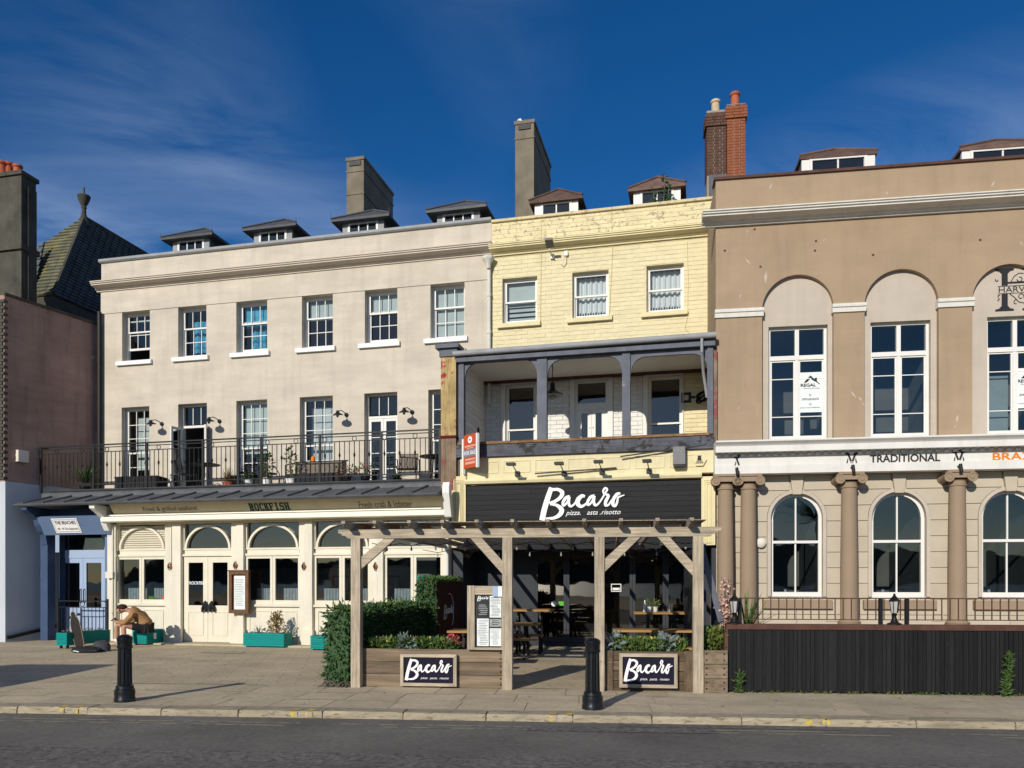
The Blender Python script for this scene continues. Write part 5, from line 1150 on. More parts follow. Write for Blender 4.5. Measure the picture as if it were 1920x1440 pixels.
# ---- rusticated ground floor with round headed sashes
GW = [(1447, 1541, 927, 1119), (1636, 1735, 921, 1119), (1843, 1945, 917, 1119), (2058, 2164, 912, 1119)]
ZG = .62                                                     # terrace level before the wall
gw = [(BN.x(a, 0)-.02, BN.x(b, 0)+.02) for a, b, t, q in GW]; gt_ = sum(BN.z((a+b)/2, t, 0) for a, b, t, q in GW[:3])/3; gb_ = sum(BN.z((a+b)/2, q, 0) for a, b, t, q in GW[:3])/3
gr_ = sum(b-a for a, b in gw)/8; gs_ = gt_-gr_; zbE = zE[5]
MB().slab(rect(bx0, bx1, 0, zbE), [arch_pts(a, b, gb_, gs_, 22) for a, b in gw], .03, .32).build('ground_wall', 'cream_grey', RH)
def face_blocks():
    ch_ = (zbE-ZG-.30)/9.0; zs = [ZG+.0, ZG+.30]+[ZG+.30+ch_*(k+1) for k in range(9)]; q = 0
    lim = [bx0+.02]+[v for p in gw for v in p]+[bx1]
    for i in range(5):
        L_, R_ = lim[2*i], lim[2*i+1]
        for k in range(len(zs)-1):
            z0, z1 = zs[k]+.009, zs[k+1]-.009
            def cut(z, side):       # where the arch ring stops the course
                if side < 0 and i == 0: return L_
                if side > 0 and i == 4: return R_
                c = ((gw[i-1][0]+gw[i-1][1])/2) if side < 0 else ((gw[i][0]+gw[i][1])/2) ; rr_ = gr_+.085; dz = z-gs_
                if dz <= 0: d = rr_
                elif dz < rr_: d = math.sqrt(rr_*rr_-dz*dz)
                else: d = .16
                d = max(d, .16); return c+d if side < 0 else c-d
            if z1 <= gb_ and k < 2: l0 = l1 = (cut(0, -1)-gr_-.085+.005 if i > 0 else L_); r0 = r1 = (cut(0, 1)+gr_+.085-.005 if i < 4 else R_)
            else: l0, l1, r0, r1 = cut(z0, -1), cut(z1, -1), cut(z0, 1), cut(z1, 1)
            mids = [(cut(z0+(z1-z0)*f, -1), z0+(z1-z0)*f) for f in (.25, .5, .75)] if z1 > gs_ and not (z1 <= gb_) else []
            midr = [(cut(z0+(z1-z0)*f, 1), z0+(z1-z0)*f) for f in (.75, .5, .25)] if z1 > gs_ and not (z1 <= gb_) else []
            MB().slab([(l0, z0), (r0, z0)]+midr[::-1]+[(r1, z1), (l1, z1)]+mids[::-1], [], -.0, .03).build('ashlar_block', 'cream_block', RH)
face_blocks()
for i, (a, b) in enumerate(gw):
    c = (a+b)/2; n = 20; ring = MB()
    for k in range(n):
        t0, t1 = math.pi*k/n, math.pi*(k+1)/n; ring.slab([(c+(gr_+.075)*math.cos(t0), gs_+(gr_+.075)*math.sin(t0)), (c+(gr_+.075)*math.cos(t1), gs_+(gr_+.075)*math.sin(t1)), (c+(gr_+.0)*math.cos(t1), gs_+(gr_+.0)*math.sin(t1)), (c+gr_*math.cos(t0), gs_+gr_*math.sin(t0))], [], -.02, .03)
    ring.box(a-.075, a, -.02, .03, gb_, gs_); ring.box(b, b+.075, -.02, .03, gb_, gs_)
    ring.build('architrave', 'cream_grey', RH)
    MB().slab([(c-.095, gt_-.03), (c+.095, gt_-.03), (c+.15, zbE-.01), (c-.15, zbE-.01)], [], -.06, .03).build('keystone', 'cream_block', RH)
    y = .12; w = MB()
    for k in range(n):
        t0, t1 = math.pi*k/n, math.pi*(k+1)/n; w.slab([(c+gr_*math.cos(t0), gs_+gr_*math.sin(t0)), (c+gr_*math.cos(t1), gs_+gr_*math.sin(t1)), (c+(gr_-.07)*math.cos(t1), gs_+(gr_-.07)*math.sin(t1)), (c+(gr_-.07)*math.cos(t0), gs_+(gr_-.07)*math.sin(t0))], [], y, y+.1)
    zm = gb_+(gt_-gb_)*.53
    w.box(a, a+.07, y, y+.1, gb_, gs_); w.box(b-.07, b, y, y+.1, gb_, gs_); w.box(a+.07, b-.07, y, y+.1, gb_, gb_+.10); w.box(a+.07, b-.07, y-.01, y+.08, zm-.03, zm+.03)
    w.box(c-.017, c+.017, y+.005, y+.06, zm+.03, gt_-.06); w.box(c-.017, c+.017, y+.03, y+.08, gb_+.1, zm-.03); w.box(a-.02, b+.02, y-.09, y, gb_-.07, gb_-.002); w = w.build('window', 'white_paint', RH)
    MB().slab(arch_pts(a+.05, b-.05, zm, gs_, 20), [], y+.03, y+.034, back=False).build('pane', 'glass', w); MB().slab(rect(a+.05, b-.05, gb_+.08, zm), [], y+.055, y+.059, back=False).build('pane', 'glass', w)
    MB().box(a-.19, b+.19, -.10, .029, gb_-.27, gb_-.075).build('sill', 'brown_col', w); room(RH, a, b, gb_-.4, gt_, y+.12, 3, 'room_dark', .0)
    tb = thing('dining_table', ('small laid table inside the first arched ground floor window', 'small laid table inside the second arched ground floor window', 'small laid table inside the third arched ground floor window', 'small laid table inside the arched window beyond the right edge')[i], 'table', BN, c, .9, ZG, group='tables behind the arched windows')
    MB().box(-.45, .45, -.3, .3, .70, .73).build('table_top', 'oak', tb); MB().box(-.04, .04, -.04, .04, 0, .7).build('leg', 'iron', tb); MB().lathe([(.03, .731), (.035, .80), (.03, .86)], 8, (-.1, -.1, 0)).build('glass_jar', 'paper', tb); MB().lathe([(.09, .731), (.11, .745)], 12, (.2, -.05, 0)).build('plate', 'paper', tb)
    vt = BN.r(1548+i*205-(5 if i else 0), 1568+i*205-(5 if i else 0), 1150, 1165, 0); MB().frame(vt[0], vt[1], vt[2], vt[3], .02, -.02, 0).build('air_brick', 'cream_block', RH)
# columns
zc1 = zbE-.005
def column(px, name, lab):
    x_ = BN.x(px, -.22); c = thing('column', lab, 'column', BN, x_, -.22, ZG, group='ionic columns along the brown building'); h = zc1-ZG; r = .185
    MB().lathe([(.27, 0), (.27, .06), (.25, .07), (.235, .12), (.25, .15), (.21, .18), (r, .22), (r*1.0, h*.4), (r*.88, h-.36), (r*.88, h-.35), (r*1.0, h-.34), (r*1.02, h-.31), (r*.9, h-.29), (r*.9, h-.23), (r*1.05, h-.21)], 20).build('shaft', 'brown_col', c, True)
    cap = MB(); cap.box(-.27, .27, -.22, .24, h-.055, h); cap.box(-.22, .22, -.19, .22, h-.17, h-.056); cap = cap.build('capital', 'brown_col', c)
    for sx in (-1, 1):
        v = MB().lathe([(.105, -.215), (.11, -.20), (.085, -.1), (.085, .1), (.11, .22)], 16, (sx*.235, 0, h-.155), 'y')
        v.tube([(sx*.235+sx*(.095-.011*t)*math.cos(t), -.222, h-.155+(.095-.011*t)*math.sin(t)) for t in [.45*k for k in range(17)]], .011, 5); v.build('volute', 'brown_col', c, True)
for px, lab in ((1360, 'brown ionic column nearest the restaurant pergola, left of the close pair'), (1403, 'brown ionic column, right of the close pair by the pergola'), (1592, 'brown ionic column between the first and second arched windows'), (1795, 'brown ionic column between the second and third arched windows'), (2008, 'brown ionic column right of the third arched window')): column(px, 'column', lab)
for px, py, lab in ((1381, 882, 'small black spotlight over the close pair of columns'), (1598, 877, 'small black spotlight over the column between the first two arched windows'), (1799, 875, 'small black spotlight over the column left of the third arched window')):
    x_, z_ = BN.p(px, py, EY-.1); l = thing('spotlight', lab, 'spotlight', BN, x_, EY-.03, z_, group='spotlights on the white entablature'); MB().box(-.02, .02, -.12, 0, .0, .03).build('bracket', 'iron', l); MB().tube([(0, -.12, .05), (.01, -.16, -.12)], .036, 10).build('lamp_head', 'iron', l, True)
x_, z_ = BN.p(1426, 1018, -.03); al = solo(MB().lathe([(.10, -.001), (.115, -.04), (.11, -.09), (.07, -.12), (.03, -.13)], 14, (0, 0, 0), 'y'), 'alarm_box', 'alarm', 'round cream alarm sounder on the blocks left of the first arched window', 'alarm box', BN, x_, 0, z_, smooth=True)
# raised terrace behind the fence
tq = [FN.w(FN.x(1372, .25), .25), FN.w(11, .25), BN.w(11, .02), BN.w(.03, .02)]
plan_prism(MB(), [(q.x, q.y) for q in tq], 0, ZG-.004).build('terrace', 'concrete', None, kind='structure')

# chips and bird marks on the brown render
cm = MB(); r5 = random.Random(5)
for px, py, l, a in ((1445, 350, .16, 70), (1663, 362, .10, 85), (1862, 345, .16, 60), (1401, 434, .10, 60), (1436, 520, .30, 88), (1388, 555, .12, 65), (1385, 765, .13, 50), (1600, 740, .22, -55), (1613, 748, .14, -60), (1619, 758, .10, -70), (1795, 785, .18, 80), (1791, 800, .10, 60), (1915, 457, .14, -50), (1402, 490, .2, -50), (1545, 450, .08, 40)):
    x_, z_ = BN.p(px, py, 0); d = Vector((math.cos(R(a)), math.sin(R(a)))); n = Vector((-d.y, d.x))*l*r5.uniform(.08, .16); h_ = d*l/2
    cm.slab([(x_-h_.x, z_-h_.y), (x_+n.x, z_+n.y), (x_+h_.x, z_+h_.y), (x_-n.x*.7, z_-n.y*.7)], [], -.003, .0)
cm.build('paint_chips', 'cream_grey', RH, kind='stuff')
dk = MB()
for px, py in ((1838, 450), (1637, 478), (1359, 470), (1426, 500), (1415, 430), (1530, 452), (1528, 470)):
    x_, z_ = BN.p(px, py, 0); dk.lathe([(.028, -.004), (.03, .0)], 7, (x_, 0, z_), 'y')
dk.build('bolt_marks', 'rust_brown', RH, kind='stuff')
# ================================================================ balcony railing of the beige house
RY = .16
BRL = thing('balcony_railing', 'long black wrought iron balcony railing with ring frieze above the seafood shop', 'railing', T, 0, 0)
rx0, rx1 = T.x(77, RY), T.x(826, RY); zt_, zb_ = T.z(450, 822, RY), T.z(450, 901, RY)
rb = MB()
for z, s in ((zt_, .042), (zt_-.075, .026), (zt_-.20, .026), (zb_+.03, .034)): rb.bar((rx0, RY, z), (rx1, RY, z), s, s*.8)
rb.bar((rx0, RY, zt_), (rx0, WY-.4, zt_), .035); rb.bar((rx0, RY, zb_+.03), (rx0, WY-.4, zb_+.03), .03); rb.build('rail', 'iron', BRL)
PST = [77, 176, 275, 381, 447, 490, 600, 715, 825]
for px in PST: MB().box(T.x(px, RY)-.028, T.x(px, RY)+.028, RY-.028, RY+.028, ZF-.02, zt_+.005).build('post', 'iron', BRL)
bal = MB().tube([(0, 0, 0), (0, 0, zt_-.20-zb_-.03)], .0115, 5).mesh('baluster', 'iron'); hh = zt_-.20-zb_-.03
balk = MB().tube([(0, 0, 0), (0, 0, hh*.52), (0, 0, hh*.55), (0, 0, hh*.60), (0, 0, hh*.65), (0, 0, hh*.68), (0, 0, hh)], [.0115, .0115, .018, .030, .018, .0115, .0115], 6).mesh('baluster', 'iron')
x = rx0+.13; k = 0
while x < rx1:
    put('baluster', balk if k % 3 == 0 else bal, BRL, (x, RY, zb_+.03))
    if k % 6 == 3: put('ring', ringm, BRL, (x, RY, zt_-.137)) if 'ringm' in globals() else None
    if k == 0:
        ringm = MB().tube([(.058*math.cos(a), 0, .058*math.sin(a)) for a in [2*math.pi*j/12 for j in range(13)]], .010, 5).mesh('ring', 'iron')
    x += .138; k += 1
# gooseneck wall lamps
def gooseneck(px, py, lab):
    x, z = T.p(px, py, WY); l = thing('wall_lamp', lab, 'lamp', T, x, WY-.0, z, group='gooseneck lamps on the beige wall')
    MB().lathe([(.06, -.001), (.06, -.03), (.03, -.05)], 12, (0, 0, 0), 'y').build('wall_plate', 'iron', l, True)
    MB().tube([(0, -.03, 0), (-.02, -.12, .05), (-.05, -.24, .08), (-.07, -.34, .05), (-.08, -.38, -.0)], .013, 6).build('arm', 'iron', l, True)
    b = MB().lathe([(.03, .07), (.045, .03), (.06, .0), (.15, -.05), (.155, -.065), (.14, -.06), (.05, -.02)], 16); b.xf(Matrix.Translation((-.085, -.40, -.02)) @ Matrix.Rotation(R(12), 4, 'X')); b.build('shade', 'iron', l, True)
    MB().lathe([(.02, -.03), (.04, -.06), (.035, -.10), (.01, -.12)], 8, (-.085, -.41, -.03)).build('bulb', 'bulb', l, True)
for q in ((304, 795, 'gooseneck lamp left of the open balcony doors'), (412, 790, 'gooseneck lamp right of the open balcony doors'), (650, 778, 'gooseneck lamp left of the closed white balcony doors'), (773, 773, 'gooseneck lamp right of the closed white balcony doors')): gooseneck(*q)
# bulkhead lamps on the shopfront piers
for px, py, lab in ((319, 1062, 'copper bulkhead lamp left of the seafood shop doors'), (442, 1060, 'copper bulkhead lamp above the framed menu'), (570, 1062, 'copper bulkhead lamp between the third and fourth shop bays'), (704, 1062, 'copper bulkhead lamp behind the pergola brace')):
    x, z = T.p(px, py, -.16); l = thing('bulkhead_lamp', lab, 'lamp', T, x, -.10, z, group='copper lamps on the cream piers')
    MB().lathe([(.075, 0), (.08, -.03), (.05, -.05)], 12, (0, 0, 0), 'y').build('base', 'iron', l, True); b = MB().lathe([(.055, -.03), (.06, -.07), (.045, -.12), (.01, -.14)], 12, (0, 0, 0), 'y'); b.build('glass', 'copper', l, True)
    MB().tube([(0, -.05, .10), (0, -.10, .09), (0, -.16, .03), (0, -.16, -.04), (0, -.10, -.10), (0, -.05, -.10)], .012, 5).build('cage', 'iron', l); MB().tube([(0, -.02, .08), (0, -.02, ZS-z-.02)], .012, 5).build('conduit', 'shop_cream2', l)
# menu case hung on the pier
mr = T.r(429, 466, 1071, 1150, -.3); mc = thing('menu_case', 'tall oak framed menu case on the cream pier beside the shop doors', 'menu case', T, (mr[0]+mr[1])/2, -.20, mr[2])
hw, H_ = (mr[1]-mr[0])/2, mr[3]-mr[2]
MB().box(-hw, hw, -.05, 0, 0, H_).build('back', 'oak', mc); MB().frame(-hw, hw, 0, H_, .085, -.11, -.05).build('frame', 'oak', mc); MB().box(-hw+.13, hw-.13, -.056, -.05, .10, H_-.12).build('menu_sheet', 'paper', mc)
ln = MB()
for k in range(16): ln.box(-hw+.16, hw-.16-rng.uniform(0, .06), -.0585, -.0565, H_-.22-k*.045, H_-.205-k*.045)
ln.build('menu_text', 'paper_text', mc); MB().box(-hw-.02, hw+.02, -.13, 0, H_, H_+.03).build('top', 'oak', mc)
# dark ribbons knotted on the door knobs
for sx, px, lab in ((0, 385, 'dark cloth tied to the left shop door knob'), (1, 397, 'dark cloth tied to the right shop door knob')):
    x, z = T.p(px, 1127, -.08); o = MB()
    for dx in (-.03, .03): o.tube([(0, 0, 0), (dx*.8, -.03, -.08), (dx*1.6-.02+.04*sx, -.02, -.20), (dx*2-.03+.05*sx, -.01, -.29)], [.02, .034, .04, .025], 7)
    tag(o.build('tied_cloth', 'bag_black', None, True, T.w(x, -.08, z), -R(T.a)), lab, 'cloth', 'dark cloths on the door knobs')

# ================================================================ balcony furniture and plants
def wire_chair(px, yy, turn, lab, m='iron'):
    x = T.x(px, yy); c = thing('garden_chair', lab, 'chair', T, x, yy, ZF, turn, 'chairs on the balcony')
    for sx in (-1, 1):
        MB().tube([(sx*.2, -.2, 0), (sx*.2, -.19, .44), (sx*.22, -.05, .62), (sx*.2, .2, .63)], .014, 5).build('leg', 'iron', c); MB().tube([(sx*.2, .22, 0), (sx*.19, .18, .44), (sx*.19, .24, .85)], .014, 5).build('leg', 'iron', c)
    MB().lathe([(.21, .43), (.225, .44), (.21, .455)], 14).build('seat', m, c)
    b = MB().tube([(-.19, .24, .85), (-.1, .26, .93), (0, .27, .95), (.1, .26, .93), (.19, .24, .85)], .014, 5)
    for k in range(5): b.tube([(-.14+.07*k, .19, .46), (-.14+.07*k, .255, .9)], .008, 4)
    b.build('backrest', 'iron', c); return c
def balcony_table(px, yy, lab, r=.4, h=.72):
    t = thing('balcony_table', lab, 'table', T, T.x(px, yy), yy, ZF, 0, 'tables on the balcony'); MB().lathe([(r, h-.02), (r+.01, h-.01), (r, h)], 18).build('table_top', 'iron', t)
    for k in range(3):
        a = 2*math.pi*k/3+.3; MB().tube([(.05*math.cos(a), .05*math.sin(a), h-.02), (.1*math.cos(a), .1*math.sin(a), .35), (.3*math.cos(a), .3*math.sin(a), 0)], .014, 5).build('leg', 'iron', t)
wire_chair(352, .75, 140, 'black wire chair beside the open balcony doors'); balcony_table(385, .8, 'round black metal table right of the open balcony doors'); wire_chair(462, .8, -60, 'black wire chair behind the stacked bench on the balcony'); wire_chair(505, 1.1, 150, 'black wire chair in the middle of the balcony')
balcony_table(815, .9, 'round black table at the right end of the balcony')
# rattan armchair
c = thing('armchair', 'grey woven armchair in front of the closed balcony doors at right', 'chair', T, T.x(763, .75), .75, ZF, 10, 'chairs on the balcony')
MB().box(-.25, .25, -.25, .22, .38, .44).build('seat', 'rattan', c); MB().prof([(.2, .44), (.3, .82), (.26, .83), (.16, .44)], -.25, .25).build('backrest', 'rattan', c)
for sx in (-1, 1): MB().tube([(sx*.29, -.27, 0), (sx*.29, -.26, .62), (sx*.29, .2, .66), (sx*.29, .28, 0)], .016, 6).build('leg', 'iron', c)
# low sofa and black storage bench
s_ = thing('sofa', 'low grey cushioned sofa on the balcony under the fourth window', 'sofa', T, T.x(595, 1.0), 1.0, ZF)
MB().box(-.75, .75, -.3, .35, .08, .36).build('base', 'bag_black', s_); MB().box(-.72, -.01, .1, .3, .37, .72).build('cushion', 'rattan', s_); MB().box(.01, .72, .1, .3, .37, .72).build('cushion', 'rattan', s_)
MB().tube([(-.78, -.3, 0), (-.8, -.28, .6), (-.76, .3, .76), (.76, .3, .76), (.8, -.28, .6), (.78, -.3, 0)], .018, 6).build('frame', 'iron', s_)
bb = thing('storage_bench', 'black planter trough at the shaded left end of the balcony', 'planter', T, T.x(268, 1.3), 1.3, ZF); MB().box(-.75, .65, -.25, .25, 0, .45).build('box', 'bag_black', bb)
MB().prof([(-.25, .45), (.25, .45), (.25, .47), (-.25, .50)], -.77, .67).build('lid', 'bag_black', bb)
sb_ = thing('storage_bench', 'black low bench on the balcony between the third window and the wire chairs', 'bench', T, T.x(470, 1.2), 1.2, ZF); MB().box(-.55, .55, -.2, .2, .1, .42).build('box', 'bag_black', sb_)
for sx in (-.5, .5): MB().box(sx-.03, sx+.03, -.18, .18, 0, .1).build('leg', 'iron', sb_)
def blades(name, parent, n, L, w, m, up=.8, base=(0, 0, 0), seed=1):
    """long strap leaves arching out of a centre"""
    b = MB(); r = random.Random(seed)
    for k in range(n):
        a = r.uniform(0, 6.283); e = r.uniform(.25, 1.15)*up; l = L*r.uniform(.6, 1.05); d = Vector((math.cos(a), math.sin(a), 0)); sd = Vector((-d.y, d.x, 0)); p0 = Vector(base); pts = []
        for j in range(6):
            t = j/5; pts.append((p0+d*l*math.cos(e)*t+Vector((0, 0, 1))*(l*math.sin(e)*t-l*.28*t*t*math.cos(e)), w*(1-t)**.6*(.5+.5*min(1, t*4))))
        for j in range(5): b.face([pts[j][0]-sd*pts[j][1], pts[j][0]+sd*pts[j][1], pts[j+1][0]+sd*pts[j+1][1], pts[j+1][0]-sd*pts[j+1][1]])
    return b.build(name, m, parent)
def pot(parent, r, h, m='terracotta', o=(0, 0, 0)): return MB().lathe([(r*.72, 0), (r*.95, h*.85), (r*1.05, h*.86), (r*1.05, h), (r*.9, h), (r*.85, h*.9)], 12, o).build('pot', m, parent, True)
y_ = thing('potted_plant', 'spiky cordyline in the shaded corner of the balcony at left', 'plant', T, T.x(160, .6), .6, ZF); pot(y_, .15, .18, 'iron'); blades('leaves', y_, 90, .9, .022, 'leaf', 1.0, (0, 0, .28), 3)
y_ = thing('potted_plant', 'tan grassy plant behind the round table on the balcony', 'plant', T, T.x(428, .95), .95, ZF); pot(y_, .16, .22); blades('leaves', y_, 110, .55, .012, 'conifer', 1.25, (0, 0, .2), 4)
def bushy(px, yy, lab, h, w, mats, n=160, size=.11, z=ZF, fr=T, pm='white_sill', pr=.14, ph=.24, cat='plant'):
    p = thing('potted_plant', lab, cat, fr, fr.x(px, yy), yy, z); pot(p, pr, ph, pm)
    st = MB()
    for k in range(4): st.tube([(0, 0, ph-.03), (rng.uniform(-w, w)*.4, rng.uniform(-w, w)*.3, ph+h*.5), (rng.uniform(-w, w)*.7, rng.uniform(-w, w)*.5, ph+h*.85)], .008, 4)
    st.build('stem', 'twig', p)
    for m, f in mats: leaf_cloud('leaves', m, p, ball_pts(int(n*f), (0, 0, ph+h*.5), (w, w*.8, h*.5)), size)
    return p
bushy(500, .55, 'leafy climber in a white pot in the middle of the balcony', .75, .16, (('leaf', .6), ('leaf_light', .4)), 120, .10); bushy(545, .7, 'tall thin shrub with yellow green leaves on the balcony', .85, .14, (('leaf_light', .7), ('leaf', .3)), 90, .11)
bushy(465, .45, 'white pot with a small plant at the railing of the balcony', .2, .12, (('leaf', 1.),), 40, .08, pr=.12, ph=.2); bushy(650, .5, 'low dark plant at the railing beside the sofa', .25, .35, (('leaf_dark', .8), ('bloom_red', .2)), 160, .09, pm='iron'); bushy(685, .45, 'low plant with red flowers at the railing before the closed doors', .3, .2, (('leaf', .8), ('bloom_red', .2)), 80, .08, pm='iron')
y_ = thing('potted_plant', 'low spiky plant in front of the grey armchair', 'plant', T, T.x(745, .45), .45, ZF); pot(y_, .12, .12, 'iron'); blades('leaves', y_, 60, .36, .018, 'leaf_dark', 1.0, (0, 0, .1), 8)
cdl = thing('candle_lantern', 'small orange lantern on the windowsill behind the sofa', 'lantern', T, T.x(587, 1.5), 1.5, ZF+.75); MB().box(-.06, .06, -.06, .06, -.75, 0).build('stand', 'iron', cdl); MB().lathe([(.06, .01), (.07, .08), (.05, .18), (.02, .2)], 10).build('shade', 'orange_text', cdl, True)

# ================================================================ pergola
PG = thing('pergola', 'weathered timber pergola over the restaurant terrace', 'pergola', P)
zb0, zb1 = P.z(960, 1008, 0), P.z(960, 991, 0)
pxs_ = [(659, 679), (943, 961), (1117, 1131), (1300, 1317)]
for a, b in pxs_:
    x0, x1 = P.x(a, 0), P.x(b, 0); m = (x0+x1)/2; MB().box(m-.075, m+.075, -.07, .08, 0, zb0-.001).build('post', 'timber_v', PG)
b0, b1 = P.x(636, 0), P.x(1352, 0)
def notched(x0, x1, h, z):                     # carved ends
    return [(x0, z+h), (x0, z+h*.62), (x0+.05, z+h*.55), (x0+.06, z+h*.35), (x0+.12, z+h*.28), (x0+.16, z), (x1-.16, z), (x1-.12, z+h*.28), (x1-.06, z+h*.35), (x1-.05, z+h*.55), (x1, z+h*.62), (x1, z+h)]
MB().slab(notched(b0, b1, zb1-zb0, zb0), [], -.05, .04).build('beam', 'timber', PG)
depth_back = 5.6
def back_y(xx): return (-.14-(P.w(xx, 0)-T.o).dot(T.V))/P.V.dot(T.V)      # where a rafter meets the terrace front
RF = [648, 706, 770, 832, 896, 962, 1028, 1096, 1164, 1232, 1296]
for px in RF:
    xx = P.x(px, -.3); zr = zb1+.001; h = .11
    b = MB().prof([(-.42, zr+h), (-.42, zr+h*.6), (-.36, zr+h*.5), (-.34, zr+h*.3), (-.24, zr), (back_y(xx), zr), (back_y(xx), zr+h)], xx-.028, xx+.028); b.build('rafter', 'timber_y', PG)
plan_prism(MB(), [(b0+.12, .12), (b1-.2, .12), (b1-.2, 1.0), (b0+.12, 1.0)], zb1+.113, zb1+.124).build('roof_sheet', 'timber_y', PG)
for (ax_, ay_), (bx_, by2) in (((672, 1062), (732, 1006)), ((945, 1068), (893, 1006)), ((1131, 1064), (1190, 1006)), ((1302, 1072), (1243, 1006))):
    p0, p1 = P.p(ax_, ay_, 0), P.p(bx_, by2, 0); d = Vector((p1[0]-p0[0], 0, p1[1]-p0[1])).normalized(); n = Vector((-d.z, 0, d.x))*.065
    q = [(p0[0], p0[1]-.07), (p1[0]-.0, p1[1])]; sgn_ = 1 if p1[0] > p0[0] else -1
    MB().slab([(p0[0], p0[1]-.09), (p1[0]+.09*sgn_, zb0-.002), (p1[0]-.09*sgn_, zb0-.002), (p0[0], p0[1]+.11)], [], -.035, .04).build('brace', 'timber', PG)
# festoon bulbs below the rafters
fc_ = thing('festoon_lights', 'string of small festoon bulbs under the pergola rafters', 'string lights', P); cbm = MB(); x = b0+.2
pts = [(b0+.2+(b1-b0-.4)*k/24, 1.1+.15*math.sin(k), zb0-.02-.05*abs(math.sin(k*1.57))) for k in range(25)]
cbm.tube(pts, .006, 4); pts2 = [(b0+.4+(b1-b0-.8)*k/16, 4.0, zb0-.02-.06*abs(math.sin(k*1.57))) for k in range(17)]; cbm.tube(pts2, .006, 4); cbm.build('cable', 'iron', fc_)
for p_ in pts[1::2]+pts2[1::2]: MB().lathe([(.008, .0), (.009, -.025), (.018, -.045), (.019, -.065), (.008, -.085)], 8, p_).build('bulb', 'bulb', fc_, True)
# hanging heaters
for px, py, yy, lab in ((876, 1030, 2.4, 'black parasol patio heater hung at the left of the pergola'), (1188, 1030, 3.2, 'black parasol patio heater hung under the right half of the pergola')):
    x, z = P.p(px, py, yy); h = thing('patio_heater', lab, 'heater', P, x, yy, z, group='hanging patio heaters'); MB().lathe([(.03, .16), (.07, .12), (.12, .07), (.29, .0), (.29, -.012), (.12, -.05), (.09, -.08), (.08, -.14), (.02, -.18)], 16).build('shade', 'iron', h, True); MB().tube([(0, 0, .14), (0, 0, zb1-z+.02)], .02, 6).build('stem', 'iron', h)
# planters of the pergola front
def plank_box(name, lab, fr, x0, x1, y0, y1, h, n, mt, cat='planter', endposts=False):
    p = thing(name, lab, cat, fr, (x0+x1)/2, y0, 0); w = (x1-x0)/2; d = y1-y0; ph = h/n
    for k in range(n):
        zz_ = k*ph+.004; block('plank', mt, p, -w, w, 0, .05, zz_, zz_+ph-.008); block('plank', mt, p, -w, w, d-.05, d, zz_, zz_+ph-.008)
        block('plank', mt, p, -w+.001, -w+.05, .052, d-.052, zz_+.002, zz_+ph-.01); block('plank', mt, p, w-.05, w-.001, .052, d-.052, zz_+.002, zz_+ph-.01)
        for sx in (-1, 1):
            for q in (.28, .72): MB().lathe([(.014, 0), (.014, -.006), (.006, -.009)], 8, (sx*(w-.05), 0, zz_+ph*q), 'y').build('bolt', 'iron', p)
    MB().box(-w+.05, w-.05, .05, d-.05, .05, h-.07).build('soil', 'soil', p); return p, w, d
pz = P.z(810, 1218, -.02)
pA, wA, dA = plank_box('timber_planter', 'long weathered plank planter with sign at the left front of the pergola', P, P.x(669, -.02)+.0, P.x(943, -.02), .09, .62, pz, 3, 'plank')
pB, wB, dB = plank_box('timber_planter', 'dark sleeper planter with sign right of the terrace entrance', P, P.x(1134, .0)+.0, P.x(1299, .0), .10, .66, P.z(1220, 1222, 0), 4, 'sleeper')
pC, wC, dC = plank_box('timber_planter', 'small grey plank planter between the pergola and the black fence', P, P.x(1318, .0), P.x(1364, .0), -.02, .6, P.z(1340, 1219, 0), 3, 'plank')
for sx in (-1, 1): block('corner_post', 'sleeper', pB, sx*(wB-.06)-.06, sx*(wB-.06)+.06, -.035, -.002, .004, P.z(1220, 1221, 0))
def framed_sign(a, b, t, q, lab):
    x0, x1, z0, z1 = P.r(a, b, t, q, .05); s = thing('framed_sign', lab, 'sign', P, (x0+x1)/2, .05, z0, group=None); w, h = (x1-x0)/2, z1-z0
    MB().box(-w+.03, w-.03, -.03, .03, .03, h-.03).build('panel', 'sign_navy', s)
    MB().slab([(-w, h), (w, h), (w-.05, h-.05), (-w+.05, h-.05)], [], -.055, .0).build('frame_rail', 'timber', s); MB().slab([(-w, 0), (w, 0), (w-.05, .05), (-w+.05, .05)], [], -.055, .0).build('frame_rail', 'timber', s)
    MB().slab([(-w, 0), (-w+.05, .05), (-w+.05, h-.05), (-w, h)], [], -.055, .0).build('frame_rail', 'timber_v', s); MB().slab([(w, 0), (w-.05, .05), (w-.05, h-.05), (w, h)], [], -.055, .0).build('frame_rail', 'timber_v', s)
    script_logo(s, -w*.86, w*.84, h*.16, h*.86, -.03, thick=.003); text('pizza.  pasta.  risotto', 'sign_white', s, -w*.28, w*.72, h*.20, h*.285, -.034, 'tagline', 0, .35); return s
framed_sign(752, 857, 1226, 1286, 'navy framed sign with white brush lettering on the left long planter'); framed_sign(1161, 1270, 1225, 1289, 'navy framed sign with white brush lettering on the right sleeper planter')
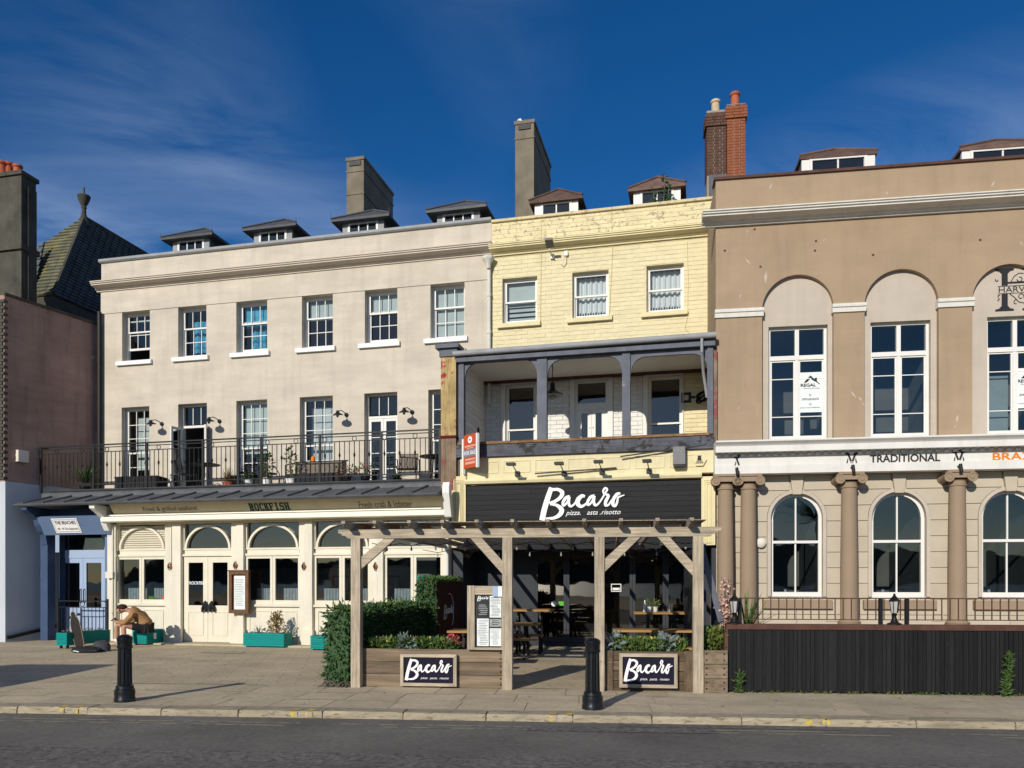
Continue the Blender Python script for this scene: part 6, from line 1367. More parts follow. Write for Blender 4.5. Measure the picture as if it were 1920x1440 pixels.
# flowers in the planters
def bedding(par, w, d, h, n, lab, mats, size=.07, ht=.16):
    p = tag(bpy.data.objects.new('bedding_plants', None), lab, 'plants'); COL.objects.link(p); p.location = par.matrix_basis @ Vector((0, 0, h-.06)); p.rotation_euler = par.rotation_euler
    for m, f in mats:
        pts = [((rng.uniform(-w+.06, w-.06), rng.uniform(.08, d-.08), ht*rng.random()**.7), (rng.gauss(0, .5), rng.gauss(-.2, .5), 1)) for _ in range(int(n*f))]
        if m.startswith('bloom'): pts = [((q[0][0], q[0][1], ht*rng.uniform(.8, 1.15)), q[1]) for q in pts]
        leaf_cloud('blooms' if m.startswith('bloom') else 'leaves', m, p, pts, size*(.8 if m.startswith('bloom') else 1.), aspect=.8 if m.startswith('bloom') else .45)
    return p
bA = bedding(pA, wA-.36, dA, pz, 1500, 'mixed green bedding plants with pink and yellow flowers in the left planter', (('leaf', .45), ('leaf_light', .3), ('leaf_dark', .15), ('bloom_yellow', .012), ('bloom_pink', .012)), .075, .19)
bA.location = pA.matrix_basis @ Vector((-.34, 0, pz-.06))
leaf_cloud('blooms', 'bloom_red', bA, ball_pts(60, (wA-.5, .2, .19), (.09, .09, .08)), .05, aspect=.8); leaf_cloud('silver_leaves', 'leaf_grey', bA, ball_pts(60, (-.1, .15, .13), (.1, .1, .12)), .12)
bB = bedding(pB, wB-.02, dB, P.z(1220, 1222, 0), 1500, 'bright green bedding plants in the sleeper planter by the entrance', (('leaf', .5), ('leaf_light', .38), ('bloom_yellow', .015), ('bloom_pink', .01)), .07, .22)
leaf_cloud('silver_leaves', 'leaf_grey', bB, ball_pts(70, (-wB+.15, .15, .16), (.12, .1, .16))+ball_pts(60, (wB*.45, .15, .18), (.1, .1, .14)), .12)
bC = bedding(pC, wC+.04, dC, P.z(1340, 1219, 0), 700, 'straggly yellow green shrub spilling over the small planter', (('leaf_light', .55), ('leaf', .25), ('conifer', .2)), .07, .36)
# menu board on the left planter
q = P.r(876, 944, 1098, 1217, .0); mb_ = thing('menu_board', 'timber framed outdoor menu board with printed menus beside the entrance', 'menu board', P, q[0], .03, pz); w, h = q[1]-q[0], q[3]-pz
MB().box(0, .115, -.03, .06, 0.004, h).build('frame_post', 'timber_v', mb_); MB().box(w-.03, w, -.03, .055, 0.004, h-.02).build('frame_post', 'timber_v', mb_); MB().box(.117, w-.03, -.02, .05, h-.14, h-.006).build('frame_rail', 'timber', mb_); MB().box(.117, w-.03, -.03, .05, .004, .04).build('frame_rail', 'timber', mb_)
MB().box(.117, w-.03, .005, .04, .04, h-.14).build('backing', 'menu_dark', mb_)
def sheet(a, b, c, d, m, rows, tm, y=.0):
    MB().box(a, b, y-.0, .0048, c, d).build('menu_sheet', m, mb_); l = MB()
    for k in range(rows):
        zz_ = d-.02-(d-c-.03)*k/rows; i_ = rng.uniform(.01, .05); l.box(a+i_, b-rng.uniform(.01, .06), y-.0022, y-.0004, zz_-.011, zz_)
    l.build('menu_text', tm, mb_)
iw0, iw1 = .15, w-.04; im = (iw0+iw1)/2; hz = h-.16
sheet(im+.01, iw1, hz*.60, hz, 'paper', 13, 'paper_text'); sheet(iw0, im-.005, .06, hz*.58, 'paper', 15, 'paper_text', .0); sheet(iw0+.01, im-.01, hz*.62, hz*.86, 'menu_dark', 6, 'paper_text', .001); sheet(im+.01, iw1, .06, hz*.40, 'paper', 8, 'paper_text', .0); sheet(im+.01, iw1, hz*.43, hz*.57, 'paper_text', 3, 'menu_dark', .001)
script_logo(mb_, iw0, im, hz*.90, hz, .004, thick=.004)
nb = tag(MB().box(0, .15, -.012, -.008, -.16, 0).build('leaflet', 'paper', None, loc=P.w(q[0]+w-.17, -.0, pz+h-.01), rz=-R(P.a)), 'white and violet leaflet pinned to the corner of the outdoor menu board', 'leaflet'); MB().box(.0, .085, -.0145, -.0125, -.16, 0).build('violet_panel', 'blue_door', nb)
# artificial hedge screens on the left side
HX0, HX1 = P.x(606, 0), P.x(668, 0)
# the screen runs back parallel to the shopfront's depth
sd_ = R(T.a-P.a)*.8
hd = thing('hedge_screen', 'low dark green artificial hedge screen at the left side of the pergola', 'hedge', P, HX0, 0, 0, turn=-math.degrees(sd_)*.6); wd_ = HX1-HX0-.09; LN = 4.1; hh = P.z(640, 1142, 0)
MB().box(.05, wd_-.05, .05, LN, 0, hh-.06).build('core', 'leaf_dark', hd)
leaf_cloud('foliage', 'leaf_dark', hd, box_pts(6200, .03, wd_-.03, .03, LN, .02, hh-.03, 'FLRT', .05), .085, droop=.35, aspect=.4)
leaf_cloud('foliage', 'leaf', hd, box_pts(3400, .03, wd_-.03, .03, LN, .02, hh-.02, 'FLRT', .06), .08, droop=.3, aspect=.4)
leaf_cloud('stray_shoots', 'leaf_light', hd, box_pts(320, .0, wd_, .0, LN, .1, hh+.03, 'FLT', .09), .11, aspect=.25)
tw = MB()
for k in range(40): xx = rng.uniform(-.05, wd_); tw.tube([(xx, rng.uniform(-.12, .0), .005), (xx+rng.uniform(-.06, .06), rng.uniform(-.1, 0), .02), (xx+rng.uniform(-.1, .1), 0, .09)], .006, 4)
tw.build('twigs', 'twig', hd)
h2 = thing('hedge_screen', 'taller hedge topped screen with a dark red panel behind the low hedge', 'hedge', P, HX0+.50, LN+.12, 0, turn=-math.degrees(sd_)*.6); H2 = 1.80; L2 = 2.4
xo = P.p(780, 1083, LN+.12)[0]-(HX0+.50); w2 = .48; hh2 = P.z(800, 1085, LN+.12)
MB().box(xo+.05, xo+w2-.05, .05, L2, 0, hh2-.05).build('core', 'leaf_dark', h2)
leaf_cloud('foliage', 'leaf_dark', h2, box_pts(2600, xo+.02, xo+w2-.03, .03, L2, .3, hh2-.04, 'FLT', .05), .085, droop=.3); leaf_cloud('foliage', 'leaf', h2, box_pts(1500, xo+.02, xo+w2-.03, .03, L2, .5, hh2-.02, 'FT', .06), .08, droop=.3)
MB().box(xo+w2-.049, xo+w2-.03, .1, L2-.05, .2, hh2-.07).build('panel', 'dark_red', h2)
lg = bpy.data.objects.new('panel_logo', None); COL.objects.link(lg); lg.parent = h2; lg.location = (xo+w2-.028, .55, hh2*.55); lg.rotation_euler = (0, 0, R(90))
o = script_logo(lg, 0, .85, -.12, .22, 0, 'lace', .003); MB().tube([(.5+.36*math.cos(t), -.004, .05+.40*math.sin(t)) for t in [-.9+.2*k for k in range(15)]], .008, 4).build('logo_ring', 'lace', lg)
# teal window boxes on the shop sill behind the hedge
for a, b, t, q_, lab in ((729, 792, 1128, 1139, 'long teal window box on the sill above the low hedge'), (786, 812, 1079, 1088, 'small teal box edge behind the tall hedge screen')):
    r_ = T.r(a, b, t, q_, -.7); o = thing('window_box', lab, 'planter', T, (r_[0]+r_[1])/2, -.7, r_[2]); hw = (r_[1]-r_[0])/2; MB().box(-hw, -hw+.16, -.15, .15, 0, r_[3]-r_[2]).build('end_panel', 'teal', o); MB().box(-hw+.16, hw, -.13, .13, .0, r_[3]-r_[2]-.02).build('box', 'ink_green', o)
    for sx in (-1, 1): MB().box(sx*hw*.8-.02, sx*hw*.8+.02, -.05, .05, -r_[2], 0).build('leg', 'iron', o)
# picnic tables
def picnic(px0, px1, dep, lab, h=.75, benches=True):
    s = P.w(0, 0); y = dep-s.y; x0, x1 = P.x(px0, y), P.x(px1, y); L = (x1-x0)/2; t = thing('picnic_table', lab, 'table', P, (x0+x1)/2, y, 0, group='picnic tables under the pergola')
    for k in range(5): block('top_plank', 'bench_wood', t, -L, L, -.36+k*.145, -.36+k*.145+.135, h-.04, h)
    for sx in (-1, 1):
        for sy in (-1, 1): MB().bar((sx*(L-.3), sy*.16, h-.05), (sx*(L-.3), sy*(.5 if benches else .3), 0), .05, .09).build('leg', 'iron', t)
        MB().bar((sx*(L-.3), -.34, h-.07), (sx*(L-.3), .34, h-.07), .05, .06).build('cross_rail', 'iron', t)
        if benches: MB().bar((sx*(L-.3), -.72, .38), (sx*(L-.3), .72, .38), .05, .07).build('bench_rail', 'iron', t)
    if benches:
        for sy in (-1, 1):
            for k in range(2): ya_ = sy*.66-.13+k*.14; block('seat_plank', 'bench_wood', t, -L, L, ya_, ya_+.13, .42, .46)
    return t
picnic(845, 935, 15.4, 'picnic table partly hidden behind the menu board'); picnic(905, 1012, 17.9, 'picnic table left of the terrace entrance'); picnic(1148, 1330, 16.0, 'long picnic table in the right half of the pergola')
for a, b, dep, lab in ((948, 1038, 19.0, 'tall bar table against the left of the dark glass doors'), (1188, 1290, 17.7, 'tall bar table behind the right picnic table')): picnic(a, b, dep, lab, 1.02, False)
# potted herbs and things on the right bar table
s = P.w(0, 0); yt_ = 17.7-s.y
for px, lab, m, pm in ((1217, 'small white pot of herbs on the right bar table', 'leaf', 'white_sill'), (1229, 'second pale pot of herbs on the right bar table', 'leaf_light', 'blind')): bushy(px, yt_, lab, .14, .07, ((m, 1.),), 50, .06, 1.02, P, pm, .055, .11)
x = P.x(1256, yt_); tag(MB().lathe([(.05, 0), (.06, .16), (.055, .16), (.045, .02)], 12).build('metal_cup', 'steel', None, True, P.w(x, yt_, 1.02)), 'steel cutlery cup on the right bar table', 'cup')
x = P.x(1209, yt_); tag(MB().lathe([(.035, 0), (.035, .15), (.014, .2), (.014, .25)], 10).build('bottle', 'paper', None, True, P.w(x, yt_, 1.02)), 'pale glass bottle on the right bar table', 'bottle')
x = P.x(1208, yt_+.7); tag(MB().lathe([(.11, 0), (.15, .32), (.16, .32), (.13, .02)], 12).build('bucket', 'sale_red', None, True, P.w(x, yt_+.7, 0)), 'red bucket on the floor under the right bar table', 'bucket')

# ================================================================ black boarded fence, railing and lanterns
FE = thing('board_fence', 'low black vertical boarded fence with brown top rail along the pavement at right', 'fence', FN)
fz = FN.z(1640, 1171, 0); fx1 = FN.x(2260, 0)
MB().box(0, fx1, .0, .04, .03, fz-.08).build('backing', 'charcoal_paint', FE)
fm = None; x = .004; bwid = .062
while x < fx1:
    dz = rng.uniform(0, .03); block('board', 'fence_black', FE, x, x+bwid-.010, -.022+rng.uniform(-.002, .002), -.0, .012+dz, fz-.085); x += bwid+rng.choice((0, 0, .0, .003, .006))
MB().box(-.03, fx1, -.04, .12, fz-.08, fz).build('top_rail', 'rust_brown', FE); MB().box(-.055, -.004, -.03, .5, 0, fz-.081).build('end_board', 'rust_brown', FE)
RL = thing('terrace_railing', 'thin black square bar railing along the top of the boarded fence', 'railing', FN, 0, 0, 0)
ry_ = .16; rt_ = FN.z(1640, 1122, ry_); ra_, rb_ = FN.x(1386, ry_), fx1; rbz = FN.z(1640, 1162, ry_)
r_ = MB(); r_.bar((ra_, ry_, rt_), (rb_, ry_, rt_), .018); r_.bar((ra_, ry_, rbz), (rb_, ry_, rbz), .014); r_.build('rail', 'rust_brown', RL)
for px in (1387, 1651, 1700): MB().box(FN.x(px, ry_)-.026, FN.x(px, ry_)+.026, ry_-.025, ry_+.025, ZG-.0, rt_+.003).build('post', 'iron', RL)
x = ra_+.115
while x < rb_: put('baluster', MB().box(-.007, .007, -.007, .007, 0, rt_-rbz).mesh('baluster', 'rust_brown'), RL, (x, ry_, rbz)); x += .118
def lantern(px, lab):
    l = thing('lantern', lab, 'lantern', FN, FN.x(px, .04), .04, fz, group='black lanterns on the fence'); s = .86
    MB().lathe([(.12*s, 0), (.12*s, .015), (.07*s, .03), (.045*s, .07), (.03*s, .12), (.04*s, .14), (.05*s, .15), (.03*s, .17)], 12).build('base', 'iron', l, True)
    MB().lathe([(.05*s, .17), (.075*s, .34)], 6).build('glass', 'lantern_glass', l)
    c = MB()
    for k in range(6): a = math.pi/3*k; c.tube([(.053*s*math.cos(a), .053*s*math.sin(a), .17), (.079*s*math.cos(a), .079*s*math.sin(a), .345)], .006, 4)
    c.build('cage', 'iron', l); MB().lathe([(.095*s, .345), (.09*s, .36), (.05*s, .40), (.02*s, .43), (.025*s, .44), (.01*s, .46)], 6).build('roof', 'iron', l)
lantern(1377, 'black lantern at the left end of the fence by the yucca'); lantern(1677, 'black lantern in the middle of the fence')
# weeds along the fence foot
for px, h, lab in ((1383, .3, 'small green weed at the left foot of the black fence'), (1885, .62, 'tall green weed at the right foot of the black fence')):
    w = thing('weed', lab, 'plant', FN, FN.x(px, -.09), -.09, 0); MB().tube([(0, 0, 0), (.02, -.02, h*.5), (.04, -.02, h)], [.008, .006, .003], 4).build('stem', 'leaf', w)
    leaf_cloud('leaves', 'leaf', w, [((.04*t_+rng.gauss(0, .02), -.02, h*t_), (rng.gauss(0, 1), -.3+rng.gauss(0, .6), .5)) for t_ in [rng.random() for _ in range(int(130*h/.4))]], .085, aspect=.22)
gw_ = thing('weed_fringe', 'fringe of tiny weeds along the foot of the black fence', 'plants', FN); leaf_cloud('leaves', 'leaf_light', gw_, [((fx1*rng.random(), -.045+rng.gauss(0, .015), .0), (rng.gauss(0, .4), -.3, 1)) for _ in range(420)], .05, aspect=.25)
# plants between pergola and fence
pk = thing('dried_flowers', 'tall spray of pale pink dried flowers left of the fence lantern', 'flowers', FN, FN.x(1362, .45), .45, 0)
st = MB(); pts = []
for k in range(14):
    a, rr_ = rng.uniform(0, 6.28), rng.uniform(.02, .16); tx_, ty_, hz_ = rr_*math.cos(a)-.03, rr_*math.sin(a)*.6, rng.uniform(1.35, 1.72); st.tube([(0, 0, .5), (tx_*.5, ty_*.5, hz_*.75), (tx_, ty_, hz_)], .006, 4)
    for _ in range(30): t_ = rng.uniform(.45, 1.02); pts.append(((tx_*t_+rng.gauss(0, .03), ty_*t_+rng.gauss(0, .03), .5+(hz_-.5)*t_), (rng.gauss(0, 1), rng.gauss(0, 1), .3)))
st.build('stems', 'twig', pk); leaf_cloud('blooms', 'bloom_pink', pk, pts, .05, aspect=.9); pot(pk, .15, .5, 'iron')
yu = thing('yucca', 'green sword leaved yucca behind the left fence lantern', 'plant', FN, FN.x(1400, .5), .5, ZG); pot(yu, .15, .25, 'iron'); blades('leaves', yu, 60, .85, .022, 'leaf', 1.2, (0, 0, .22), 21)
# grey parasol base / folded banner pole leaning between pergola and columns
pole = MB(); a_, b_ = P.p(1310, 1005, .5), P.p(1352, 1165, .5); pole.bar((0, 0, 0), (a_[0]-b_[0], 0, a_[1]-b_[1]), .05, .09)
tag(pole.build('leaning_post', 'balcony_grey', None, loc=P.w(b_[0], .5, b_[1]), rz=-R(P.a)), 'grey timber post leaning between the pergola and the brown columns', 'post')
pn = P.r(1322, 1342, 1045, 1165, 1.2); sc_ = thing('side_screen', 'tall dark grey boarded screen at the right side of the pergola', 'screen', P, pn[0], 1.2, 0)
for k in range(6): block('board', 'charcoal_paint', sc_, -.02, .02, .6*k, .6*k+.59, 0.0, P.z(1330, 1020, 1.2))
# ================================================================ bollards
def bollard(px, py, lab):
    x, y = K.g(px, py); b = thing('bollard', lab, 'bollard', K, x, y, 0, group='cast iron bollards on the kerb'); h = .93; b.scale = (.8, .8, 1.0)
    MB().lathe([(.175, 0), (.175, .05), (.165, .07), (.172, .12), (.165, .17), (.15, .18), (.145, .22), (.125, .235)], 20).build('base', 'iron_worn', b, True)
    n = 60; sh = MB(); rings = [(.235, .122), (.74, .112)]
    for z, r in rings: sh.v += [((r-(.014 if (k % 5) in (0, 1) else 0))*math.cos(2*math.pi*k/n), (r-(.014 if (k % 5) in (0, 1) else 0))*math.sin(2*math.pi*k/n), z) for k in range(n)]
    for k in range(n): sh.f.append((k, (k+1) % n, n+(k+1) % n, n+k))
    sh.build('fluted_shaft', 'iron_worn', b)
    MB().lathe([(.118, .735), (.128, .75), (.128, .77), (.12, .78), (.122, .84), (.13, .86), (.13, .885), (.11, .91), (.05, .93), (.02, .932)], 20).build('head', 'iron_worn', b, True)
bollard(234, 1315, 'black fluted iron bollard in front of the seated person'); bollard(1111, 1329, 'black fluted iron bollard with chipped paint before the terrace entrance')
# ================================================================ teal planters
def teal(px, py, w, d, h, lab, turn=0, legs=True, lift=0.03):
    x, y = T.g(px, py); t = thing('teal_planter', lab, 'planter', T, x, y, 0, turn, 'teal slatted planters'); n = max(3, int(h/.055)); ph = (h-lift)/n
    for k in range(n):
        z0 = lift+k*ph
        block('slat', 'teal', t, 0, w, -.02, 0, z0, z0+ph-.006); block('slat', 'teal', t, 0, w, d, d+.02, z0, z0+ph-.006); block('slat', 'teal', t, -.02, -.001, -.02, d+.02, z0, z0+ph-.006); block('slat', 'teal', t, w+.001, w+.02, -.02, d+.02, z0, z0+ph-.006)
    MB().box(0, w, 0, d, lift, h-.04).build('soil', 'soil', t)
    for u in (.03, w-.06):
        for v in (.03, d-.06): MB().box(u, u+.05, v, v+.05, 0, lift).build('foot', 'iron', t)
    return t, (x, y)
tA, _ = teal(108, 1216, .29, 1.35, .40, 'long teal planter running back from the pavement beside the black gate railing', -4, lift=.08)
tB, _ = teal(250, 1209, .40, .62, .40, 'teal planter with a hand sized grey tag, behind the seated person'); MB().box(.421, .43, .25, .35, .14, .30).build('tag', 'paper', tB)
tC, pC_ = teal(458, 1213, 1.10, .38, .36, 'long teal planter with a dried conifer and grasses before the third shop bay'); tD, pD_ = teal(584, 1219, .9, .38, .36, 'teal planter partly hidden by the hedge screen')
cf = thing('conifer', 'small rusty brown dried conifer in the teal planter', 'shrub', T, pC_[0]+.80, pC_[1]+.18, .33); MB().tube([(0, 0, -.02), (0, 0, .5)], .02, 5).build('trunk', 'twig', cf)
for k in range(9):
    a = k*2.4; rr_ = .20*(1-k/11); leaf_cloud('crown', 'conifer', cf, ball_pts(70, (rr_*math.cos(a)*.8, rr_*math.sin(a)*.6, .05+k*.056), (.13*(1.2-k/11), .12, .085), .6), .075, aspect=.35)
gr = thing('grasses', 'thin dry grasses in the left of the long teal planter', 'plant', T, pC_[0]+.3, pC_[1]+.18, .30); blades('blades', gr, 50, .36, .006, 'twig', 1.3, (0, 0, 0), 31); leaf_cloud('leaves', 'leaf_grey', gr, ball_pts(60, (.05, 0, .08), (.2, .1, .08)), .07)
sm = thing('small_flowers', 'few pale flowers in the teal planter beside the hedge', 'plant', T, pD_[0]+.3, pD_[1]+.18, .30); leaf_cloud('leaves', 'leaf_grey', sm, ball_pts(70, (0, 0, .1), (.25, .1, .12)), .07); leaf_cloud('blooms', 'bloom_pink', sm, ball_pts(24, (.1, -.05, .16), (.15, .08, .1)), .05, aspect=.9)
al_ = thing('alpine_plants', 'low dusty plants in the teal planter by the black gate railing', 'plant', T, T.g(108, 1216)[0]+.15, T.g(108, 1216)[1]+.7, .36); leaf_cloud('leaves', 'leaf_grey', al_, ball_pts(120, (.03, .2, .02), (.12, .5, .07)), .07); leaf_cloud('leaves', 'conifer', al_, ball_pts(60, (0, -.4, .03), (.12, .25, .09)), .07)
# ================================================================ seated person
def skinned(name, m, parent, verts, edges, radii, root=0, sub=2):
    me = bpy.data.meshes.new(name); me.from_pydata(verts, edges, []); o = bpy.data.objects.new(name, me); COL.objects.link(o)
    sk = o.modifiers.new('s', 'SKIN'); sk.use_smooth_shade = True; sk.branch_smoothing = .6
    for i, v in enumerate(me.skin_vertices[0].data):
        r = radii[i]; v.radius = r if isinstance(r, tuple) else (r, r); v.use_root = (i == root)
    ss = o.modifiers.new('d', 'SUBSURF'); ss.levels = sub; ss.render_levels = sub
    bpy.context.view_layer.update(); ev = bpy.data.meshes.new_from_object(o.evaluated_get(bpy.context.evaluated_depsgraph_get()))
    bpy.data.objects.remove(o); ev.materials.clear(); ev.materials.append(MAT[m]); ev.polygons.foreach_set('use_smooth', [True]*len(ev.polygons))
    return put(name, ev, parent)
px_, py_ = T.g(230, 1213)
pe = thing('person', 'person in tan hooded top and dark shorts sitting hunched over a phone', 'person', T, px_, py_, 0.03); pe.scale = (1.12, 1.12, .99)
J = dict(pel=(.50, .16, .47), sp=(.49, .13, .62), ch=(.35, .03, .83), nk=(.20, -.03, .92), hd0=(.12, -.06, .95), hd1=(.04, -.10, .93), hd2=(-.03, -.13, .86),
         hl=(.46, .25, .46), kl=(-.24, .10, .53), al=(-.20, .04, .09), tl=(-.33, -.06, .035), hr=(.50, .03, .46), kr=(.25, -.28, .53), ar=(.30, -.30, .09), tr=(.20, -.44, .035),
         sl=(.36, .20, .83), el=(.10, .22, .62), wl=(-.10, .06, .645), pl_=(-.17, .02, .655), sr=(.38, -.13, .82), er=(.28, -.30, .59), wr=(-.02, -.17, .625), pr=(-.10, -.13, .64))
names = list(J); V = [J[n] for n in names]; ix = {n: i for i, n in enumerate(names)}
E = [('pel', 'sp'), ('sp', 'ch'), ('ch', 'nk'), ('nk', 'hd0'), ('hd0', 'hd1'), ('hd1', 'hd2'), ('pel', 'hl'), ('hl', 'kl'), ('kl', 'al'), ('al', 'tl'), ('pel', 'hr'), ('hr', 'kr'), ('kr', 'ar'), ('ar', 'tr'),
     ('ch', 'sl'), ('sl', 'el'), ('el', 'wl'), ('wl', 'pl_'), ('ch', 'sr'), ('sr', 'er'), ('er', 'wr'), ('wr', 'pr')]
RD = dict(pel=.14, sp=.13, ch=.13, nk=.06, hd0=.07, hd1=.092, hd2=.07, hl=.095, kl=.062, al=.038, tl=.035, hr=.095, kr=.062, ar=.038, tr=.035, sl=.06, el=.042, wl=.028, pl_=.03, sr=.06, er=.042, wr=.028, pr=.03)
VB = list(V); EB = [(ix[a], ix[b]) for a, b in E]; RB = [RD[n] for n in names]
# five bent fingers on each hand, closed round the phone
for palm, dr_, sy in (('pl_', Vector((-.6, -.5, 0)), -1), ('pr', Vector((-.7, .45, 0)), 1)):
    b0_ = Vector(J[palm])
    for f in range(5):
        off = Vector((-.012, 0, .022*(f-2)*.8)); l = (.045, .06, .066, .06, .05)[f]; p1 = b0_+off+dr_.normalized()*l; p2 = p1+Vector((.0, -.028*sy*-1, .012 if f else .03))
        n0 = len(VB); VB += [tuple(b0_+off*.6), tuple(p1), tuple(p2)]; EB += [(ix[palm], n0), (n0, n0+1), (n0+1, n0+2)]; RB += [.012, .0095, .008]
skinned('body', 'skin', pe, VB, EB, RB)
def sub_skin(name, m, keys, edges, rad, ov=None, **k):
    vv = [(ov or {}).get(n, J.get(n)) for n in keys]; i2 = {n: i for i, n in enumerate(keys)}
    return skinned(name, m, pe, vv, [(i2[a], i2[b]) for a, b in edges], rad, **k)
sub_skin('hooded_top', 'hoodie', ['pel', 'sp', 'ch', 'nk', 'sl', 'el', 'wl', 'sr', 'er', 'wr'], [('pel', 'sp'), ('sp', 'ch'), ('ch', 'nk'), ('ch', 'sl'), ('sl', 'el'), ('el', 'wl'), ('ch', 'sr'), ('sr', 'er'), ('er', 'wr')],
         [.205, .185, .19, .118, .095, .066, .042, .085, .066, .042], ov=dict(wl=(-.04, .10, .638), wr=(.08, -.21, .615), pel=(.53, .15, .50)))
sub_skin('shorts', 'shorts', ['pel', 'hl', 'kl', 'hr', 'kr'], [('pel', 'hl'), ('hl', 'kl'), ('pel', 'hr'), ('hr', 'kr')], [.135, .11, .082, .11, .082], ov=dict(kl=(-.03, .145, .515), kr=(.32, -.19, .515)))
for s, a, t in (('l', 'al', 'tl'), ('r', 'ar', 'tr')):
    av, tv = Vector(J[a]), Vector(J[t]); skinned('sock', 'sock', pe, [tuple(av+Vector((0, 0, .10))), tuple(av-Vector((0, 0, .03)))], [(0, 1)], [.047, .046], sub=1)
    skinned('shoe', 'shoe', pe, [tuple(av-Vector((-.05, -.05, .045))), tuple(av.lerp(tv, .5)-Vector((0, 0, .02))), tuple(tv)], [(0, 1), (1, 2)], [(.05, .055), (.055, .05), (.046, .036)], sub=2)
hr_ = skinned('hair', 'hair', pe, [(.155, -.06, .95), (.09, -.08, 1.0), (.02, -.11, .99), (-.04, -.13, .95)], [(0, 1), (1, 2), (2, 3)], [.075, .097, .095, .05], sub=2)
MB().lathe([(.028, -.01), (.03, .0), (.02, .012)], 8, (.05, -.20, .93), 'y').build('ear', 'skin', pe, True); MB().tube([(-.10, -.16, .855), (-.135, -.175, .83), (-.12, -.17, .82)], [.012, .016, .01], 6).build('nose', 'skin', pe, True)
for dy in (-.045, .015): MB().lathe([(.01, 0), (.004, -.006)], 6, (-.118, -.15+dy, .872), 'x').build('eye', 'hair', pe)
MB().box(-.02, .02, -.003, .003, -.006, .006).build('mouth', 'dark_red', pe, loc=(-.10, -.165, .80))
bh = MB().lathe([(.10, 0), (.12, .03), (.11, .06), (.07, .08)], 12); bh.xf(Matrix.Translation((.30, .02, .90)) @ Matrix.Rotation(R(40), 4, 'Y')); bh.build('hood', 'hoodie', pe, True)
MB().tube([(.27, -.13, .84), (.24, -.14, .76), (.25, -.14, .70)], .006, 4).build('drawstring', 'sock', pe)
ph = MB().box(-.075, .075, -.037, .037, -.005, .005); ph.xf(Matrix.Rotation(R(-30), 4, 'Y')); tag(ph.build('phone', 'ink', None, loc=T.w(px_-.225, py_-.05, .705), rz=-R(T.a)), 'dark phone held by the seated person', 'phone')
# longboard leaning on the planter
bx_, by3 = T.g(152, 1216); lb = thing('longboard', 'longboard with dark grip tape leaning upright on the teal planter', 'skateboard', T, bx_, by3-.02, 0.0, 14)
n = 10; OUT = [(-.11, .06), (-.07, .0), (.07, .0), (.11, .06), (.125, .35), (.12, .7), (.085, .82), (.05, .86), (.055, .95), (.02, 1.0), (-.02, 1.0), (-.055, .95), (-.05, .86), (-.085, .82), (-.12, .7), (-.125, .35)]
M_ = Matrix.Rotation(R(-20), 4, 'Y') @ Matrix.Rotation(R(-14), 4, 'X')
MB().slab(OUT, [], -.002, .014).xf(M_).build('deck', 'maple', lb); MB().slab([(u*.95, v*.985+.008) for u, v in OUT], [], -.005, -.0025).xf(M_).build('grip_tape', 'grip', lb)
for zz_ in (.12, .89):
    MB().box(-.03, .03, .015, .05, zz_-.04, zz_+.04).xf(M_).build('truck', 'steel', lb); MB().tube([(-.11, .05, zz_), (.11, .05, zz_)], .01, 6).xf(M_).build('axle', 'steel', lb)
    for sx in (-1, 1): MB().lathe([(.032, -.022), (.036, 0), (.032, .022)], 12, (sx*.115, .05, zz_), 'x').xf(M_).build('wheel', 'iron', lb, True)
# bags on the ground
def lump(rx, ry, rz, seed, nz=9, n=16, rough=.22):
    b = MB(); b.lathe([(math.sin(math.pi*k/nz), -math.cos(math.pi*k/nz)) for k in range(nz+1)], n)
    for i, v in enumerate(b.v):
        q = Vector(v); q = q*(1+rough*noise.noise(q*1.7+Vector((seed, 0, 0)))); z = max(q.z, -.55); b.v[i] = (q.x*rx, q.y*ry, (z+.55)*rz)
    return b
x, y = T.g(190, 1221); bg_ = thing('backpack', 'grey crumpled backpack on the ground beside the seated person', 'bag', T, x, y, 0); lump(.24, .17, .17, 3).build('body', 'bag_grey', bg_, True); MB().tube([(-.15, -.14, .05), (-.05, -.19, .12), (.08, -.18, .10), (.16, -.13, .03)], .014, 5).build('strap', 'bag_black', bg_)
x, y = T.g(163, 1223); b2_ = thing('holdall', 'flat black bag on the ground at the foot of the longboard', 'bag', T, x, y-.05, 0); lump(.38, .18, .09, 8).build('body', 'bag_black', b2_, True); MB().tube([(-.2, -.15, .04), (-.12, -.2, .05), (0, -.2, .03)], .012, 5).build('strap', 'paper', b2_)
# gull on the tall chimney
x, z = T.p(979, 224, WY+2.5); gu = thing('gull', 'white gull perched on the tall grey chimney', 'bird', T, x, WY+2.7, ch2[3])
MB().tube([(.17, 0, .08), (.08, 0, .10), (-.03, 0, .12), (-.08, 0, .17), (-.11, 0, .22), (-.15, 0, .215), (-.20, 0, .205)], [.012, .06, .07, .04, .042, .028, .006], 10).build('body', 'sign_white', gu, True); MB().tube([(.18, 0, .09), (.06, 0, .15), (-.02, 0, .15)], [.01, .05, .02], 8).build('wings', 'pebble_grey', gu, True)
for dy in (-.02, .02): MB().tube([(0, dy, 0), (0, dy, .07)], .006, 4).build('leg', 'orange_text', gu)
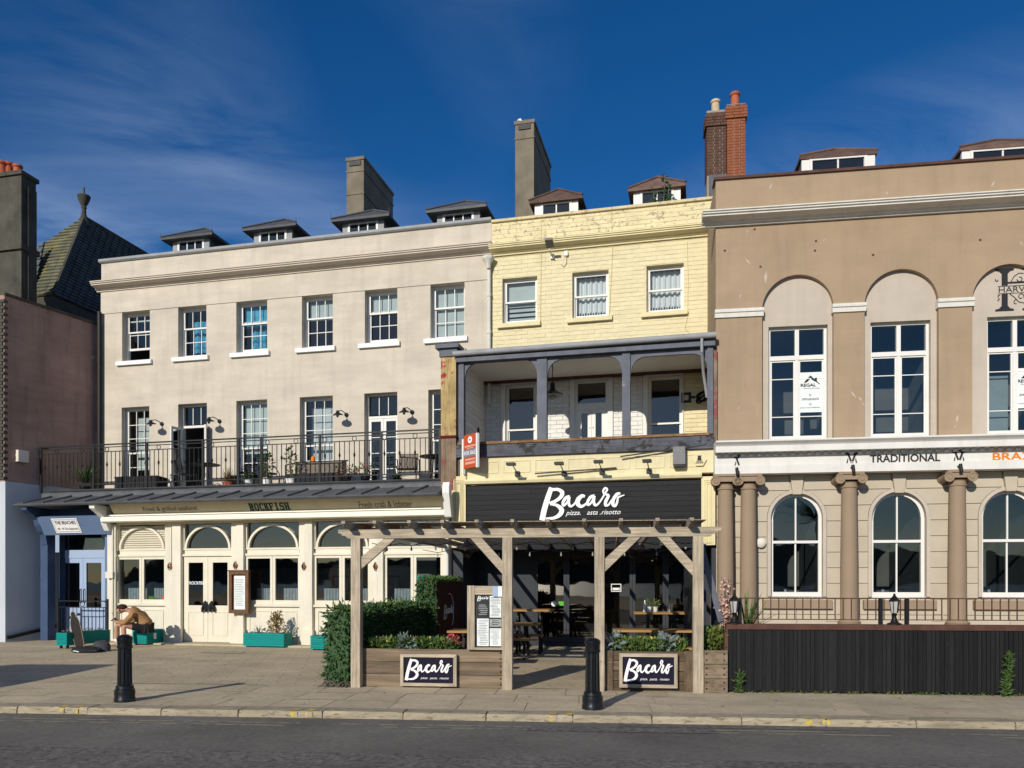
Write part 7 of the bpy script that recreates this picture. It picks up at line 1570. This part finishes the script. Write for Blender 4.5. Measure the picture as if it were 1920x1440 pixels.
# unseen van shape, added left of the frame to throw a shadow on the paving
vn = thing('shadow_van', 'white van shape added out of view beyond the left edge to shade the paving', 'van', None, -11.35, 8.9, -.09, 0)
MB().prof([(-2.5, .35), (-2.55, .9), (-2.1, 1.15), (-1.5, 1.95), (-1.2, 2.25), (-.8, 2.38), (2.2, 2.42), (2.45, 2.30), (2.5, .4)], -.98, .98).build('body', 'white_paint', vn)
MB().prof([(-2.1, 1.17), (-1.52, 1.95), (-1.54, 1.97), (-2.13, 1.19)], -.85, .85).build('windscreen', 'glass_dark', vn); MB().prof([(-1.75, 1.3), (-1.3, 1.95), (-.7, 1.95), (-.7, 1.25)], .981, .99).build('side_window', 'glass_dark', vn)
for sx in (-.85, .85):
    for yy in (-1.6, 1.5): w_ = MB().lathe([(.2, -.11), (.34, -.11), (.35, 0), (.34, .11), (.2, .11)], 18, (sx, yy, .35), 'x').build('wheel', 'iron', vn, True)
    MB().box(sx-.12, sx+.12, -2.565, -2.53, .75, .9).build('headlight', 'lantern_glass', vn)

# promenade furniture behind the viewer, seen mirrored in the windows
pm = thing('palm_tree', 'palm on the promenade behind the viewer, mirrored in the arched windows', 'tree', None, 9.2, -15, -.05)
MB().tube([(0, 0, 0), (.1, 0, 2), (.05, .1, 4.2), (.1, .1, 5.4)], [.28, .2, .18, .2], 10).build('trunk', 'twig', pm, True); blades('crown', pm, 70, 3.0, .16, 'leaf_dark', .75, (.1, .1, 5.4), 77)
for x_, y_, lb_ in ((4.6, -26, 'twin headed promenade lamp post behind the viewer, mirrored in the first arched window'), (-7.5, -25, 'twin headed promenade lamp post behind the viewer, mirrored in the shop windows')):
    lp = thing('lamp_post', lb_, 'lamp post', None, x_, y_, -.05, group='promenade lamp posts'); MB().lathe([(.16, 0), (.14, .8), (.07, 1.0), (.055, 5.0), (.04, 6.2)], 10).build('column', 'iron', lp, True); MB().tube([(-.7, 0, 6.0), (-.6, 0, 6.3), (0, 0, 6.0), (.6, 0, 6.3), (.7, 0, 6.0)], .03, 6).build('arms', 'iron', lp)
    for sx in (-.65, .65): MB().lathe([(.05, 6.3), (.2, 6.35), (.24, 6.6), (.1, 6.75)], 10, (sx, 0, 0)).build('lamp_head', 'lantern_glass', lp, True)

# a few dead leaves and crumbs blown over the paving
lf = MB(); r9 = random.Random(9)
for _ in range(90):
    x, y = r9.uniform(0, 18), r9.uniform(.4, 6.5); a = r9.uniform(0, 6.28); s_ = r9.uniform(.015, .04); d = Vector((math.cos(a), math.sin(a), 0)); e = Vector((-d.y, d.x, 0)); p = Vector((x, y, .004+r9.uniform(0, .006)))
    lf.face([p-d*s_, p+e*s_*.45, p+d*s_+Vector((0, 0, s_*.3)), p-e*s_*.45])
o = lf.build('fallen_leaves', 'twig', None, loc=K.o+Vector((0, 0, .004)), rz=-R(K.a), kind='stuff'); tag(o, 'scattered dead leaves on the paving', 'leaves')
